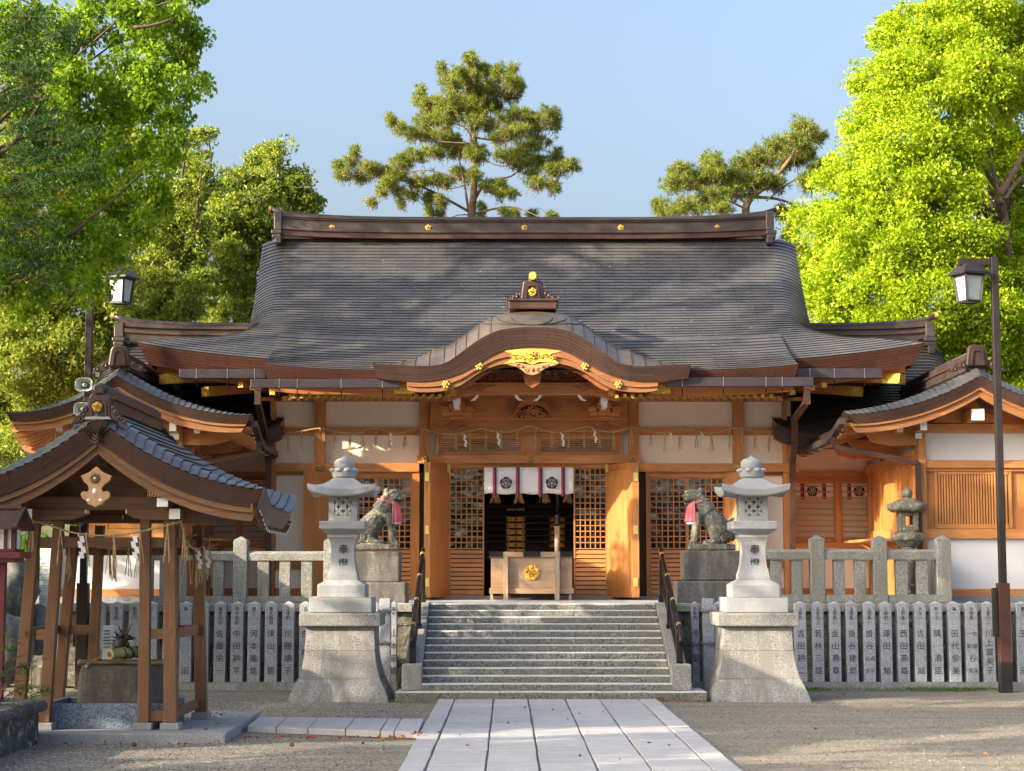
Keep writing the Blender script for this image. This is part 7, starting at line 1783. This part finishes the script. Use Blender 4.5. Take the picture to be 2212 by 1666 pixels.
# trees to the left behind the roofs
B1 = [(600, 335, 28, 0), (572, 345, 26), (545, 375, 38), (505, 400, 38), (590, 400, 50), (645, 400, 34), (668, 440, 30), (635, 450, 50), (560, 460, 60), (495, 470, 60), (440, 460, 50), (600, 520, 60), (530, 540, 65), (470, 560, 70), (560, 620, 70), (480, 650, 70), (520, 700, 60), (655, 500, 40)]
tree('evergreen_tree', 'olive green evergreen tree rising behind the left end of the main roof', 'tree', (at(540, 1200, 56).x, 56, 0), pxblobs(B1, 55, .9, jit=.8, seed=1), M['leaf_b'], 75, (.12, .5), 150, .14, .42, 31, 'evergreen trees behind the left buildings', droop=-.1, trunk_r=.3, flat=.8)
B2 = [(445, 290, 10), (425, 296, 9), (405, 310, 12), (440, 345, 22), (415, 340, 22), (395, 370, 34), (440, 400, 40), (380, 440, 55), (340, 500, 60), (400, 520, 60), (350, 590, 70), (420, 620, 60), (300, 640, 70), (380, 680, 60), (290, 560, 60), (320, 720, 50), (250, 700, 60)]
tree('evergreen_tree', 'sparse topped evergreen tree between the left camphor and the main roof', 'tree', (at(360, 1200, 53).x, 53, 0), pxblobs(B2, 52, .9, jit=.8, seed=2), M['leaf_b'], 75, (.12, .45), 130, .13, .42, 32, 'evergreen trees behind the left buildings', droop=-.1, trunk_r=.3, flat=.8)
B3 = [(240, 620, 70), (170, 660, 80), (90, 620, 90), (20, 660, 90), (210, 740, 70), (130, 760, 80), (40, 780, 90), (-40, 720, 90), (180, 830, 60), (90, 860, 60), (10, 880, 60), (230, 560, 60), (140, 560, 80), (40, 520, 90), (-30, 600, 80), (60, 940, 40), (0, 960, 50), (-60, 850, 80)]
tree('evergreen_tree', 'dark dense evergreen tree behind the left side building roof', 'tree', (at(-120, 1200, 50).x, 50, 0), pxblobs(B3, 49, .9, jit=1, seed=3), M['leaf_b'], 70, (.22, .5), 150, .14, .42, 33, 'evergreen trees behind the left buildings', droop=.0, trunk_r=.13, nlimb=5, flat=.85)
B4 = [(250, 330, 90), (150, 350, 100), (50, 380, 100), (300, 420, 80), (200, 460, 90), (100, 480, 90), (0, 480, 90), (330, 360, 50), (60, 250, 90), (-40, 300, 90)]
tree('evergreen_tree', 'sunlit yellowish tree glowing behind the left camphor foliage', 'tree', (at(-250, 1200, 47).x, 46, 0), pxblobs(B4, 45, .9, jit=1, seed=4), M['leaf_y'], 24, (.22, .5), 120, .14, .4, 34, 'evergreen trees behind the left buildings', droop=.0, trunk_r=.13, nlimb=5, flat=.85)
# near camphor at the left, leaves overhang the forecourt
LB = [(350, 20, 60), (415, 60, 42), (425, 95, 34), (390, 130, 50), (425, 165, 30), (320, 90, 60), (350, 170, 60), (395, 200, 32), (300, 200, 70), (375, 250, 38), (330, 260, 50), (260, 150, 40), (250, 250, 60), (200, 180, 60), (180, 60, 60), (110, 90, 70), (140, 190, 70), (60, 160, 70), (190, 280, 70), (100, 290, 80), (20, 240, 80), (370, 310, 42), (310, 330, 50), (365, 350, 30), (250, 350, 50), (180, 370, 60), (110, 390, 60), (50, 360, 70), (330, 400, 50), (330, 455, 42), (270, 430, 60), (200, 450, 60), (130, 480, 60), (295, 500, 46), (230, 530, 50), (250, 560, 36), (170, 540, 60), (100, 560, 60), (200, 600, 40), (150, 620, 40), (190, 640, 22), (90, 630, 40), (60, 680, 26), (40, 640, 40), (30, 560, 50), (30, 470, 60), (270, 30, 50), (250, 90, 26), (10, 60, 80), (5, 400, 50), (215, -20, 60), (400, -10, 40)]
lb = pxblobs(LB, 31.5, 1.1, jit=1.4, seed=5)
off = [((-13.5, 29, 8.5), (2, 2.4, 1.8)), ((-13.8, 33, 9), (2, 2, 1.7)), ((-15, 28.5, 11), (1.7, 1.9, 1.4)), ((-17.5, 35, 7.5), (2, 2.4, 2.2)), ((-14.6, 36.8, 6.0), (1.6, 1.8, 1.7)), ((-20, 34, 8.4), (2, 2, 1.8))]  # unseen leaf clumps left of view, the farther ones added to shade the side building
tree('camphor_tree', 'near camphor tree with fresh green leaves overhanging from the upper left', 'tree', (-13.2, 31.5, 0), lb, M['leaf_l'], 105, (.14, .32), 85, .10, .62, 41, droop=.75, trunk_r=.2, shell=.3, nlimb=14, trunk_top=(-11.6, 31.5, 9.2))
lct = [o for o in C.objects if o.name.startswith('camphor_tree') and o.location.x < 0][0]
P, Nn = crown_points(off, 12, (.3, .5), 60, 8); r9 = np.random.default_rng(3); leaf_mesh('crown', P, Nn+r9.normal(size=P.shape)*.6-np.array([0, 0, .6]), np.full(len(P), .2), np.full(len(P), .13), M['leaf_l'], lct, 4)
for pts_, r_ in (([(-20, 230), (70, 185), (120, 178), (150, 170)], .09), ([(30, 205), (90, 212), (150, 222), (170, 232)], .07), ([(0, 640), (60, 585), (130, 560)], .05), ([(290, 60), (330, 55), (375, 40)], .04)):
    P = smooth_pts([at(x, y, 30.4) for i, (x, y) in enumerate(pts_)], 4); MB().tube(P, [r_*(1-.7*i/len(P)) for i in range(len(P))], 7).build('limb', M['bark'], lct, smooth=True)
# podocarpus branches at the far left, long narrow leaves on twigs
pt_ = thing('podocarpus_tree', 'dark narrow leaved conifer reaching in at the far left edge', 'tree', (-12.0, 26.5, 0)); rq = random.Random(12); Pn = []; Dn = []
MB().tube([Vector((-12.0, 26.5, -.2)), Vector((-11.9, 26.5, 4)), Vector((-12.1, 26.6, 9.5))], [.22, .17, .06], 9).build('trunk', M['bark'], pt_, smooth=True)
tw = MB()
for (x, y, n, sp) in ((20, 40, 16, 50), (90, 60, 8, 40), (60, 150, 9, 40), (30, 190, 14, 50), (10, 260, 12, 50), (70, 255, 6, 40), (130, 285, 9, 42), (40, 330, 14, 50), (100, 350, 8, 50), (20, 410, 14, 50), (150, 400, 5, 40), (60, 450, 10, 50), (10, 500, 12, 50), (90, 520, 6, 40), (20, 570, 12, 50), (100, 590, 5, 40), (190, 350, 4, 30), (10, 120, 14, 50), (120, 80, 5, 40)):
    for _ in range(n):
        a = at(x+rq.uniform(-sp, sp), y+rq.uniform(-sp*.7, sp*.7), 26.4+rq.uniform(-.6, .6)); th = rq.uniform(-.5, .9); L = rq.uniform(.3, .55); d = Vector((math.cos(th), rq.uniform(-.5, .5), math.sin(th)*.6)).normalized(); q_ = a+d*L
        tw.tube([a-d*.2, a, q_], [.005, .004, .002], 4, cap=False)
        for k in range(44):
            u = k/44; s_ = Vector((rq.gauss(0, 1), rq.gauss(0, 1), rq.gauss(0, 1))); s_ = (s_-d*s_.dot(d)).normalized(); e = (s_+d*.55).normalized(); p = a.lerp(q_, u)+e*.045; Pn.append(p); Dn.append(e)
tw.build('twig', M['bark'], pt_); Pn = np.array([list(p) for p in Pn]); Dn = np.array([list(p) for p in Dn]); leaf_mesh('crown', Pn, Dn, np.full(len(Pn), .10), np.full(len(Pn), .02), M['leaf_dk'], pt_, 5, .1)

# pines ----------------------------------------------------------------
def pine(name, label, pads, branches, conv, Y, seed, nk, needle=.21):
    b0 = conv(*branches[0][0][0]); base = at(b0[0], b0[1], Y); t = thing(name, label, 'tree', (base.x, Y, 0), 'pine trees behind the main roof'); r = np.random.default_rng(seed)
    for i, (pts_, r_) in enumerate(branches):
        P = smooth_pts([at(*conv(x, y), Y+(.0 if i == 0 else .6*math.sin(i*2.3)*k_/max(1, len(pts_)-1))) for k_, (x, y) in enumerate(pts_)], 5); 
        if i == 0: P = [Vector((base.x+.1, Y, 0)), Vector((base.x-.1, Y, 5))]+P
        MB().tube(P, [.3*r_*(1-.72*k_/len(P)) for k_ in range(len(P))], 7).build('trunk' if i == 0 else 'limb', M['bark_pine'], t, smooth=True)
    tips = []; k = Y/F
    for (x, y, rx, ry) in pads:
        dx, dy = conv(x, y); s_ = abs(conv(x+1, y)[0]-dx); c = at(dx, dy, Y+r.normal()*1.0); RX, RZ = rx*s_*k*1.12, ry*s_*k*1.1; n = int(nk*RX*RZ)+16
        for _ in range(n):
            u = sph(1, r)[0]*r.uniform(.1, 1.0)**.6*(1.45 if r.random() < .14 else 1); tips.append((c.x+u[0]*RX, c.y+u[1]*max(RX, .6)*1.1, c.z+u[2]*RZ))
    T = np.array(tips); n = len(T); m = 32; d0 = np.array([0, 0, .75]); cen = T.mean(axis=0)
    ax = r.normal(size=(n, 3))*.35+d0+(T-cen)*np.array([.10, .10, 0]); ax /= np.linalg.norm(ax, axis=1, keepdims=True)
    D = np.repeat(ax, m, axis=0)*.55+sph(n*m, r)*.85; D /= np.linalg.norm(D, axis=1, keepdims=True); Ln = needle*r.uniform(.65, 1.1, n*m); P = np.repeat(T, m, axis=0)+D*Ln[:, None]*.5
    leaf_mesh('crown', P, D, Ln, np.full(n*m, .0155), M['needle'], t, seed, 0)
    # shoots / candles
    mb = MB(); tw_ = MB()
    for i in range(0, n, 3):
        p = Vector(T[i]); a = Vector(ax[i]); mb.tube([p, p+a*.13], [.016, .006], 4, cap=False)
    for i in range(0, n, 2):
        p = Vector(T[i]); a = Vector(ax[i]); tw_.tube([p-a*.2+Vector((.05*math.sin(i), .05, -.03)), p-a*.1, p], [.011, .008, .004], 4, cap=False)
    tag(mb.build('candle', plain('pine_candle', (.34, .16, .06), .8), t), kind='stuff'); tag(tw_.build('twig', M['bark_pine'], t), kind='stuff')
    return t
pads = [(1160,190,50,55),(1250,260,65,60),(930,260,42,45),(1060,300,80,50),(1150,330,100,70),(1380,300,70,60),(1490,260,34,40),(1480,370,70,50),(1560,400,36,45),(1000,380,80,50),(1330,420,120,70),(1180,450,120,80),(1480,480,70,40),(760,425,28,30),(740,500,55,45),(850,560,105,70),(1000,540,110,80),(1150,560,130,80),(1300,560,110,60),(800,680,90,60),(950,650,130,80),(1250,680,150,70),(520,670,40,42),(590,730,55,40),(680,780,65,40),(800,780,95,50),(950,800,110,60),(1480,640,80,60),(1620,640,100,50),(1780,620,85,50),(1830,690,50,55),(1650,730,120,60),(1500,760,110,60),(1380,800,90,55),(1700,840,100,50),(1600,900,120,50),(1030,900,140,70),(1200,940,110,60),(850,930,90,40),(700,950,90,40),(600,1000,100,45),(1440,960,100,50),(1560,1000,110,55),(1700,1000,110,50),(1850,960,50,50),(1820,1060,90,50),(1960,1040,60,35),(230,920,34,40),(200,1000,55,35),(100,1040,40,40),(140,1110,65,35),(280,1120,85,35),(350,1050,75,40),(450,1080,85,40),(580,1110,85,50),(500,1170,60,40),(440,1240,45,30),(370,1330,45,18),(590,1240,50,40),(600,1330,32,24),(720,1170,70,50),(700,1270,50,28),(860,1150,80,40),(960,1170,70,35),(820,1300,40,50),(830,1400,34,45),(920,1320,40,50),(910,1410,32,36),(1060,1100,70,45),(1180,1120,70,55),(1300,1200,90,40),(1400,1250,70,40),(1490,1250,34,24),(1400,1190,50,30),(1700,1180,100,35),(1830,1200,50,40),(1650,1100,70,30),(1240,1380,40,50),(1440,1410,50,30),(1510,1420,34,24),(1640,1420,42,20),(1800,1430,50,16)]
br = [([(1160,1500),(1168,1380),(1180,1250),(1190,900),(1165,700),(1120,500),(1160,220)],.52), ([(1140,1390),(1110,1200),(1070,1000),(1060,800)],.16), ([(1150,1400),(900,1260),(680,1160),(450,1090),(130,1110)],.17), ([(1120,1180),(950,1210),(750,1130)],.11), ([(1090,1140),(850,1070),(680,1080),(540,1180),(360,1330)],.10), ([(1180,1410),(1420,1360),(1560,1375),(1710,1440)],.14), ([(1190,1300),(1290,1160),(1480,1110),(1650,1010),(1960,1040)],.17), ([(1190,950),(1400,1030),(1550,990)],.1), ([(1170,850),(1110,720),(900,650),(750,500)],.12), ([(1180,800),(1450,820),(1620,700),(1800,620)],.13), ([(1150,850),(850,830),(680,790),(510,650)],.11), ([(1130,600),(1400,450),(1560,400)],.1), ([(1120,500),(980,400),(930,270)],.08), ([(1150,450),(1300,420),(1490,290)],.08), ([(1130,1420),(1050,1425),(990,1450)],.08), ([(1640,1410),(1700,1365),(1780,1420)],.04), ([(1180,1200),(1300,1220),(1480,1250)],.08)]
cv1 = lambda x, y: (704.8+x*.2696, 81.3+y*.2696)
pine('pine_tree', 'tall spreading pine tree rising behind the middle of the main roof', pads, br, cv1, 60, 51, 480)
pads2 = [(180,1140,45,40),(250,1170,60,35),(330,1150,75,45),(300,960,75,50),(260,1020,60,45),(440,890,34,45),(490,890,34,40),(380,1000,95,60),(480,960,85,55),(560,1000,105,60),(650,920,85,55),(720,880,75,50),(700,1000,105,55),(820,810,55,42),(790,880,75,50),(880,790,55,42),(950,700,40,42),(1010,720,42,40),(1060,770,42,30),(950,780,70,50),(900,880,85,60),(980,850,65,50),(600,1060,95,40),(480,1080,85,40),(420,1140,85,35),(530,1150,65,40),(870,1180,50,40),(930,1200,35,50),(900,1300,50,50),(940,1380,50,50),(930,1500,50,60),(800,1020,95,40),(1060,940,55,50),(1000,1010,55,55),(960,1450,40,60),(1000,1600,50,60)]
br2 = [([(665,1260),(655,1150),(700,1080),(800,1000),(900,880),(960,760)],.5), ([(690,1090),(820,1100),(940,1140),(1010,1180)],.2), ([(660,1130),(560,1060),(420,1030),(260,1020)],.14), ([(640,1150),(480,1090),(330,1150),(180,1150)],.12), ([(700,1080),(650,980),(560,960),(450,890)],.12), ([(820,1260),(870,1280),(940,1310)],.07), ([(770,1110),(900,1010),(1040,930)],.1)]
cv2 = lambda x, y: (1355.4+x*.3904, y*.3904)
pine('pine_tree', 'leaning pine tree with brown patches behind the right end of the main roof', pads2, br2, cv2, 57, 52, 420)

# trees out of frame to the left that shade the forecourt
def shade_tree(x, y, z, R_, n, seed, rz=None):
    r = random.Random(seed); bl = []
    for i in range(n):
        a = r.uniform(0, 6.28); q_ = r.uniform(0, 1)**.5*R_; k_ = r.uniform(.8, 1.3); bl.append(((x+math.cos(a)*q_, y+math.sin(a)*q_, z+r.uniform(-1, 1)*(rz or R_*.75)), (k_*1.9, k_*.7, k_*.26) if seed > 80 else (k_,)*3))
    return bl
SH = [(-14.8, 26, 10, 3, 12, 77, 2.3), (-22.5, 36, 17.3, 5, 16, 81, 1.5), (-14, 36.3, 17.7, 4.2, 14, 82, 1.3), (-17, 18.5, 8.5, 3.6, 15, 71, 3), (-21, 12, 8.5, 3.6, 15, 72, 3.5), (-15.5, 22.5, 6.3, 2.4, 9, 73, 1.6), (-15, 5, 7.5, 3.4, 14, 75, 3), (-24, 20, 9, 3, 12, 76, 3)]
for i, (x, y, z, R_, n, sd_, rz_) in enumerate(SH):
    t = tree('broadleaf_tree', 'broadleaf tree beyond the left of the view shading the forecourt', 'tree', (x, y, 0), shade_tree(x, y, z, R_, n, sd_, rz_), M['leaf_l'], 8, (.5, .9), 40, .5, .6, sd_, 'shade trees beyond the left of the view', nlimb=6)
# ------------------------------------------------------------------ small plants, rocks, litter
pl = thing('azalea_shrub', 'small leaved shrub with bare twigs growing in the lower left planter', 'shrub', (-7.2, 23.5, .5))
blob = pxblobs([(15, 1480, 34), (-20, 1450, 40), (30, 1440, 28), (55, 1480, 24), (20, 1410, 26), (85, 1500, 14), (-10, 1400, 34), (60, 1450, 18), (40, 1500, 30), (-10, 1510, 30), (100, 1497, 10)], 23.9, 1.2, jit=.3, seed=3)
P, Nn = crown_points(blob, 150, (.04, .10), 26, 5, .3); rq = np.random.default_rng(3); leaf_mesh('foliage', P, Nn+rq.normal(size=P.shape)*.5+np.array([0, 0, .3]), np.full(len(P), .034), np.full(len(P), .018), M['leaf_s'], pl, 6)
rr2 = random.Random(4)
for i in range(16):
    a = Vector((-7.0+rr2.uniform(-.3, .5), 23.8+rr2.uniform(-.3, .3), .5)); c_ = at(rr2.uniform(10, 110), rr2.uniform(1400, 1500), 23.9); MB().tube(smooth_pts([a, a.lerp(c_, .5)+Vector((0, 0, .12)), c_], 5), [.010-.0007*k for k in range(11)], 5).build('stem', M['bark'], pl, smooth=True)
# boulders of the rockery behind the pavilion, far left
def boulder(c, R_, seed, label):
    t = thing('boulder', label, 'rock', (c[0], c[1], 0), 'boulders of the rockery at the far left'); mb = MB().ell(c, R_, 34, 24); vs = []
    for v in mb.v:
        d = Vector(v)-Vector(c); n_ = noise.noise(d*1.3+Vector((seed, 0, 0)))*.34+noise.noise(d*3.3+Vector((seed, 5, 0)))*.14; f_ = 1+n_; q_ = d*f_; q_.x = max(-R_[0]*.85, min(R_[0]*.85, q_.x)); vs.append(tuple(Vector(c)+q_))
    mb.v = vs; return mb.build('rock', M['rock'], t, smooth=True)
for i, (x, y, r_, Y, lab) in enumerate(((30, 1275, 62, 31, 'large grey lichen covered boulder beside the red lantern post'), (10, 1400, 60, 30.5, 'grey boulder low behind the red lantern post'), (75, 1360, 42, 31.5, 'grey boulder glimpsed behind the first pavilion post'), (-60, 1300, 70, 31, 'grey boulder at the left edge of the frame'))):
    c = at(x, y, Y); k = r_*Y/F; boulder((c.x, c.y, c.z), (k, k*1.0, k*1.25), i*3.7+1, lab)
mb = MB(); mb.grid([[(-14+.5*i, 31.0+j*1.0, max(-.1, (1.5+.45*j+.4*noise.noise((i*.4, j*.5, 1)))*min(1, (9.2-abs(-14+.5*i)*0-0-(i*.5))/1.5) if i*.5 < 9.2 else -.1)) for i in range(13)] for j in range(7)])
tag(mb.build('grassy_bank', plain('bank_soil', (.10, .10, .05), .95, 0, .4, 4, .6), smooth=True), kind='structure')
Pg = []; Dg = []; rq = random.Random(6)
for i in range(9000):
    x = rq.uniform(-9.6, -8.1); y = rq.uniform(30.6, 33.0); z = 1.75+.45*(y-31)+rq.uniform(-.25, .35); Pg.append((x, y, z)); Dg.append((rq.gauss(0, .35), rq.gauss(0, .3), 1))
gm_ = bpy.data.objects.new('grass', None)
def leaf_obj(name, P, D, L, Wd, mat, seed, origin):
    dummy = bpy.data.objects.new('tmp', None); dummy.location = origin; o = leaf_mesh(name, np.array(P), np.array(D), L, Wd, mat, dummy, seed, .3); o.parent = None; o.location = origin; bpy.data.objects.remove(dummy); return o
bpy.data.objects.remove(gm_)
o = leaf_obj('grass', Pg, Dg, np.random.default_rng(1).uniform(.15, .42, len(Pg)), np.full(len(Pg), .014), M['grass'], 2, (-8, 32, 0)); tag(o, kind='stuff')
# weeds and moss along the right kerb
Pg = []; Dg = []
for i in range(1500):
    x = rq.choice([rq.uniform(5.2, 9.6), rq.gauss(5.6, .3), rq.gauss(8.6, .5)]); y = KY-.07-abs(rq.gauss(0, .18)); Pg.append((x, y, .0+rq.uniform(-.01, .03))); Dg.append((rq.gauss(0, .6), rq.gauss(0, .6), .8))
o = leaf_obj('weeds', Pg, Dg, np.random.default_rng(1).uniform(.03, .08, len(Pg)), np.full(len(Pg), .012), M['grass'], 3, (7, 36, 0)); tag(o, kind='stuff')
# fallen leaves
Pg = []; Dg = []
for i in range(330):
    m_ = rq.random()
    if m_ < .25: x, y, z = rq.uniform(-3.6, -.9), rq.gauss(25.55, .12)+(.0), .0
    elif m_ < .42: x, y, z = rq.gauss(-2.15, .25), rq.gauss(33.6, .5), .01
    elif m_ < .62: x, y, z = 2.62+abs(rq.gauss(0, .5)), rq.gauss(32.85, .08), .0
    elif m_ < .72: x, y, z = rq.uniform(-6, -3.8), rq.uniform(24.4, 25), .0
    elif m_ < .78: x, y, z = rq.uniform(-4.4, -3.8), rq.uniform(25.2, 28.5), .115
    elif m_ < .81: x, y, z = rq.uniform(-1.1, 2.5), rq.uniform(22, 32), .05
    else: x, y, z = rq.uniform(-6, 9), rq.uniform(20, 36), .0
    if z < .02 and -1.35 < x < 2.75 and y < 33: z = .05
    Pg.append((x, y, z+.012)); Dg.append((rq.gauss(0, 1), rq.gauss(0, 1), rq.gauss(0, .12)))
o = leaf_obj('leaf_litter', Pg, Dg, np.random.default_rng(2).uniform(.04, .08, len(Pg)), np.random.default_rng(3).uniform(.02, .045, len(Pg)), M['litter'], 4, (0, 28, 0)); tag(o, kind='stuff')
for i, (x, y, lab) in enumerate(((322, 1555, 'small dark pine cone lying on the gravel left of centre before the pavilion slab'), (698, 1556, 'small dark pine cone on the gravel near the right corner of the pavilion slab'))):
    Yk = 8800/((y+40)-1243); c_ = at([322, 700][i]*.9, 1590, 24.2); c_.z = .02; t = thing('pine_cone', lab, 'pine cone', c_); mb = MB(); rc_ = random.Random(i)
    for k in range(40):
        a = k*2.4; h = (k/40-.5)*.05; R_ = .028*math.cos(h*45*.7); mb.tube([c_+Vector((h, 0, .012)), c_+Vector((h+.004, math.cos(a)*R_, .012+math.sin(a)*R_))], [.006, .009], 4)
    mb.build('scales', M['bark'], t)
